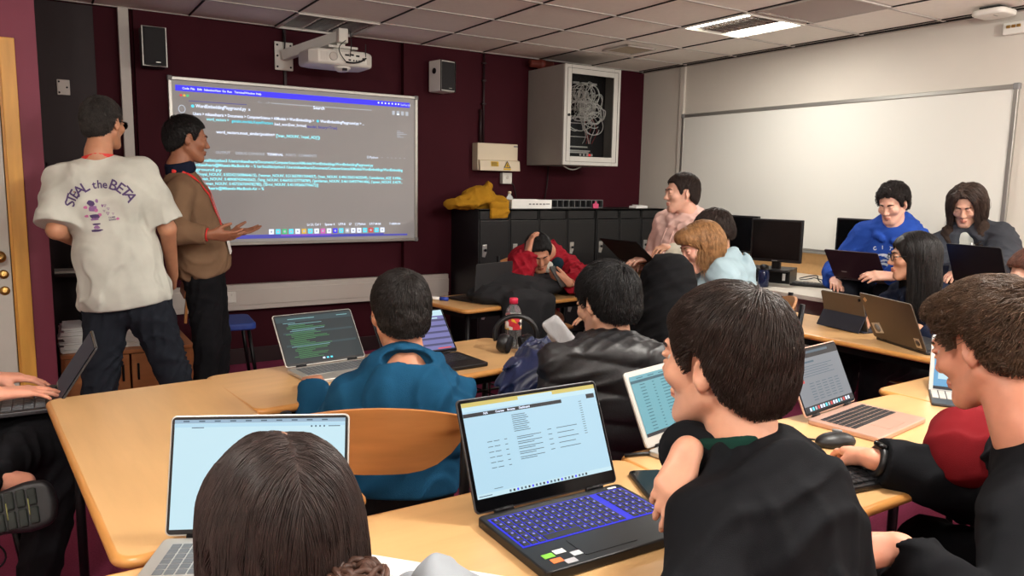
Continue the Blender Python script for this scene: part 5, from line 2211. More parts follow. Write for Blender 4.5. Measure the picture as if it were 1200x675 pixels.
# 5 dark code laptop on the teal sitter's desk
o, l, s = laptop('silver laptop showing dark green code left of the teal hoodie', (.885, 2.665, .73, R(7), R(36)), .315, .21, .21, M['silver'], M['key_grey'], bezel=M['black_plastic'])
panel(s, 'scr_code')
panel(s, 'scr_code2', 0, .86, 1, .97, 1)
rg = random.Random(2)
for k in range(26):
    v = .84 - .030 * k
    a = .08 + .03 * rg.randint(0, 3)
    line(s, 'scr_pale' if k in (0, 1, 5, 6, 17) else 'scr_green', a, v, a + rg.uniform(.12, .5), .010)
panel(s, 'scr_code2', .05, .60, .97, .64, 1)
panel(s, 'scr_code2', .05, .34, .97, .38, 1)
for k in range(3):
    panel(s, 'cyan' if k else 'white', .46 + .05 * k, .02, .49 + .05 * k, .055, 2)
line(s, 'scr_pale', .15, .92, .5, .014)
line(s, 'scr_pale', .8, .92, .95, .014)
s.build(G, l)

# 6 lilac screen
o, l, s = laptop('thin black laptop with lilac striped page right of the teal hoodie', (1.242, 2.604, .73, R(4), R(40)), .32, .20, .22, M['black_plastic'], M['key_black'])
panel(s, 'scr_purp')
panel(s, 'scr_white', 0, .86, 1, 1, 1)
for k in range(5):
    panel(s, 'scr_purp2', 0, .12 + .15 * k, 1, .17 + .15 * k, 1)
panel(s, 'red', .75, .03, .95, .06, 2)
panel(s, 'scr_dark', 0, .0, 1, .02, 2)
line(s, 'scr_white', .7, .80, .9, .03)
s.build(G, l)

# 7 dark laptop seen from behind on the desk before the lockers
o, l, s = laptop('dark grey laptop seen from the back, standing before the lockers', (2.245, 3.775, .73, R(196), R(4)), .31, .21, .22, M['black_plastic'], M['key_black'], lid=M['dark_lid'])
mb = MB()
mb.box((-.04, .0005 + .0058, .075), (.06, .0006, .014))
mb.build('logo', M['alu'], l)
panel(s, 'scr_dark')
s.build(G, l)

# 8 plum laptop of the boy in blue
o, l, s = laptop('dark plum laptop held on the lap of the boy in the blue hoodie', (3.985, 2.58, .893, R(96), R(40)), .31, .215, .21, M['purple_lid'], M['key_black'])
mb = MB()
mb.box((.08, .0063, .05), (.03, .0006, .008))
mb.build('logo', M['grey_plastic'], l)
panel(s, 'scr_grey')
s.build(G, l)

# 9 tablet with folio
t = thing('tablet', 'brown backed tablet standing in a dark folio on the right desk', 'tablet', (3.387, 2.24, .73), R(80))
M['bronze'] = mat('bronze_lid', (96, 86, 76), .42, .5)
tl = Euler((-R(18), 0, 0)).to_matrix().to_4x4()
mb = MB()
mb.plate([(-.13, 0), (.13, 0), (.13, .19), (-.13, .19)], 0, .007, vertical_round=.012, bev=.0015, M=tl @ Euler((R(90), 0, 0)).to_matrix().to_4x4() @ Matrix.Translation((0, 0, -.007)))
mb.build('body', M['bronze'], t)
mb = MB()
mb.lathe([(0, 0), (.008, 0), (.007, .002), (0, .002)], (0, 0, 0), n=14, M=tl.to_3x3() @ Euler((R(-90), 0, 0)).to_matrix())
for i in range(len(mb.v)):
    pass
mb.xf(Matrix.Translation(tl @ Vector((-.112, .0075, .172))))
mb.build('camera_lens', M['black_gloss'], t)
mb = MB()
mb.quad((-.135, .035, .002), (.135, .035, .002), (.132, .04, .09), (-.132, .04, .09))
M['folio'] = mat('dark_folio', (30, 34, 46), .7)
mb.v = []
mb.f, mb.m, mb.s = [], [], []
mb.box((0, .048, .048), (.268, .006, .10), rot=(R(28), 0, 0), bev=.002)
mb.box((0, -.06, .004), (.268, .20, .007), bev=.002)
mb.build('folio_stand', M['folio'], t)
mb = MB()
mb.box((0, -.001, .0), (.24, .001, .17), rot=None)
mb.xf(tl @ Matrix.Translation((0, -.001, .096)))
mb.build('screen', G['scr_dark'], t)

# 10 laptop with stickers
o, l, s = laptop('bronze laptop with stickers on its lid on the right desk', (3.195, 1.855, .73, R(68), R(25)), .34, .225, .235, M['dark_lid'], M['key_black'], lid=M['bronze'])
for (x_, z_, w2, h2, a, c_) in ((.118, .055, .062, .052, .2, (206, 200, 188)), (-.135, .035, .034, .045, .05, (216, 200, 170)), (.14, .195, .022, .018, .6, (206, 170, 120))):
    mb = MB()
    mb.box((x_, .0065, z_), (w2, .0006, h2), rot=(0, a, 0))
    st = mb.build('sticker', mat('sticker_pale_%d' % c_[2], c_, .5), l)
    mb = MB()
    mb.lathe([(0, 0), (min(w2, h2) * .40, 0), (min(w2, h2) * .40, .0004), (0, .0004)], (x_, .0068, z_), M=Euler((R(-90), 0, 0)).to_matrix(), n=16)
    if w2 > .03:
        mb.build('sticker_print', M['grey_plastic' if c_[2] > 180 else 'bronze'], l)
panel(s, 'scr_grey')
s.build(G, l)

# 11 black laptop of the long haired man
o, l, s = laptop('black laptop in front of the long haired man in the dark jacket', (4.17, 2.02, .925, R(78), R(22)), .31, .215, .21, M['black_plastic'], M['key_black'])
panel(s, 'scr_grey')
s.build(G, l)

# 12 grey tablet with kickstand, right foreground
t = thing('tablet_laptop', 'grey tablet with kickstand and bright blue screen at the right edge', 'tablet', (2.645, 1.255, .73), R(-58))
tl = Euler((-R(20), 0, 0)).to_matrix().to_4x4()
FR = Euler((R(90), 0, 0)).to_matrix().to_4x4()
mb = MB()
mb.plate([(-.145, 0), (.145, 0), (.145, .20), (-.145, .20)], 0, .009, vertical_round=.008, bev=.0015, M=tl @ FR @ Matrix.Translation((0, 0, -.009)))
mb.build('body', M['silver'], t)
s = Scr(-.0015)
s.u0, s.v0, s.W, s.H = -.132, .012, .264, .176
panel(s, 'scr_blue')
panel(s, 'scr_dark', 0, 0, 1, .06, 1)
panel(s, 'scr_white', .05, .2, .95, .85, 1)
for k in range(9):
    line(s, 'scr_ink', .1, .8 - .06 * k, .8 - .1 * (k % 2), .012)
for k_, b_ in s.mbs.items():
    b_.xf(tl)
s.build(G, t)
mb = MB()
mb.plate([(-.14, .0), (.14, 0), (.14, .12), (-.14, .12)], 0, .004, vertical_round=.006, M=Matrix.Translation((0, .088, .002)) @ Euler((R(70), 0, 0)).to_matrix().to_4x4() if False else Matrix.Translation((0, .105, .002)) @ Euler((R(114), 0, 0)).to_matrix().to_4x4())
mb.build('kickstand', M['dark_lid'], t)
mb = MB()
mb.box((0, -.10, .006), (.29, .19, .008), bev=.003)
mb.build('keyboard_cover', M['dark_lid'], t)
mb = MB()
for r_ in range(5):
    for c_ in range(13):
        mb.box((-.13 + .0217 * c_, -.03 - .021 * r_, .011), (.018, .0175, .003))
mb.build('keys', M['trunk'], t)

# 13 laptop at the left edge, 14 black laptop on the pink hoodie lap
o, l, s = laptop('black laptop at the left edge on the lap of the cropped sitter', (.028, 2.80, .690, R(-91), R(33)), .31, .21, .22, M['dark_lid'], M['key_grey'], deck=M['key_black'], pad=False, kb=(14, 6))
panel(s, 'scr_dark')
s.build(G, l)
LAP_PINK = at_d(748, 309, 4.45)
o, l, s = laptop('black laptop on the lap of the boy in the pink hoodie', (LAP_PINK[0], LAP_PINK[1], LAP_PINK[2], R(92), R(52)), .32, .21, .22, M['black_plastic'], M['key_black'], lid=M['shell_matt'])
panel(s, 'scr_dark')
s.build(G, l)

# ------------------------------------------------------------------ small things on the desks
t = thing('computer_mouse', 'black computer mouse under the hand at the right foreground', 'mouse', (1.785, 1.19, .73), R(-60))
C0 = V3(1.785, 1.19, .73)
q = [ell(C0 + [0, 0, .012], (.058, .032, .026), rotm(R(0))), plane(C0 + [0, 0, .002], (0, 0, -1), .003)]
q[0]['R'] = np.array(Euler((0, 0, R(160))).to_matrix())
v_, f_ = polygonize(q, .003)
np_mesh('body', v_, f_, M['black_plastic'], t)
for c in t.children:
    c.matrix_parent_inverse = (Matrix.Translation(t.location) @ Euler((0, 0, R(-60))).to_matrix().to_4x4()).inverted()
mb = MB()
mb.tube([(-.012, .030, .034), (.012, .036, .032)], .004, n=8)
mb.build('scroll_wheel', M['grey_plastic'], t)
lead = thing('mouse_lead', 'thin black mouse lead curling across the desk behind the mouse', 'cable', (1.75, 1.25, .73))
mb = MB()
mb.tube([(.02, -.03, .008), (-.02, .04, .005), (-.10, .08, .005), (-.22, .09, .005), (-.34, .05, .005)], .0028, n=6)
mb.build('lead', M['black_plastic'], lead)
ph = thing('phone', 'black phone lying on the desk right of the backlit laptop', 'phone', (1.165, 1.215, .73), R(-24))
mb = MB()
mb.plate([(-.042, -.085), (.042, -.085), (.042, .085), (-.042, .085)], .001, .011, vertical_round=.014, bev=.003)
mb.build('case', M['black_plastic'], ph, smooth_angle=40)
mb = MB()
mb.plate([(-.037, -.08), (.037, -.08), (.037, .08), (-.037, .08)], .0108, .0116, vertical_round=.011)
mb.build('screen', M['black_gloss'], ph)
lead = thing('charger_lead', 'black charger lead trailing behind the small silver laptop', 'cable', (1.32, 1.37, .73))
mb = MB()
mb.tube([(-.09, .03, .006), (-.05, .02, .006), (.0, .0, .006), (.06, -.02, .006), (.12, .03, .012)], .005, n=6)
mb.build('lead', M['black_plastic'], lead)
# drawing paper by the long haired sitter
pp = thing('drawing_paper', 'white paper with pencil doodles beside the long brown hair', 'paper', (.50, 1.06, .73), R(-3))
P1 = at_z(432, 640, .73)
P2 = at_z(507, 652, .73)
pp.location = (P2[0] - .10, P2[1] - .16, .73)
pp.rotation_euler = (0, 0, math.atan2(P2[1] - P1[1], P2[0] - P1[0]))
mb = MB()
mb.box((-.03, .0, .0015), (.297, .30, .0012))
mb.build('sheet', M['paper'], pp)
mb = MB()
rg = random.Random(9)
for k in range(60):
    a, b_ = rg.uniform(-.16, .10), rg.uniform(-.05, .14)
    r_ = rg.uniform(.002, .007)
    ph_ = rg.uniform(0, 6)
    mb.tube([(a + r_ * math.cos(ph_ + t_), b_ + r_ * .8 * math.sin(ph_ + 1.2 * t_), .0024) for t_ in np.linspace(0, rg.uniform(2, 6), 10)], .0004, n=3)
mb.build('doodle', M['ink'], pp)
# pen
pn = at_z(512, 352, .73)
t = thing('marker_pen', 'white and blue marker pen lying on the desk before the lockers', 'pen', (pn[0], pn[1], .73), R(-50))
RX90 = Euler((0, R(90), 0)).to_matrix()
mb = MB()
mb.lathe([(0, -.07), (.010, -.07), (.010, .02), (0, .02)], (0, 0, .012), M=RX90, n=12)
mb.build('barrel', M['paper'], t)
mb = MB()
mb.lathe([(0, .02), (.0115, .02), (.0115, .07), (0, .072)], (0, 0, .012), M=RX90, n=12)
mb.build('cap', mat('blue_plastic', (40, 70, 170), .4), t)
# soft drink bottle standing behind the headphones
bp = at_z(600, 397, .73)
BT = V3(*at_z(601, 407, .73))
t = thing('drink_bottle', 'clear drink bottle with red cap and colourful label by the headphones', 'bottle', BT)
mb = MB()
zs = .10
mb.lathe([(r_, z_ * .70) for r_, z_ in [(0, 0), (.030, 0), (.034, .008), (.034, .06), (.033, .14), (.034, .20), (.028, .235), (.014, .262), (.013, .275), (0, .275)]], n=28)
mb.build('bottle', M['pet'], t)
mb = MB()
mb.lathe([(.0345, .080), (.0350, .082), (.0350, .138), (.0345, .14)], n=28)
mb.f = mb.f[:-2]
mb.m, mb.s = mb.m[:-2], mb.s[:-2]
lm = bpy.data.materials.new('fruit_label')
lm.use_nodes = True
nt = lm.node_tree
vz = nt.nodes.new('ShaderNodeTexVoronoi')
vz.inputs['Scale'].default_value = 55
tc = nt.nodes.new('ShaderNodeTexCoord')
rp = nt.nodes.new('ShaderNodeValToRGB')
rp.color_ramp.interpolation = 'CONSTANT'
cols = [(0, (190, 40, 50)), (.3, (236, 230, 220)), (.45, (214, 170, 40)), (.6, (40, 30, 34)), (.75, (230, 226, 220)), (.88, (200, 50, 60))]
while len(rp.color_ramp.elements) < len(cols):
    rp.color_ramp.elements.new(.5)
for e, (p_, c_) in zip(rp.color_ramp.elements, cols):
    e.position = p_
    e.color = (*lin(c_), 1)
sp = nt.nodes.new('ShaderNodeSeparateColor')
nt.links.new(tc.outputs['Object'], vz.inputs['Vector'])
nt.links.new(vz.outputs['Color'], sp.inputs['Color'])
nt.links.new(sp.outputs['Red'], rp.inputs['Fac'])
nt.links.new(rp.outputs['Color'], nt.nodes['Principled BSDF'].inputs['Base Color'])
mb.build('label', lm, t)
mb = MB()
mb.lathe([(0, .186), (.018, .186), (.018, .208), (.016, .21), (0, .21)], n=20)
mb.build('cap', mat('red_cap', (196, 40, 70), .4), t)
# headphones
hp0 = V3(*at_z(604, 413, .73))
t = thing('headphones', 'black over ear headphones resting on the desk below the drink bottle', 'headphones', hp0, R(-30))
mb = MB()
mb.tube([(.085 * math.cos(a), .0, .095 * 1 + .075 * math.sin(a) - .02) for a in np.linspace(-.35, PI + .35, 26)], .010, n=8)
mb.build('headband', M['black_plastic'], t)
for sx in (-1, 1):
    mb = MB()
    mb.lathe([(0, -.02), (.032, -.02), (.038, -.012), (.038, .008), (.030, .022), (0, .022)], (sx * .05, -.012, .042), M=Euler((0, R(78) * sx, R(15 * sx))).to_matrix(), n=24)
    mb.build('ear_cup', M['black_plastic'], t, smooth_angle=40)
    mb = MB()
    mb.lathe([(.018, -.032), (.034, -.032), (.037, -.02), (.018, -.02)], (sx * .05, -.012, .042), M=Euler((0, R(78) * sx, R(15 * sx))).to_matrix(), n=24)
    mb.build('ear_pad', M['blackcloth'], t, smooth_angle=40)
# black jacket heaped on the desk before the lockers, hanging over its front
t = thing('black_jacket', 'black jacket heaped on the desk and hanging over its front edge', 'jacket', (2.38, 3.72, .73))
q = []
JP = lambda px_, py_, z_: at_z(px_, py_, z_)
B0 = V3(2.38, 3.72, .745)
q += [ell(B0 + [-.10, .02, .03], (.20, .17, .06)), ell(B0 + [.15, .08, .05], (.22, .16, .065), k=.05), ell(B0 + [.0, .10, .075], (.16, .11, .06), k=.05),
      box_(B0 + [-.06, -.16, -.12], (.13, .035, .17), np.array(Euler((R(4), 0, R(8))).to_matrix()), .03, .05), box_(B0 + [.10, -.12, -.18], (.07, .035, .22), np.array(Euler((R(3), 0, R(8))).to_matrix()), .03, .05), cap(B0 + [.30, .12, .05], B0 + [.48, .10, .02], .05, .04, .05)]
M['jacket_black'] = fabric('black_jacket_cloth', (40, 40, 42), 600)
soft('cloth', q, .008, M['jacket_black'], t, heap(.022, (11, 11, 6), 14), .022)
# black backpack on the desk of the pink hoodie boy
bb = at_d(852, 326, 3.98)
t = thing('backpack', 'black backpack with straps and buckles behind the foreground head', 'backpack', (bb[0], bb[1], .73))
B0 = V3(bb[0], bb[1], .745)
al = unit(V3(RT[0], RT[1], 0))
fo = unit(V3(FW[0], FW[1], 0))
RB = np.stack([al, fo, V3(0, 0, 1)], 1)
TT = lambda a, b_, c: B0 + al * a + fo * b_ + V3(0, 0, c)
q = [ell(TT(-.05, 0, .06), (.16, .13, .075), RB), ell(TT(.03, 0, .10), (.10, .10, .07), RB, .05), cap(TT(.02, -.08, .16), TT(.13, -.08, .08), .018, .018, .015), cap(TT(-.02, -.10, .16), TT(.10, -.13, .06), .016, .016, .015),
     cap(TT(.06, -.05, .18), TT(.0, -.05, .16), .02, .018, .015)]
soft('bag', q, .007, M['blackcloth'], t, heap(.014, (12, 12, 9), 18), .014)
mb = MB()
for (a, c) in ((.06, .13), (.13, .10), (-.02, .12)):
    p_ = TT(a, -.165, c)
    mb.box(p_, (.03, .012, .018), rot=(0, 0, -YAW), bev=.003)
o = mb.build('buckle', M['black_plastic'], t)
o.matrix_parent_inverse = Matrix.Translation(-t.location)
# burgundy coat bunched between desk and mouse user
t = thing('burgundy_coat', 'burgundy coat with red stitching bunched behind the mouse user', 'coat', (2.02, .98, .5))
M['burg'] = fabric('burgundy_cloth', (112, 22, 28), 700)
c0 = at_d(1140, 515, 1.75)
c1 = at_d(1125, 545, 1.7)
q = [ell(c0 + [.02, 0, 0], (.11, .10, .065)), ell(c1 + [.02, 0, .0], (.06, .07, .055), k=.05), ell(c0 + [.12, -.06, -.05], (.13, .12, .09), k=.06), ell(c0 + [.16, -.10, -.20], (.12, .11, .16), k=.06)]
soft('cloth', q, .006, M['burg'], t, heap(.016, (13, 13, 8), 24), .016)
# grey striped cloth beside the puffer sitter
t = thing('grey_bag', 'pale grey bag with white lines standing beside the puffer sitter', 'bag', (1.86, 2.45, .6))
c0 = at_d(656, 385, 2.95)
RB2 = np.array(Euler((R(10), R(-38), R(-40))).to_matrix())
q = [box_(c0 + [.01, 0, -.03], (.034, .012, .085), RB2, .01), box_(c0 + [.04, .02, -.07], (.045, .014, .07), RB2, .01, .02)]
M['greycloth'] = fabric('grey_cloth', (170, 170, 172), 400)
soft('cloth', q, .005, M['greycloth'], t, heap(.010, (16, 40, 12), 31), .010)
# ------------------------------------------------------------------ the people
M['denim_dk'] = fabric('dark_trousers', (38, 42, 50), 800)
M['black_tr'] = fabric('black_trousers', (24, 24, 27), 800)
M['tan_tr'] = fabric('tan_trousers', (170, 140, 108), 800)
M['shoe_black'] = mat('black_shoe', (26, 26, 28), .5)
M['shoe_white'] = mat('white_trainer', (200, 198, 192), .5)
M['tee'] = fabric('white_cotton', (206, 208, 198), 800)
M['sweater'] = fabric('brown_knit', (124, 98, 76), 420)
M['navy'] = fabric('navy_cotton', (26, 32, 50), 700)
M['teal'] = fabric('teal_fleece', (22, 68, 98), 500)
M['puff_black'] = mat('black_puffer_shell', (26, 26, 28), .45, bump=.1, bscale=200)
M['puff_navy'] = mat('navy_puffer_shell', (26, 35, 66), .42, bump=.1, bscale=200)
M['jkt_black'] = fabric('black_softshell', (22, 23, 26), 900)
M['blk_hood'] = fabric('black_fleece', (17, 17, 19), 500)
M['green_in'] = fabric('dark_green_lining', (20, 52, 44), 700)
M['grey_denim'] = fabric('light_grey_denim', (150, 156, 162), 900)
M['red_jkt'] = fabric('red_jacket_cloth', (140, 24, 38), 600)
M['dk_teal'] = fabric('dark_teal_fleece', (26, 44, 54), 600)
M['pink'] = fabric('pale_pink_fleece', (226, 190, 180), 500)
M['sky'] = fabric('pale_blue_fleece', (158, 182, 192), 500)
M['cream'] = fabric('cream_fleece', (214, 212, 196), 500)
M['royal'] = fabric('royal_blue_fleece', (40, 74, 160), 500)
M['charc'] = fabric('charcoal_jacket', (58, 60, 66), 500)
M['brown_fl'] = fabric('brown_fleece_lining', (54, 43, 37), 200)
M['lanyard'] = mat('red_lanyard', (214, 50, 46), .5)
M['frames'] = mat('black_spectacle_frame', (18, 18, 20), .3)
hd = lambda px_, py_, D_: at_d(px_, py_, D_)
RTH = unit(V3(RT[0], RT[1], 0))
FWH = unit(V3(FW[0], FW[1], 0))
Z = V3(0, 0, 1)


def wc(o, parent):
    o.parent = parent
    o.matrix_parent_inverse = Matrix.Translation(-Vector(parent.location))
    return o


def bvh(o):
    me = o.data
    return BVHTree.FromPolygons([v.co.copy() for v in me.vertices], [tuple(p.vertices) for p in me.polygons])


def strip(points, nrm, w_, th=.0022):
    """flat strap through points with face normals"""
    mb = MB()
    pts = [np.array(p, float) for p in points]
    vs = []
    for i, p in enumerate(pts):
        t = unit(pts[min(i + 1, len(pts) - 1)] - pts[max(i - 1, 0)])
        n = unit(np.array(nrm[i]) - t * (t @ np.array(nrm[i])))
        s_ = np.cross(t, n) * w_ / 2
        vs += [p - s_ + n * th, p + s_ + n * th, p + s_ - n * th * .2, p - s_ - n * th * .2]
    fs = []
    for i in range(len(pts) - 1):
        a, b_ = 4 * i, 4 * i + 4
        for k in range(4):
            k2 = (k + 1) % 4
            fs.append([a + k, a + k2, b_ + k2, b_ + k])
    fs += [[3, 2, 1, 0], [len(vs) - 4, len(vs) - 3, len(vs) - 2, len(vs) - 1]]
    mb.add(vs, fs)
    return mb


def on_cloth(tree, p, d, off=.003):
    h = tree.ray_cast(Vector(p), Vector(d).normalized())
    if h[0] is None:
        return None, None
    return np.array(h[0]) + np.array(h[1]) * off, np.array(h[1])


def glasses(fig, parent, m=None, dark=False):
    m = m or M['frames']
    mb = MB()
    for sx in (-1, 1):
        pts = [fig.h2w(sx * .033 + .022 * math.cos(a), .107, .002 + .019 * math.sin(a)) for a in np.linspace(0, 2 * PI, 19)[:-1]]
        mb.tube(pts, .0019, n=6, closed=True)
        mb.tube([fig.h2w(sx * .055, .105, .008), fig.h2w(sx * .078, .07, .010), fig.h2w(sx * .082, .0, .012), fig.h2w(sx * .080, -.02, .0)], .002, n=6)
    mb.tube([fig.h2w(-.011, .107, .004), fig.h2w(0, .111, .008), fig.h2w(.011, .107, .004)], .0018, n=6)
    o = wc(mb.build('glasses', m, None), parent)
    mb = MB()
    for sx in (-1, 1):
        mb.add([fig.h2w(sx * .033 + .021 * math.cos(a), .107, .002 + .018 * math.sin(a)) for a in np.linspace(0, 2 * PI, 19)[:-1]], [list(range(18))])
    if dark:
        wc(mb.build('lens', M['black_gloss'], None), parent)


# ---- 1 standing man in the white printed shirt
f = Fig(at_y(121, 144, 4.05), hyaw=42, hpitch=4, pelvis=at_y(148, 352, 4.02), tyaw=12, w=1.02, neck=.165, arch=.0)
f.arm(-1, at_y(88, 283, 4.22), hint=(-1, -.25, -.3), elbow=at_y(66, 270, 3.98), f=(.9, .4, 0), n=(0, -.3, 1), curl=(.4, .5, .3))
f.arm(1, at_y(203, 322, 4.22), hint=(.5, -.6, 0), elbow=at_y(196, 268, 3.98), f=(0.1, .6, -.5), n=(.8, -.2, .2), curl=(.4, .5, .3))
f.stand(L=(.0, .07), Rr=(.05, .16))
P = person('person in a white printed t-shirt and dark trousers standing with back turned', f)
make_body(f, P, ('tan', (196, 140, 108)), .005)
glasses(f, P, dark=True)
make_eyes(f, P)
make_hair(f, P, hair_mat('greyblack', (60, 56, 53)), n=4500, length=.022, r=.0009, thick=.004, noise=.3, seed=3)
tee = garment('t_shirt', f, P, M['tee'], infl=.022, upto=.90, bag=.016, arm_infl=.022, amp=.007, h=.006, hem=-.02, seed=11, fs=(8, 8, 3.5), loose=.030, trap=False)
trousers(f, P, M['denim_dk'], amp=.008, infl=.018)
shoes(f, P, M['shoe_black'])
# lanyard at the neck
tr = bvh(tee)
pts, nn = [], []
for a in np.linspace(-1.9, 1.9, 15):
    pts.append(f.NB + f.up * (.018 - .01 * abs(a)) + f.rt * math.sin(a) * .066 - f.fw * (math.cos(a) * .062 - .004))
    nn.append(f.rt * math.sin(a) - f.fw * math.cos(a))
wc(strip(pts, nn, .016).build('lanyard', M['lanyard'], None), P)
# print on the back: arc of writing, figure shapes, small caption
prn = {'ink': mat('print_plum', (84, 66, 110), .8), 'pink': mat('print_pink', (206, 120, 170), .8), 'lilac': mat('print_lilac', (150, 110, 160), .8)}
cB = at_y(119, 241, 3.9)
rB, uB = unit(V3(RT[0], RT[1], 0) * 1.0 + 0 * f.rt), f.up
rB = unit(f.rt - uB * (f.rt @ uB))
nB = np.cross(rB, uB)      # outwards from the back (towards the camera)
nB = nB if nB @ (CAM - cB) > 0 else -nB


def press(vs, fs, key, name):
    """lay a flat outline onto the shirt"""
    bm = bmesh.new()
    bv = [bm.verts.new((p[0], p[1], 0)) for p in vs]
    for f_ in fs:
        try:
            bm.faces.new([bv[i] for i in f_])
        except ValueError:
            pass
    bmesh.ops.triangulate(bm, faces=bm.faces)
    for _ in range(2):
        long_ = [e for e in bm.edges if e.calc_length() > .012]
        if long_:
            bmesh.ops.subdivide_edges(bm, edges=long_, cuts=1)
            bmesh.ops.triangulate(bm, faces=bm.faces)
    out = []
    bm.verts.index_update()
    for v in bm.verts:
        p = cB + rB * v.co.x * PSX + uB * v.co.y * PSY
        q_, n_ = on_cloth(tr, p + nB * .5, -nB, .0022)
        out.append(q_ if q_ is not None else p)
    fs2 = [[v.index for v in f_.verts] for f_ in bm.faces]
    bm.free()
    MBx = MB().add(out, fs2)
    return MBx


acc = {}
PSX, PSY = .72, .80


def ink(vs, fs, key):
    b_ = press(vs, fs, key, '')
    acc.setdefault(key, MB()).add(b_.v, b_.f)


def arc_word(word, a0, a1, rx, ry, size, key='ink'):
    n_ = len(word)
    for i, c_ in enumerate(word):
        a = a0 + (a1 - a0) * (i / max(n_ - 1, 1))
        vs, fs = text_mb(c_, size, 'CENTER', .0012)
        ca, sa = math.cos(-a), math.sin(-a)
        ox, oy = rx * math.sin(a), ry * math.cos(a)
        ink([(ox + ca * p[0] - sa * p[1], oy + sa * p[0] + ca * p[1]) for p in vs], fs, key)


arc_word('STEAL', -1.32, -.42, .150, .095, .078)
arc_word('the', -.12, .24, .155, .098, .062)
arc_word('BETA', .52, 1.30, .150, .095, .084)
rg = random.Random(4)


def blob(cx_, cy_, rx_, ry_, key, n_=10, j=.25):
    ink([(cx_ + rx_ * math.cos(2 * PI * i / n_) * (1 + rg.uniform(-j, j)), cy_ + ry_ * math.sin(2 * PI * i / n_) * (1 + rg.uniform(-j, j))) for i in range(n_)], [list(range(n_))], key)


# an abstract climbing wall motif: patches, holds and triangles
for cx_, cy_, a, b_, k in ((-.055, .02, .022, .016, 'ink'), (-.05, -.01, .024, .018, 'lilac'), (-.035, -.022, .012, .012, 'pink'), (-.05, -.055, .030, .014, 'ink'), (-.052, -.072, .026, .008, 'lilac'), (-.05, -.10, .026, .006, 'ink'), (-.05, -.118, .020, .010, 'lilac'), (-.052, -.136, .032, .007, 'ink'),
                         (-.02, -.05, .010, .012, 'pink'), (-.09, .0, .010, .010, 'pink'), (-.095, -.05, .012, .008, 'pink'), (.005, .0, .006, .008, 'lilac'), (-.02, .03, .008, .010, 'lilac'), (.075, -.082, .009, .009, 'pink')):
    blob(cx_, cy_, a, b_, k)
for cx_, cy_, r_ in ((.02, .0, .011), (.035, -.02, .010), (.028, -.045, .012), (.055, -.05, .008), (.01, -.03, .008)):
    pp_ = [(cx_ + r_ * math.cos(a), cy_ + r_ * math.sin(a)) for a in (.4, 2.5, 4.6)]
    qq_ = [(cx_ + r_ * .55 * math.cos(a), cy_ + r_ * .55 * math.sin(a)) for a in (.4, 2.5, 4.6)]
    for i in range(3):
        j_ = (i + 1) % 3
        ink([pp_[i], pp_[j_], qq_[j_], qq_[i]], [[0, 1, 2, 3]], 'lilac')
for i, t_ in enumerate(('CLIMB', 'SHARE')):
    vs, fs = text_mb(t_, .013, 'CENTER', .0003)
    ink([(p[0] + .045, p[1] - .075 - .014 * i) for p in vs], fs, 'ink')
for k, b_ in acc.items():
    o = b_.build('back_print', prn[k], None)
    wc(o, P)

# ---- 2 standing man in the brown sweater
f = Fig(at_y(219, 163, 4.30), hyaw=92, hpitch=6, pelvis=at_y(238, 312, 4.36), tyaw=108, w=.95, neck=.17, arch=.0)
f.arm(1, at_y(243, 275, 4.02), hint=(-.3, -.3, -1), elbow=at_y(205, 272, 4.08), f=(.95, -.15, -.12), n=(-.1, -.75, -.65), curl=(.25, .3, .2), thumb=(.7, .1))
f.arm(-1, at_y(268, 274, 4.52), hint=(-.3, .3, -1), elbow=at_y(236, 268, 4.50), f=(.98, -.1, .10), n=(0, .3, -.95), curl=(.12, .15, .1), thumb=(.8, .0))
f.stand(L=(.03, .0), Rr=(-.03, .02))
P = person('person in a brown sweater with red lanyard standing by the projected board', f)
make_body(f, P, ('brown', (158, 106, 80)), .0045)
make_eyes(f, P)
hm = hair_mat('black', (22, 20, 20))
make_brows(f, P, hm)
make_hair(f, P, hm, n=1600, length=.035, r=.0013, thick=.010, seed=5, noise=.2, flow=lambda p: np.stack([p[:, 0] * .4, .09 + 0 * p[:, 1], -.03 + 0 * p[:, 2]], 1) * 1.0 + (p - np.array([0, -.05, .12])) * .6)
beard = lambda T, HR, s: []
swt = garment('sweater', f, P, M['sweater'], infl=.016, amp=.006, h=.006, hem=-.03, seed=21, loose=.02, bag=.010)
q = []
for a in np.linspace(-2.8, 2.8, 30):
    p_ = f.NB + f.rt * math.sin(a) * .062 - f.fw * (math.cos(a) * .062 - .012) + f.up * .005
    q.append(cap(p_, p_ + f.up * .035, .014, .010, .012))
soft('shirt_collar', q, .004, M['navy'], P)
tr = bvh(swt)
for sx in (-1, 1):
    pts, nn = [], []
    for k in range(12):
        t_ = k / 11
        p_ = f.NB + f.rt * sx * (.068 * (1 - t_) + .004 * t_) + f.fw * (.35) - f.up * (.0 + .36 * t_)
        h, n_ = on_cloth(tr, p_, -f.fw, .004)
        if h is not None:
            pts.append(h)
            nn.append(n_)
    back = [f.NB + f.rt * sx * .072 + f.up * .02 - f.fw * .02, f.NB + f.rt * sx * .074 + f.fw * .03 + f.up * .005]
    wc(strip(back + pts, [f.rt * sx, f.rt * sx + f.fw] + nn, .017).build('lanyard', M['lanyard'], None), P)
cpt = pts[-1]
mb = MB()
mb.box((0, 0, 0), (.066, .006, .10), rot=Matrix([[float(f.rt[i]), float(f.fw[i]), float(f.up[i])] for i in range(3)]))
mb.v = [tuple(np.array(v) + cpt - f.up * .06 + f.fw * .008) for v in mb.v]
wc(mb.build('badge', M['paper'], None), P)
mb = MB()
W_ = f.W[1]
d_ = unit(f.W[1] - f.E[1])
u_ = unit(np.cross(d_, Z))
v_ = np.cross(d_, u_)
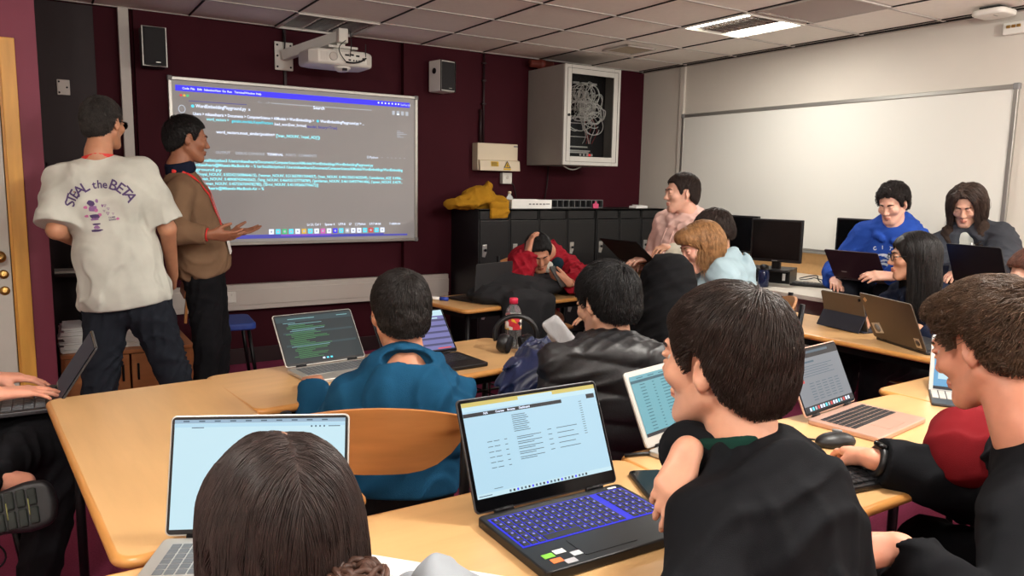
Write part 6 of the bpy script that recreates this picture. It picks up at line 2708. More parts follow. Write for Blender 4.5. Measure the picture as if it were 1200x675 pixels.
mb.tube([W_ - d_ * .0 + (u_ * math.cos(a) + v_ * math.sin(a)) * .031 for a in np.linspace(0, 2 * PI, 17)[:-1]], .004, n=6, closed=True)
wc(mb.build('wristband', M['lanyard'], None), P)
trousers(f, P, M['black_tr'], infl=.015)
shoes(f, P, M['shoe_black'])

# ---- 3 seated, teal hoodie
f = Fig(hd(469, 366, 2.16), hyaw=8, hpitch=12, pelvis=(.83, 1.90, .57), tyaw=20, w=.86, neck=.155, arch=.05)
f.arm(-1, (.73, 2.33, .765), hint=(-.35, -.1, -1), f=(.2, .9, -.05), n=(0, 0, 1), curl=(.3, .4, .3))
f.arm(1, (1.09, 2.28, .765), hint=(.35, -.2, -1), f=(-.1, .95, -.05), n=(0, 0, 1), curl=(.3, .4, .3))
f.sit(knee_z=.54)
P = person('person in a teal hoodie with short black hair seated before two open laptops', f)
make_body(f, P, ('tan2', (186, 128, 98)), .005)
make_hair(f, P, hair_mat('black2', (32, 27, 25)), n=8000, length=.034, r=.0009, thick=.007, seed=7, noise=.2)
garment('hoodie', f, P, M['teal'], infl=.022, bag=.012, amp=.011, h=.0055, hem=-.015, hood='down', seed=31, fs=(8, 8, 5), loose=.02)
trousers(f, P, M['black_tr'])
shoes(f, P, M['shoe_black'])

# ---- 4 seated, puffer vest with navy sleeves
f = Fig(hd(710, 354, 2.37), hyaw=-8, hpitch=14, pelvis=(1.47, 1.82, .57), tyaw=28, w=1.05, neck=.165, arch=.06)
f.arm(-1, (1.50, 2.20, .80), hint=(-1, .1, -.55), elbow=hd(620, 455, 2.36), f=(.8, .5, -.1), n=(0, 0, 1), curl=(.3, .4, .3))
f.arm(1, (1.80, 2.0, .75), hint=(.8, -.3, -.6), f=(-.3, .9, 0), n=(0, 0, 1), curl=(.4, .5, .3))
f.sit(knee_z=.54)
P = person('person in a black puffer vest with navy sleeves seated facing away', f)
make_body(f, P, ('fair', (206, 156, 128)), .005)
make_eyes(f, P)
make_hair(f, P, hair_mat('jet', (20, 19, 20)), n=7000, length=.05, r=.0010, thick=.011, seed=9, noise=.25, lift=(.03, .13), stick=.7)
zz = lambda P_: .0


def puff(amp, axis_up, org, per=.075, seed=3):
    fn0 = folds(amp * .55, (14, 14, 9), seed)

    def fn(Pt):
        t_ = ((Pt - org) @ axis_up) / per
        return amp * (np.abs(np.sin(PI * t_)) ** .6 - .65) + fn0(Pt)
    return fn


q = f.torso(.032, trap=False) + [ell(f.PV + f.up * .15, V3(.185, .155, .24), f.TR, .05)]
for a in np.linspace(-2.8, 2.8, 14):
    p_ = f.NB + f.rt * math.sin(a) * .082 - f.fw * (math.cos(a) * .078 - .014) - f.up * .02
    q.append(cap(p_ - f.up * .03, p_ + f.up * .055, .028, .022, .015))
q.append(box_((1.53 - .225 * .469, 1.88 - .225 * .883, .80), (.225, .045, .15), np.array(Euler((0, 0, R(-28))).to_matrix()), .04, .06))
q.append(plane(f.PV - f.up * .06, -f.up, .01))
soft('puffer_vest', q, .006, M['puff_black'], P, puff(.010, f.up, f.PV, .085), .012)
q = f.arms(.030, bag=.018, cuff=.006)
for sd in (-1, 1):
    d0 = unit(f.E[sd] - f.S[sd])
    q.append(ell(f.S[sd] + d0 * .03, .088, k=.03))
soft('navy_sleeves', q, .006, M['puff_navy'], P, folds(.016, (13, 13, 13), 41), .016)
trousers(f, P, M['black_tr'])
shoes(f, P, M['shoe_black'])

# ---- 5 foreground, black jacket
f = Fig(hd(849, 422, 1.24), hyaw=-13, hpitch=4, hroll=-3, pelvis=(.97, .68, .57), tyaw=-18, w=.90, hs=.97, neck=.165, arch=.05, nb=hd(872, 530, 1.22))
_w = hd(806, 527, 1.18)
f.arm(1, _w, elbow=_w + FWH * .23 + RTH * .10 - Z * .12, f=unit(-FWH * .55 - RTH * .42 - Z * .58), n=unit(Z * .7 - FWH * .75 - RTH * .1), per=[(.70, .45, .25), (.66, .50, .3), (.72, .55, .3), (.8, .6, .35)], spread=.07, thumb=(.3, .3), s=.72)
f.arm(-1, hd(805, 760, 1.15), hint=(-.6, -.5, -.5), f=(.3, .9, 0), n=(0, 0, 1), curl=(.3, .4, .3))
f.sit(knee_z=.54)
P = person('dark haired person in a black jacket in the centre foreground, hand raised to the collar', f)
make_body(f, P, ('fair2', (214, 158, 130)), .0036)
make_eyes(f, P)
hm = hair_mat('darkbrown', (44, 32, 26), .38)
make_brows(f, P, hm)


def flow_fg(p):
    c = np.array([.01, -.06, .115])
    d = p - c
    d[:, 1] += np.where(p[:, 1] > 0, .06, .0)
    return d


make_hair(f, P, hm, n=14000, length=.055, r=.00075, thick=.009, seed=12, noise=.14, lift=(.02, .09), flow=flow_fg, amp=.005, h=.0035, grav=.10)
jk = garment('jacket', f, P, M['jkt_black'], infl=.017, bag=.012, amp=.011, h=.0045, hem=-.08, collar=(.035, .074, .013), seed=51, fs=(7, 7, 4), loose=.012, end=.93)
q = []
for a in np.linspace(-2.4, .2, 14):
    p_ = f.NB + f.rt * math.sin(a) * .064 - f.fw * (math.cos(a) * .062 - .014) - f.up * .01
    q.append(cap(p_ - f.up * .02, p_ + f.up * .038, .010, .008, .012))
soft('green_lining', q, .004, M['green_in'], P)
trousers(f, P, M['black_tr'])
shoes(f, P, M['shoe_black'])

# ---- 6 right foreground, black hoodie, using the mouse
f = Fig(hd(1158, 405, 1.50), hyaw=2, hpitch=22, pelvis=(1.74, .50, .57), tyaw=-6, w=1.02, hs=.95, neck=.17, arch=.06, nb=hd(1204, 512, 1.42))
MW = hd(1030, 541, 1.97)
f.arm(1, at_z(1022, 538, .79), hint=(.9, -.4, -.5), f=unit(V3(1.775, 1.215, .755) - at_z(1022, 538, .79)), n=(0.05, .1, 1), per=[(.25, .35, .25), (.28, .38, .28), (.35, .45, .3), (.4, .5, .3)], spread=.06, thumb=(.55, .1))
f.arm(-1, hd(1056, 642, 1.34), hint=(-.7, -.4, -.5), f=unit(-RTH * .9 - Z * .1), n=unit(Z * .7 - FWH * .5), curl=(.5, .7, .5), thumb=(.3, .3))
f.sit(knee_z=.54)
P = person('person in a black top using the computer mouse at the right foreground', f)
make_body(f, P, ('rosy', (218, 152, 124)), .0036)
make_eyes(f, P)
hm = hair_mat('brown', (78, 58, 42), .42)
make_brows(f, P, hm)


def flow_r(p):
    d = p - np.array([.0, -.06, .11])
    d[:, 1] += .09
    d[:, 2] += .03
    return d


make_hair(f, P, hm, n=15000, length=.055, r=.0008, thick=.011, seed=15, noise=.34, lift=(.03, .17), stick=.65, face=.55, sh=.012, extra=lambda T, HR, s: [ell(T(0, .066, .084), V3(.050, .030, .026) * s, HR, .03)], flow=flow_r, amp=.008, h=.0035, grav=.08, curl=.22)
garment('black_top', f, P, M['jkt_black'], infl=.022, bag=.014, amp=.011, h=.005, hem=-.08, hood=None, seed=61, fs=(7, 7, 5), loose=.02, end=.92, extra=lambda f_: [cap(f_.NB + f_.rt * x_ - f_.up * .03 - f_.fw * y_, f_.NB + f_.rt * x2_ - f_.up * .03 - f_.fw * y2_, .030, .030, .02) for x_, y_, x2_, y2_ in ((-.07, -.02, -.05, .05), (-.05, .05, .05, .05), (.05, .05, .07, -.02))])
d_ = unit(f.W[1] - f.E[1])
u_ = unit(np.cross(d_, Z))
v_ = np.cross(d_, u_)
wp = f.W[1] - d_ * .012
mb = MB()
vs = []
mb.tube([wp + (u_ * math.cos(a) + v_ * math.sin(a)) * .0325 for a in np.linspace(0, 2 * PI, 25)[:-1]], .0085, n=8, closed=True)
wt = wc(mb.build('watch', M['black_plastic'], None), P)
wt['label'] = 'black wristwatch'
mb = MB()
mb.lathe([(0, 0), (.019, 0), (.020, .004), (.018, .009), (0, .0095)], tuple(wp - v_ * np.sign(v_[2] or 1) * -.034), n=24, M=Matrix([[float(u_[i]), float(d_[i]), float(np.cross(u_, d_)[i])] for i in range(3)]))
mb.build('watch_case', M['black_gloss'], wt).matrix_parent_inverse = Matrix.Translation((0, 0, 0))
trousers(f, P, M['black_tr'])
shoes(f, P, M['shoe_black'])

# ---- 7 long brown hair, bottom left
f = Fig(hd(328, 624, .985), hyaw=6, hpitch=16, pelvis=(.25, .70, .57), tyaw=4, w=.9, hs=.93, fem=True, neck=.165, arch=.04)
f.arm(-1, (.10, 1.12, .775), hint=(-.4, -.2, -1), f=(.3, .95, 0), n=(0, 0, 1), curl=(.3, .4, .3))
f.arm(1, hd(462, 722, 1.32), hint=(1, -.2, -.2), elbow=hd(522, 716, 1.16), f=(-.5, .85, 0), n=(0, 0, 1), curl=(.3, .4, .3))
f.sit(knee_z=.54)
P = person('person with long centre parted brown hair seated at the bottom left', f)
make_body(f, P, ('fair3', (212, 160, 134)), .0045)
hm = hair_mat('longbrown', (42, 31, 28), .33)


def long_hair(fig, parent, hm, n, prims, seed, er, ec, length, r, grav, part=.012, hl=None, noise=.06, h=.004, amp=.004, steps=10, curl=0.0, lift=(.01, .05), name='hair', side=.9, zfree=-.02):
    part = part
    T = lambda x, y, z: fig.C + fig.HR @ (V3(x, y, z) * fig.hs)
    q = prims(T, fig.HR, fig.hs)

    def disp(Pt):
        l = (Pt - fig.C) @ fig.HR
        return amp * (vnoise(l * [110, 60, 16], seed) - .5) * 1.4 + amp * .5 * (vnoise(l * [200, 120, 40], seed + 1) - .5)
    v, f_ = polygonize(q, h, disp, amp)

    def flow(p):
        sx = np.where(p[:, 0] > part, 1.0, -1.0)
        top = np.clip((p[:, 2] - .02) / .1, 0, 1)
        return np.stack([sx * side * top + .15 * sx, -.25 * top, -(1 - top) * 1.0 - .25], 1)
    sb = BVHTree.FromPolygons(v.tolist(), f_.tolist())
    v2, f2 = strands(fig, n, length, hl or (lambda p: (p[:, 2] > -.02) & ((p[:, 1] < .055) | (p[:, 2] > .06))), flow, grav=grav, r=r, seed=seed, noise=noise, er=er, ec=ec, steps=steps, curl=curl, lift=lift, stick=.92, zfree=zfree, shell=sb)
    f_ = np.concatenate([f_, f2 + len(v)])
    return np_mesh(name, np.concatenate([v, v2]), f_, hm, parent)


def pr_girl(T, HR, s):
    return [ell(T(0, -.018, .034), V3(.094, .112, .098), HR, .01), ell(T(0, -.035, -.06), V3(.094, .075, .11), HR, .05), ell(T(-.06, .01, -.06), V3(.030, .06, .10), HR, .04), ell(T(.065, .01, -.05), V3(.028, .06, .09), HR, .04),
  ell(T(.0, .105, -.03), V3(.062, .06, .085), HR, .012, 's'),
            cap(T(.010, -.06, .146), T(.012, .03, .140), .004, .004, .008, 's')]


long_hair(f, P, hm, 16000, pr_girl, 71, (.0985, .1165, .1025), (0, -.018, .034), .26, .0006, .25, part=.010, steps=20)
mb = MB()
for k in range(26):       # loose locks on the left and right
    rr = random.Random(k)
    sx = -1 if k < 16 else 1
    y0_ = rr.uniform(-.02, .06)
    p0 = (sx * (.092 + rr.uniform(-.004, .006)), y0_, .04 + rr.uniform(-.02, .03))
    pts = [f.h2w(p0[0] + sx * (.010 * math.sin(PI * t_) + rr.uniform(0, .01) * t_), p0[1] + .01 * t_, p0[2] - .22 * t_ * rr.uniform(.98, 1.02)) for t_ in np.linspace(0, 1, 10)]
    mb.tube(pts, [.0008 + .0008 * math.sin(PI * t_) for t_ in np.linspace(0, 1, 10)], n=4)
wc(mb.build('loose_locks', hm, None), P)
mb = MB()
bc, bx_, by_ = f.h2w(.074, -.122, -.062), f.HR[:, 0], f.HR[:, 2]
for k in range(34):
    a0 = k * .37
    tl_ = rotm(k * .61, .5 * math.sin(k * 1.3), 0)
    rr = .018 + .020 * ((k * 7) % 10) / 10
    mb.tube([bc + tl_ @ V3(rr * math.cos(a), rr * .9 * math.sin(a), .016 * math.sin(2 * a + a0)) for a in np.linspace(0, 2 * PI, 21)[:-1]], .0042, n=5, closed=True)
wc(mb.build('hair_bun', hair_mat('bun', (70, 46, 36)), None), P)
M['scalp'] = mat('scalp', (150, 116, 98), .6)
mb = MB()
mb.tube([f.h2w(.010 + .002 * math.sin(k), y_, .034 + .1035 * math.sqrt(max(0, 1 - ((y_ + .018) / .112) ** 2))) for k, y_ in enumerate(np.linspace(-.055, .03, 12))], [.0006, .0012, .0016, .002, .002, .002, .002, .002, .002, .0016, .0012, .0006], n=5)
wc(mb.build('parting', M['scalp'], None), P)
q = f.torso(.016, trap=False)
garment('denim_jacket', f, P, M['grey_denim'], infl=.022, bag=.012, amp=.012, h=.006, hem=-.05, collar=(.01, .075, .012), seed=73, end=.85)
trousers(f, P, M['black_tr'])
shoes(f, P, M['shoe_white'])

# ---- 8 red jacket by the lockers, head on hand, phone
f = Fig(hd(631, 296, 4.85), hyaw=200, hpitch=30, hroll=8, pelvis=(2.90, 4.34, .57), tyaw=205, w=.98, neck=.17, arch=.07, nb=hd(641, 297, 4.98))
f.arm(1, hd(618, 299, 4.70), hint=(-.5, -.4, -1), elbow=hd(607, 322, 4.62), f=unit(Z * .8 + RTH * .12 + FWH * .45), n=unit(-RTH * .8 - FWH * .4), curl=(.3, .4, .35), thumb=(.6, .1), s=.98)
f.arm(-1, hd(668, 332, 4.60), hint=(.8, .2, -.6), elbow=hd(682, 330, 4.80), f=unit(-RTH * .85 + Z * .35 - FWH * .1), n=unit(-FWH * .8 - Z * .3), curl=(.6, .7, .4), thumb=(.5, .2))
f.sit(fwd=.38, knee_z=.54)
P = person('person in a red jacket resting head on one hand and holding a phone', f)
make_body(f, P, ('tan3', (190, 134, 106)), .005)
make_eyes(f, P)
hm = hair_mat('jet', (20, 19, 20))
make_brows(f, P, hm)
make_hair(f, P, hm, n=2200, length=.05, r=.0018, thick=.010, seed=17, noise=.3, flow=lambda p: (p - np.array([0, -.06, .12])) + np.array([0, .05, 0]))
garment('red_jacket', f, P, M['red_jkt'], infl=.034, bag=.022, amp=.013, h=.007, hem=-.05, collar=(.02, .088, .016), seed=81, fs=(10, 10, 7), loose=.02, end=.93)
q = []
for t_ in np.linspace(0, 1, 8):
    for sx in (-1, 1):
        q.append(ell(f.NB + f.rt * sx * (.06 - .035 * t_) + f.fw * (.09 + .075 * t_) - f.up * (.0 + .26 * t_), .04, k=.02))
soft('dark_hoodie_front', q, .006, M['dk_teal'], P)
q = [ell(f.NB + f.fw * .105 - f.up * .03, V3(.038, .03, .045), f.TR)]
soft('white_shirt_front', q, .005, M['tee'], P)
pz = f.W[-1] + unit(-RTH * .85 + Z * .35 - FWH * .1) * .085 + f.fw * .02
t = thing('phone', 'black phone in the hand of the sitter in the red jacket', 'phone', pz, R(20))
mb = MB()
mb.box((0, 0, .02), (.072, .010, .145), rot=(R(-35), 0, R(10)), bev=.004)
mb.build('case', M['black_plastic'], t)
mb = MB()
mb.box((0, .0045, .0265), (.066, .001, .135), rot=(R(-35), 0, R(10)))
mb.build('screen', M['black_gloss'], t)

# ---- 9 black hood up
f = Fig(hd(782, 342, 2.90), hyaw=30, hpitch=10, pelvis=(2.11, 2.12, .57), tyaw=32, w=1.0, neck=.165, arch=.05)
f.arm(-1, (2.15, 2.58, .74), hint=(-.3, 0, -1), f=(.3, .9, 0), n=(0, 0, 1), curl=(.3, .4, .3))
f.arm(1, (2.45, 2.45, .74), hint=(.3, 0, -1), f=(0, .9, 0), n=(0, 0, 1), curl=(.3, .4, .3))
f.sit(knee_z=.54)
P = person('person with a black hood pulled up seated facing away', f)
make_body(f, P, ('fair', (206, 156, 128)), .006)


def hood_up(fig):
    T = lambda x, y, z: fig.C + fig.HR @ V3(x, y, z)
    return [ell(T(0, -.02, .03), V3(.104, .124, .118), fig.HR, .03), ell(T(0, -.04, -.08), V3(.098, .095, .11), fig.HR, .05), cap(T(0, -.05, -.1), fig.NB - fig.fw * .03, .11, .12, .06), ell(T(0, .13, -.02), V3(.075, .09, .10), fig.HR, .03, 's')]


garment('black_hoodie', f, P, M['blk_hood'], infl=.034, bag=.016, amp=.006, h=.0065, hem=-.06, seed=91, extra=hood_up, loose=.03)
trousers(f, P, M['black_tr'])
shoes(f, P, M['shoe_black'])

# ---- 10 pink hoodie, sitting on the desk
f = Fig(hd(799, 226, 4.55), hyaw=-68, hpitch=4, pelvis=(3.36, 3.42, .845), tyaw=-92, w=.98, neck=.142, arch=.05)
f.arm(-1, hd(764, 303, 4.4), hint=(.2, -.5, -1), f=unit(V3(-.9, .2, .0)), n=(0, 0, 1), curl=(.3, .4, .3))
f.arm(1, hd(752, 306, 4.62), hint=(.2, .5, -1), f=unit(V3(-.7, -.4, 0)), n=(0, 0, 1), curl=(.3, .4, .3))
f.sit(fwd=.42, knee_z=.83)
P = person('person in a pale pink hoodie sitting on a desk and looking at the board', f)
make_body(f, P, ('pale', (222, 172, 150)), .0048)
make_eyes(f, P)
hm = hair_mat('darkbrown2', (46, 34, 29))
make_brows(f, P, hm)
make_hair(f, P, hm, n=2000, length=.045, r=.0013, thick=.006, seed=19, noise=.2, flow=lambda p: (p - np.array([.03, -.05, .12])) + np.array([-.05, .06, 0]))
garment('hoodie', f, P, M['pink'], infl=.028, bag=.014, amp=.006, h=.0065, hem=-.05, hood='down', seed=101, loose=.02)
mb = MB()
for sx in (-1, 1):
    p0 = f.NB + f.rt * sx * .03 + f.fw * .13 - f.up * .07
    mb.tube([p0, p0 - f.up * .06 + f.fw * .018, p0 - f.up * .13 + f.fw * .025 + f.rt * sx * .005], .0035, n=6)
wc(mb.build('drawstring', M['pink'], None), P)
trousers(f, P, M['tan_tr'])
shoes(f, P, M['shoe_white'])

# ---- 11 fair hair, pale blue hoodie
f = Fig(hd(822, 289, 3.75), hyaw=-70, hpitch=20, hroll=4, pelvis=(2.84, 2.60, .57), tyaw=-56, w=.84, hs=.96, neck=.15, arch=.08, nb=hd(843, 304, 3.82))
f.arm(-1, (2.55, 2.55, .70), hint=(-.3, -.8, -.6), f=(-.5, .6, -.3), n=(0, -.3, 1), curl=(.3, .4, .3))
f.arm(1, (2.75, 2.85, .72), hint=(.8, .3, -.6), f=(-.5, .6, -.3), n=(0, 0, 1), curl=(.3, .4, .3))
f.sit(knee_z=.54)
P = person('person with chin length fair hair in a pale blue hoodie bending forward', f)
make_body(f, P, ('pale2', (224, 168, 146)), .0048)
make_eyes(f, P)
hm = hair_mat('fair', (150, 110, 72), .4)
make_brows(f, P, hair_mat('fairbrow', (130, 96, 64)))


def pr_bob(T, HR, s):
    q = [ell(T(0, -.014, .038), V3(.086, .106, .092), HR, .01), ell(T(0, -.05, -.02), V3(.084, .064, .075), HR, .05), ell(T(-.072, -.03, -.02), V3(.022, .045, .06), HR, .03), ell(T(.072, -.03, -.02), V3(.022, .045, .06), HR, .03), ell(T(0, .08, .075), V3(.07, .04, .04), HR, .04),
            ell(T(0, .098, -.045), V3(.100, .090, .090), HR, .012, 's')]
    return q


long_hair(f, P, hm, 2600, pr_bob, 111, (.099, .117, .103), (0, -.014, .038), .15, .0014, .35, noise=.14, h=.005, amp=.004, hl=lambda p: (p[:, 2] > .0) & ((p[:, 1] < .06) | (p[:, 2] > .05)))
garment('hoodie', f, P, M['sky'], infl=.030, bag=.014, amp=.006, h=.0065, hem=-.05, hood='down', seed=113, loose=.02)
trousers(f, P, M['denim_dk'])
shoes(f, P, M['shoe_white'])

# ---- 12 dark hair behind, cream top
f = Fig(hd(836, 272, 4.12), hyaw=-55, hpitch=26, pelvis=(3.02, 3.02, .57), tyaw=-55, w=.97, neck=.16, arch=.06)
f.arm(-1, hd(797, 291, 4.15), hint=(0, -.8, -.7), f=unit(V3(-.8, .3, .1)), n=(0, -.2, 1), curl=(.5, .6, .4))
f.arm(1, (2.62, 3.22, .70), hint=(.3, .8, -.6), f=(-.8, .3, 0), n=(0, 0, 1), curl=(.3, .4, .3))
f.sit(knee_z=.54)
P = person('person with short dark hair mostly hidden behind the fair haired sitter', f)
make_body(f, P, ('fair', (206, 156, 128)), .006)
make_hair(f, P, hair_mat('darkbrown2', (46, 34, 29)), n=1500, length=.045, r=.0016, thick=.012, seed=23)
garment('cream_top', f, P, M['cream'], infl=.028, bag=.016, amp=.006, h=.007, hem=-.05, seed=121, loose=.02)
trousers(f, P, M['black_tr'])
shoes(f, P, M['shoe_black'])

# ---- 13 royal blue hoodie
f = Fig(hd(1046, 238, 4.48), hyaw=-98, hpitch=24, pelvis=(4.50, 2.72, .84), tyaw=-104, w=.98, hs=.91, neck=.14, arch=.06)
f.arm(-1, hd(1046, 324, 4.10), hint=(.3, -.6, -1), f=unit(V3(-.75, .45, .05)), n=unit(V3(-.4, -.5, .7)), curl=(.35, .4, .3), thumb=(.6, .0))
f.arm(1, (4.06, 2.80, .87), hint=(.2, .7, -.8), f=unit(V3(-.6, -.5, 0)), n=(0, 0, 1), curl=(.3, .4, .3))
f.sit(fwd=.40, knee_z=.83)
P = person('person in a royal blue hoodie looking down at a plum laptop', f)
make_body(f, P, ('pale', (222, 172, 150)), .0048)
make_eyes(f, P)
hm = hair_mat('curlydark', (34, 27, 25))
make_brows(f, P, hm)
make_hair(f, P, hm, n=2200, length=.04, r=.0018, thick=.012, seed=25, noise=.6, curl=.6, lift=(.03, .14), amp=.011)
hd_o = garment('hoodie', f, P, M['royal'], infl=.030, bag=.016, amp=.006, h=.006, hem=-.05, hood='down', seed=131, loose=.02)
tr = bvh(hd_o)
M['print_w'] = mat('white_print', (206, 214, 226), .8)
PSX = PSY = 1.0
cB = f.NB - f.up * .215 + f.fw * .10
rB, uB, nB = -f.rt, f.up, f.fw
acc = {}
rg = random.Random(8)


def ring(r0, r1, n_=26, a0=0, a1=2 * PI, cx_=0, cy_=0):
    vs, fs = [], []
    for i in range(n_ + 1):
        a = a0 + (a1 - a0) * i / n_
        vs += [(cx_ + r0 * math.cos(a), cy_ + r0 * math.sin(a)), (cx_ + r1 * math.cos(a), cy_ + r1 * math.sin(a))]
    for i in range(n_):
        fs.append([2 * i, 2 * i + 1, 2 * i + 3, 2 * i + 2])
    ink(vs, fs, 'w')


ring(.082, .092)
ring(.025, .040, 16)
for k in range(22):
    a = rg.uniform(0, 6.28)
    r_ = rg.uniform(.046, .078)
    ring(r_, r_ + .006, 6, a, a + rg.uniform(.3, 1.0))
arc_word('CITY', -.5, .5, .125, .118, .026, 'w')
for k, b_ in acc.items():
    wc(b_.build('chest_print', M['print_w'], None), P)
trousers(f, P, M['denim_dk'])
shoes(f, P, M['shoe_black'])

# ---- 14 glasses and long black hair
f = Fig(hd(1070, 301, 3.72), hyaw=-44, hpitch=4, pelvis=(3.90, 2.06, .57), tyaw=-62, w=.9, fem=True, neck=.165, arch=.04)
f.arm(-1, (3.50, 1.95, .77), hint=(.1, -.7, -.6), f=(-.95, .2, 0), n=(0, 0, 1), curl=(.3, .4, .3))
f.arm(1, (3.52, 2.22, .77), hint=(.1, .7, -.6), f=(-.95, -.1, 0), n=(0, 0, 1), curl=(.3, .4, .3))
f.sit(knee_z=.54)
P = person('person with glasses and long black hair in a dark navy top', f)
make_body(f, P, ('tan4', (204, 150, 122)), .0048)
make_eyes(f, P)
hm = hair_mat('jet2', (24, 21, 21), .35)
make_brows(f, P, hm)
glasses(f, P)


def pr_lady(T, HR, s):
    return [ell(T(0, -.016, .036), V3(.090, .110, .094), HR, .01), ell(T(0, -.06, -.06), V3(.088, .06, .12), HR, .05), ell(T(-.01, -.075, -.17), V3(.085, .045, .11), HR, .05), ell(T(.072, .0, -.08), V3(.024, .045, .12), HR, .04), ell(T(-.075, -.035, -.08), V3(.024, .035, .12), HR, .04),
            ell(T(0, .105, -.03), V3(.066, .07, .09), HR, .012, 's')]


long_hair(f, P, hm, 3000, pr_lady, 141, (.093, .113, .097), (0, -.016, .036), .34, .0015, .35, noise=.05, h=.005, hl=lambda p: (p[:, 2] > .0) & (p[:, 1] < .05), steps=12)
garment('navy_top', f, P, M['navy'], infl=.022, bag=.014, amp=.008, h=.0065, hem=-.05, collar=(.0, .072, .012), seed=143, loose=.015)
trousers(f, P, M['black_tr'])
shoes(f, P, M['shoe_black'])

# ---- 15 long wavy hair, charcoal jacket
f = Fig(hd(1133, 241, 4.50), hyaw=-106, hpitch=24, pelvis=(4.80, 2.34, .84), tyaw=-110, w=1.02, hs=.92, neck=.14, arch=.06)
f.arm(-1, (4.34, 1.98, .965), hint=(.3, -.6, -.8), f=(-.9, .3, 0), n=(0, 0, 1), curl=(.3, .4, .3))
f.arm(1, (4.36, 2.22, .965), hint=(.3, .6, -.8), f=(-.9, 0, 0), n=(0, 0, 1), curl=(.3, .4, .3))
f.sit(fwd=.40, knee_z=.83)
P = person('person with wavy shoulder length hair in a charcoal jacket over white shirt', f)
make_body(f, P, ('pale3', (214, 164, 140)), .0048)
make_eyes(f, P)
hm = hair_mat('wavy', (58, 44, 37), .4)
make_brows(f, P, hm)


def pr_long(T, HR, s):
    return [ell(T(0, -.014, .040), V3(.091, .110, .096), HR, .01), ell(T(0, -.05, -.05), V3(.092, .07, .09), HR, .05), ell(T(-.082, -.002, -.03), V3(.026, .05, .085), HR, .04), ell(T(.082, -.008, -.03), V3(.026, .05, .085), HR, .04),
            ell(T(0, .116, -.012), V3(.066, .086, .100), HR, .012, 's')]


long_hair(f, P, hm, 2600, pr_long, 151, (.101, .117, .103), (0, -.014, .040), .22, .0019, .30, noise=.25, h=.005, amp=.011, hl=lambda p: (p[:, 2] > .0) & ((p[:, 1] < .05) | (p[:, 2] > .07)), curl=.28, lift=(.02, .10))


def open_front(fig):
    return [ell(fig.NB - fig.up * .14 + fig.fw * .17, V3(.075, .115, .28), fig.TR, .02, 's')]


garment('charcoal_jacket', f, P, M['charc'], infl=.036, bag=.020, amp=.006, h=.0065, hem=-.05, seed=153, loose=.02, extra=open_front)
garment('white_shirt', f, P, M['tee'], infl=.016, sleeves=False, amp=.005, h=.007, hem=-.02, seed=155)
q = []
for sx in (-1, 1):
    for t_ in np.linspace(0, 1, 9):
        q.append(ell(f.NB + f.rt * sx * (.085 - .01 * t_) + f.fw * (.04 + .12 * t_) - f.up * (.0 + .30 * t_), V3(.045 - .015 * t_, .03, .05), f.TR, .02))
q.append(ell(f.NB - f.fw * .07 + f.up * .01, V3(.11, .04, .06), f.TR, .04))
soft('fleece_lining', q, .006, M['brown_fl'], P, folds(.008, (30, 30, 30), 157), .008)
mb = MB()
for sx in (-1, 1):
    p0 = f.NB + f.rt * sx * .035 + f.fw * .125 - f.up * .07
    mb.tube([p0, p0 - f.up * .09 + f.fw * .02 - f.rt * sx * .008, p0 - f.up * .18 + f.fw * .03 - f.rt * sx * .02], .003, n=6)
wc(mb.build('cord', M['paper'], None), P)
trousers(f, P, M['black_tr'])
shoes(f, P, M['shoe_black'])

# ---- 16 cropped sitter at the left edge
f = Fig((-.46, 2.88, 1.22), hyaw=90, hpitch=20, pelvis=(-.42, 2.87, .565), tyaw=90, w=1.0, neck=.17, arch=.05)
f.arm(1, at_d(-6, 462, 2.28), hint=(-.3, -.6, -.8), f=unit(V3(.95, .25, -.05)), n=(0, -.1, 1), per=[(.12, .2, .15), (.12, .2, .15), (.15, .22, .15), (.2, .25, .2)], spread=.08, thumb=(.6, .0))
f.arm(-1, (-.16, 2.98, .745), hint=(-.3, .6, -.8), f=(.95, -.1, -.05), n=(0, 0, 1), curl=(.2, .25, .2))
f.sit(fwd=.45, knee_z=.575)
f.K[1] = V3(.03, 2.72, .575)
f.A[1] = V3(-.06, 2.72, .085)
f.K[-1] = V3(.02, 2.80, .60)
SOLE = at_d(8, 600, 2.02)
f.A[-1] = SOLE + V3(-.06, .13, .06)
P = person('person mostly out of frame at the left edge typing with legs crossed', f)
make_body(f, P, ('rosy2', (224, 158, 132)), .0045)
make_hair(f, P, hair_mat('brown', (78, 58, 42)), n=1200, length=.05, r=.0016, thick=.014, seed=29)
garment('black_top', f, P, M['blk_hood'], infl=.026, bag=.012, amp=.008, h=.007, hem=-.05, seed=161, loose=.02, end=.93)
trousers(f, P, M['black_tr'], amp=.008, infl=.02)
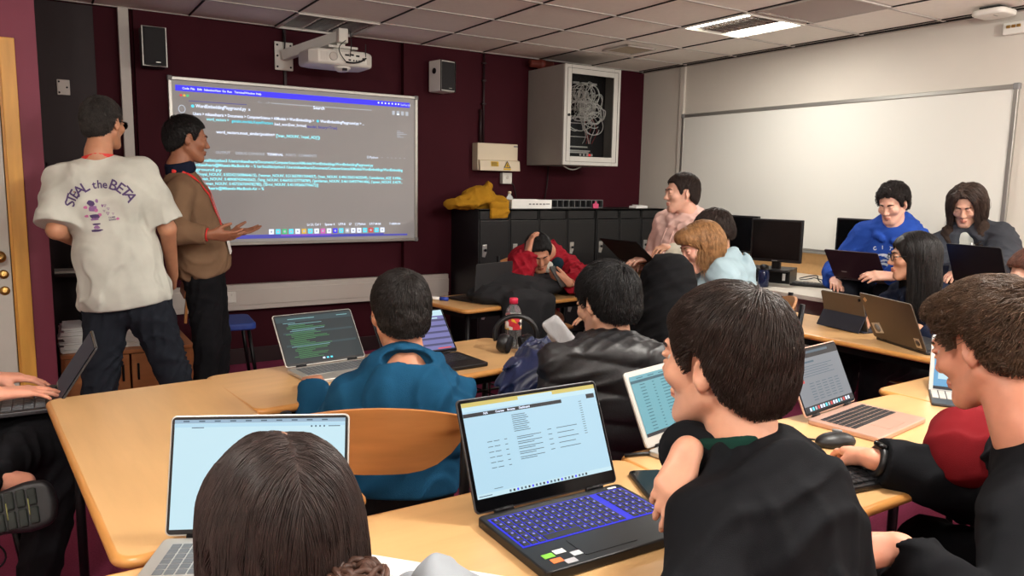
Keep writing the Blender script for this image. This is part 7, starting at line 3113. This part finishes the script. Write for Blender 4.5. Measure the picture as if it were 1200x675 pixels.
# raised shoe with ridged sole facing the viewer
ax = unit(V3(1, -.10, .12))                # heel to toe
nn = unit(CAM - SOLE)
nn = unit(nn - ax * (nn @ ax))
sd_ = np.cross(nn, ax)
RS = np.stack([ax, nn, sd_], 1)
c0 = SOLE - ax * .045
q = [box_(c0, (.15, .022, .056), RS, .02), ell(c0 + ax * .10, V3(.060, .022, .062), RS, .03), ell(c0 - nn * .05, V3(.13, .05, .046), RS, .03), ell(c0 - nn * .075 - ax * .06, V3(.06, .06, .042), RS, .03), plane(c0 + nn * .020, nn, .004)]
M['sole'] = mat('worn_black_rubber', (34, 40, 36), .7, var=.2, vscale=30)
soft('shoe', q, .005, M['shoe_black'], P)
q = []
for k in range(10):
    x_ = -.125 + .026 * k
    wv = .046 * (1 - .5 * max(0, (abs(x_ + .0) - .09) / .06) ** 2)
    for s_ in (-1, 1):
        q.append(box_(c0 + ax * x_ + nn * .021 + sd_ * s_ * wv * .56, (.011, .006, wv * .52), RS, .004, .002))
soft('shoe_tread', q, .003, M['sole'], P)
mb = MB()
for k in range(5):
    p0 = c0 + ax * (-.10 + .05 * k) + nn * .0272
    mb.tube([p0 - sd_ * .022, p0 + sd_ * .022], .0016, n=5)
wc(mb.build('sole_mark', mat('tread_mark', (140, 140, 84), .7), None), P)
mb = MB()
p0 = c0 - sd_ * .05 - ax * .02 - nn * .04
dn = sd_ if sd_[2] < 0 else -sd_
mb.tube([p0 + ax * .05 * math.sin(2 * PI * t_) * (1 - t_) + V3(0, 0, -.10) * math.sin(PI * t_) + ax * .03 * t_ for t_ in np.linspace(0, 1, 20)], .0025, n=6)
wc(mb.build('shoelace', M['black_tr'], None), P)
q = [cap(f.A[1] - V3(0, 0, .04) - V3(.05, 0, 0), f.A[1] - V3(0, 0, .045) + V3(.15, 0, 0), .042, .036, .02), plane((0, 0, .003), (0, 0, -1), .004)]
soft('shoe', q, .007, M['shoe_black'], P)

# ---- 17 cropped head at the right edge
f = Fig(hd(1216, 330, 2.75), hyaw=-50, hpitch=10, pelvis=(2.98, .92, .57), tyaw=-30, w=.95, neck=.165)
f.arm(-1, (2.72, 1.12, .78), hint=(-.6, -.3, -.7), f=(-.3, .9, 0), n=(0, 0, 1), curl=(.3, .4, .3))
f.arm(1, (2.95, 1.20, .78), hint=(.8, .0, -.6), f=(-.3, .9, 0), n=(0, 0, 1), curl=(.3, .4, .3))
f.sit(fwd=.35, knee_z=.54)
P = person('person cut off by the right edge with reddish brown hair showing', f)
make_body(f, P, ('pale', (222, 172, 150)), .0055)
make_hair(f, P, hair_mat('auburn', (84, 50, 38)), n=1500, length=.06, r=.0016, thick=.016, seed=33, noise=.4)
garment('grey_top', f, P, M['charc'], infl=.024, amp=.008, h=.007, hem=-.05, seed=171)
trousers(f, P, M['black_tr'])
shoes(f, P, M['shoe_black'])
# ------------------------------------------------------------------ light
def area(name, loc, sx, sy, power, col=(1, .965, .90), rot=(0, 0, 0)):
    l = bpy.data.lights.new(name, 'AREA')
    l.shape = 'RECTANGLE'
    l.size, l.size_y = sx, sy
    l.energy = power
    l.color = col
    o = bpy.data.objects.new(name, l)
    COL.objects.link(o)
    o.location = loc
    o.rotation_euler = rot
    return o


area('panel_lamp', (4.31, 3.85, CZ - .02), .5, .5, 26)
for (a, b), p in zip(fix_cells, (40, 34, 30, 24, 26, 22)):
    area('panel_lamp', (a + .3, b + .3, CZ - .02), .5, .5, p * .45)
    l = bpy.data.lights.new('ceiling_fill', 'POINT')  # added fill light, no real lamp: hangs below each fixture to brighten the ceiling
    l.energy = p * 2.0
    l.color = (1, .965, .90)
    l.shadow_soft_size = .08
    o = bpy.data.objects.new('ceiling_fill', l)
    COL.objects.link(o)
    o.location = (a + .3, b + .3, CZ - .22)
w = bpy.data.worlds.new('World')
scene.world = w
w.use_nodes = True
w.node_tree.nodes['Background'].inputs[0].default_value = (.5, .48, .46, 1)
w.node_tree.nodes['Background'].inputs[1].default_value = .06
vs = scene.view_settings
vs.view_transform = 'Standard'
vs.look = 'None'
vs.gamma = 1
vs.exposure = -0.06
vs.use_curve_mapping = False
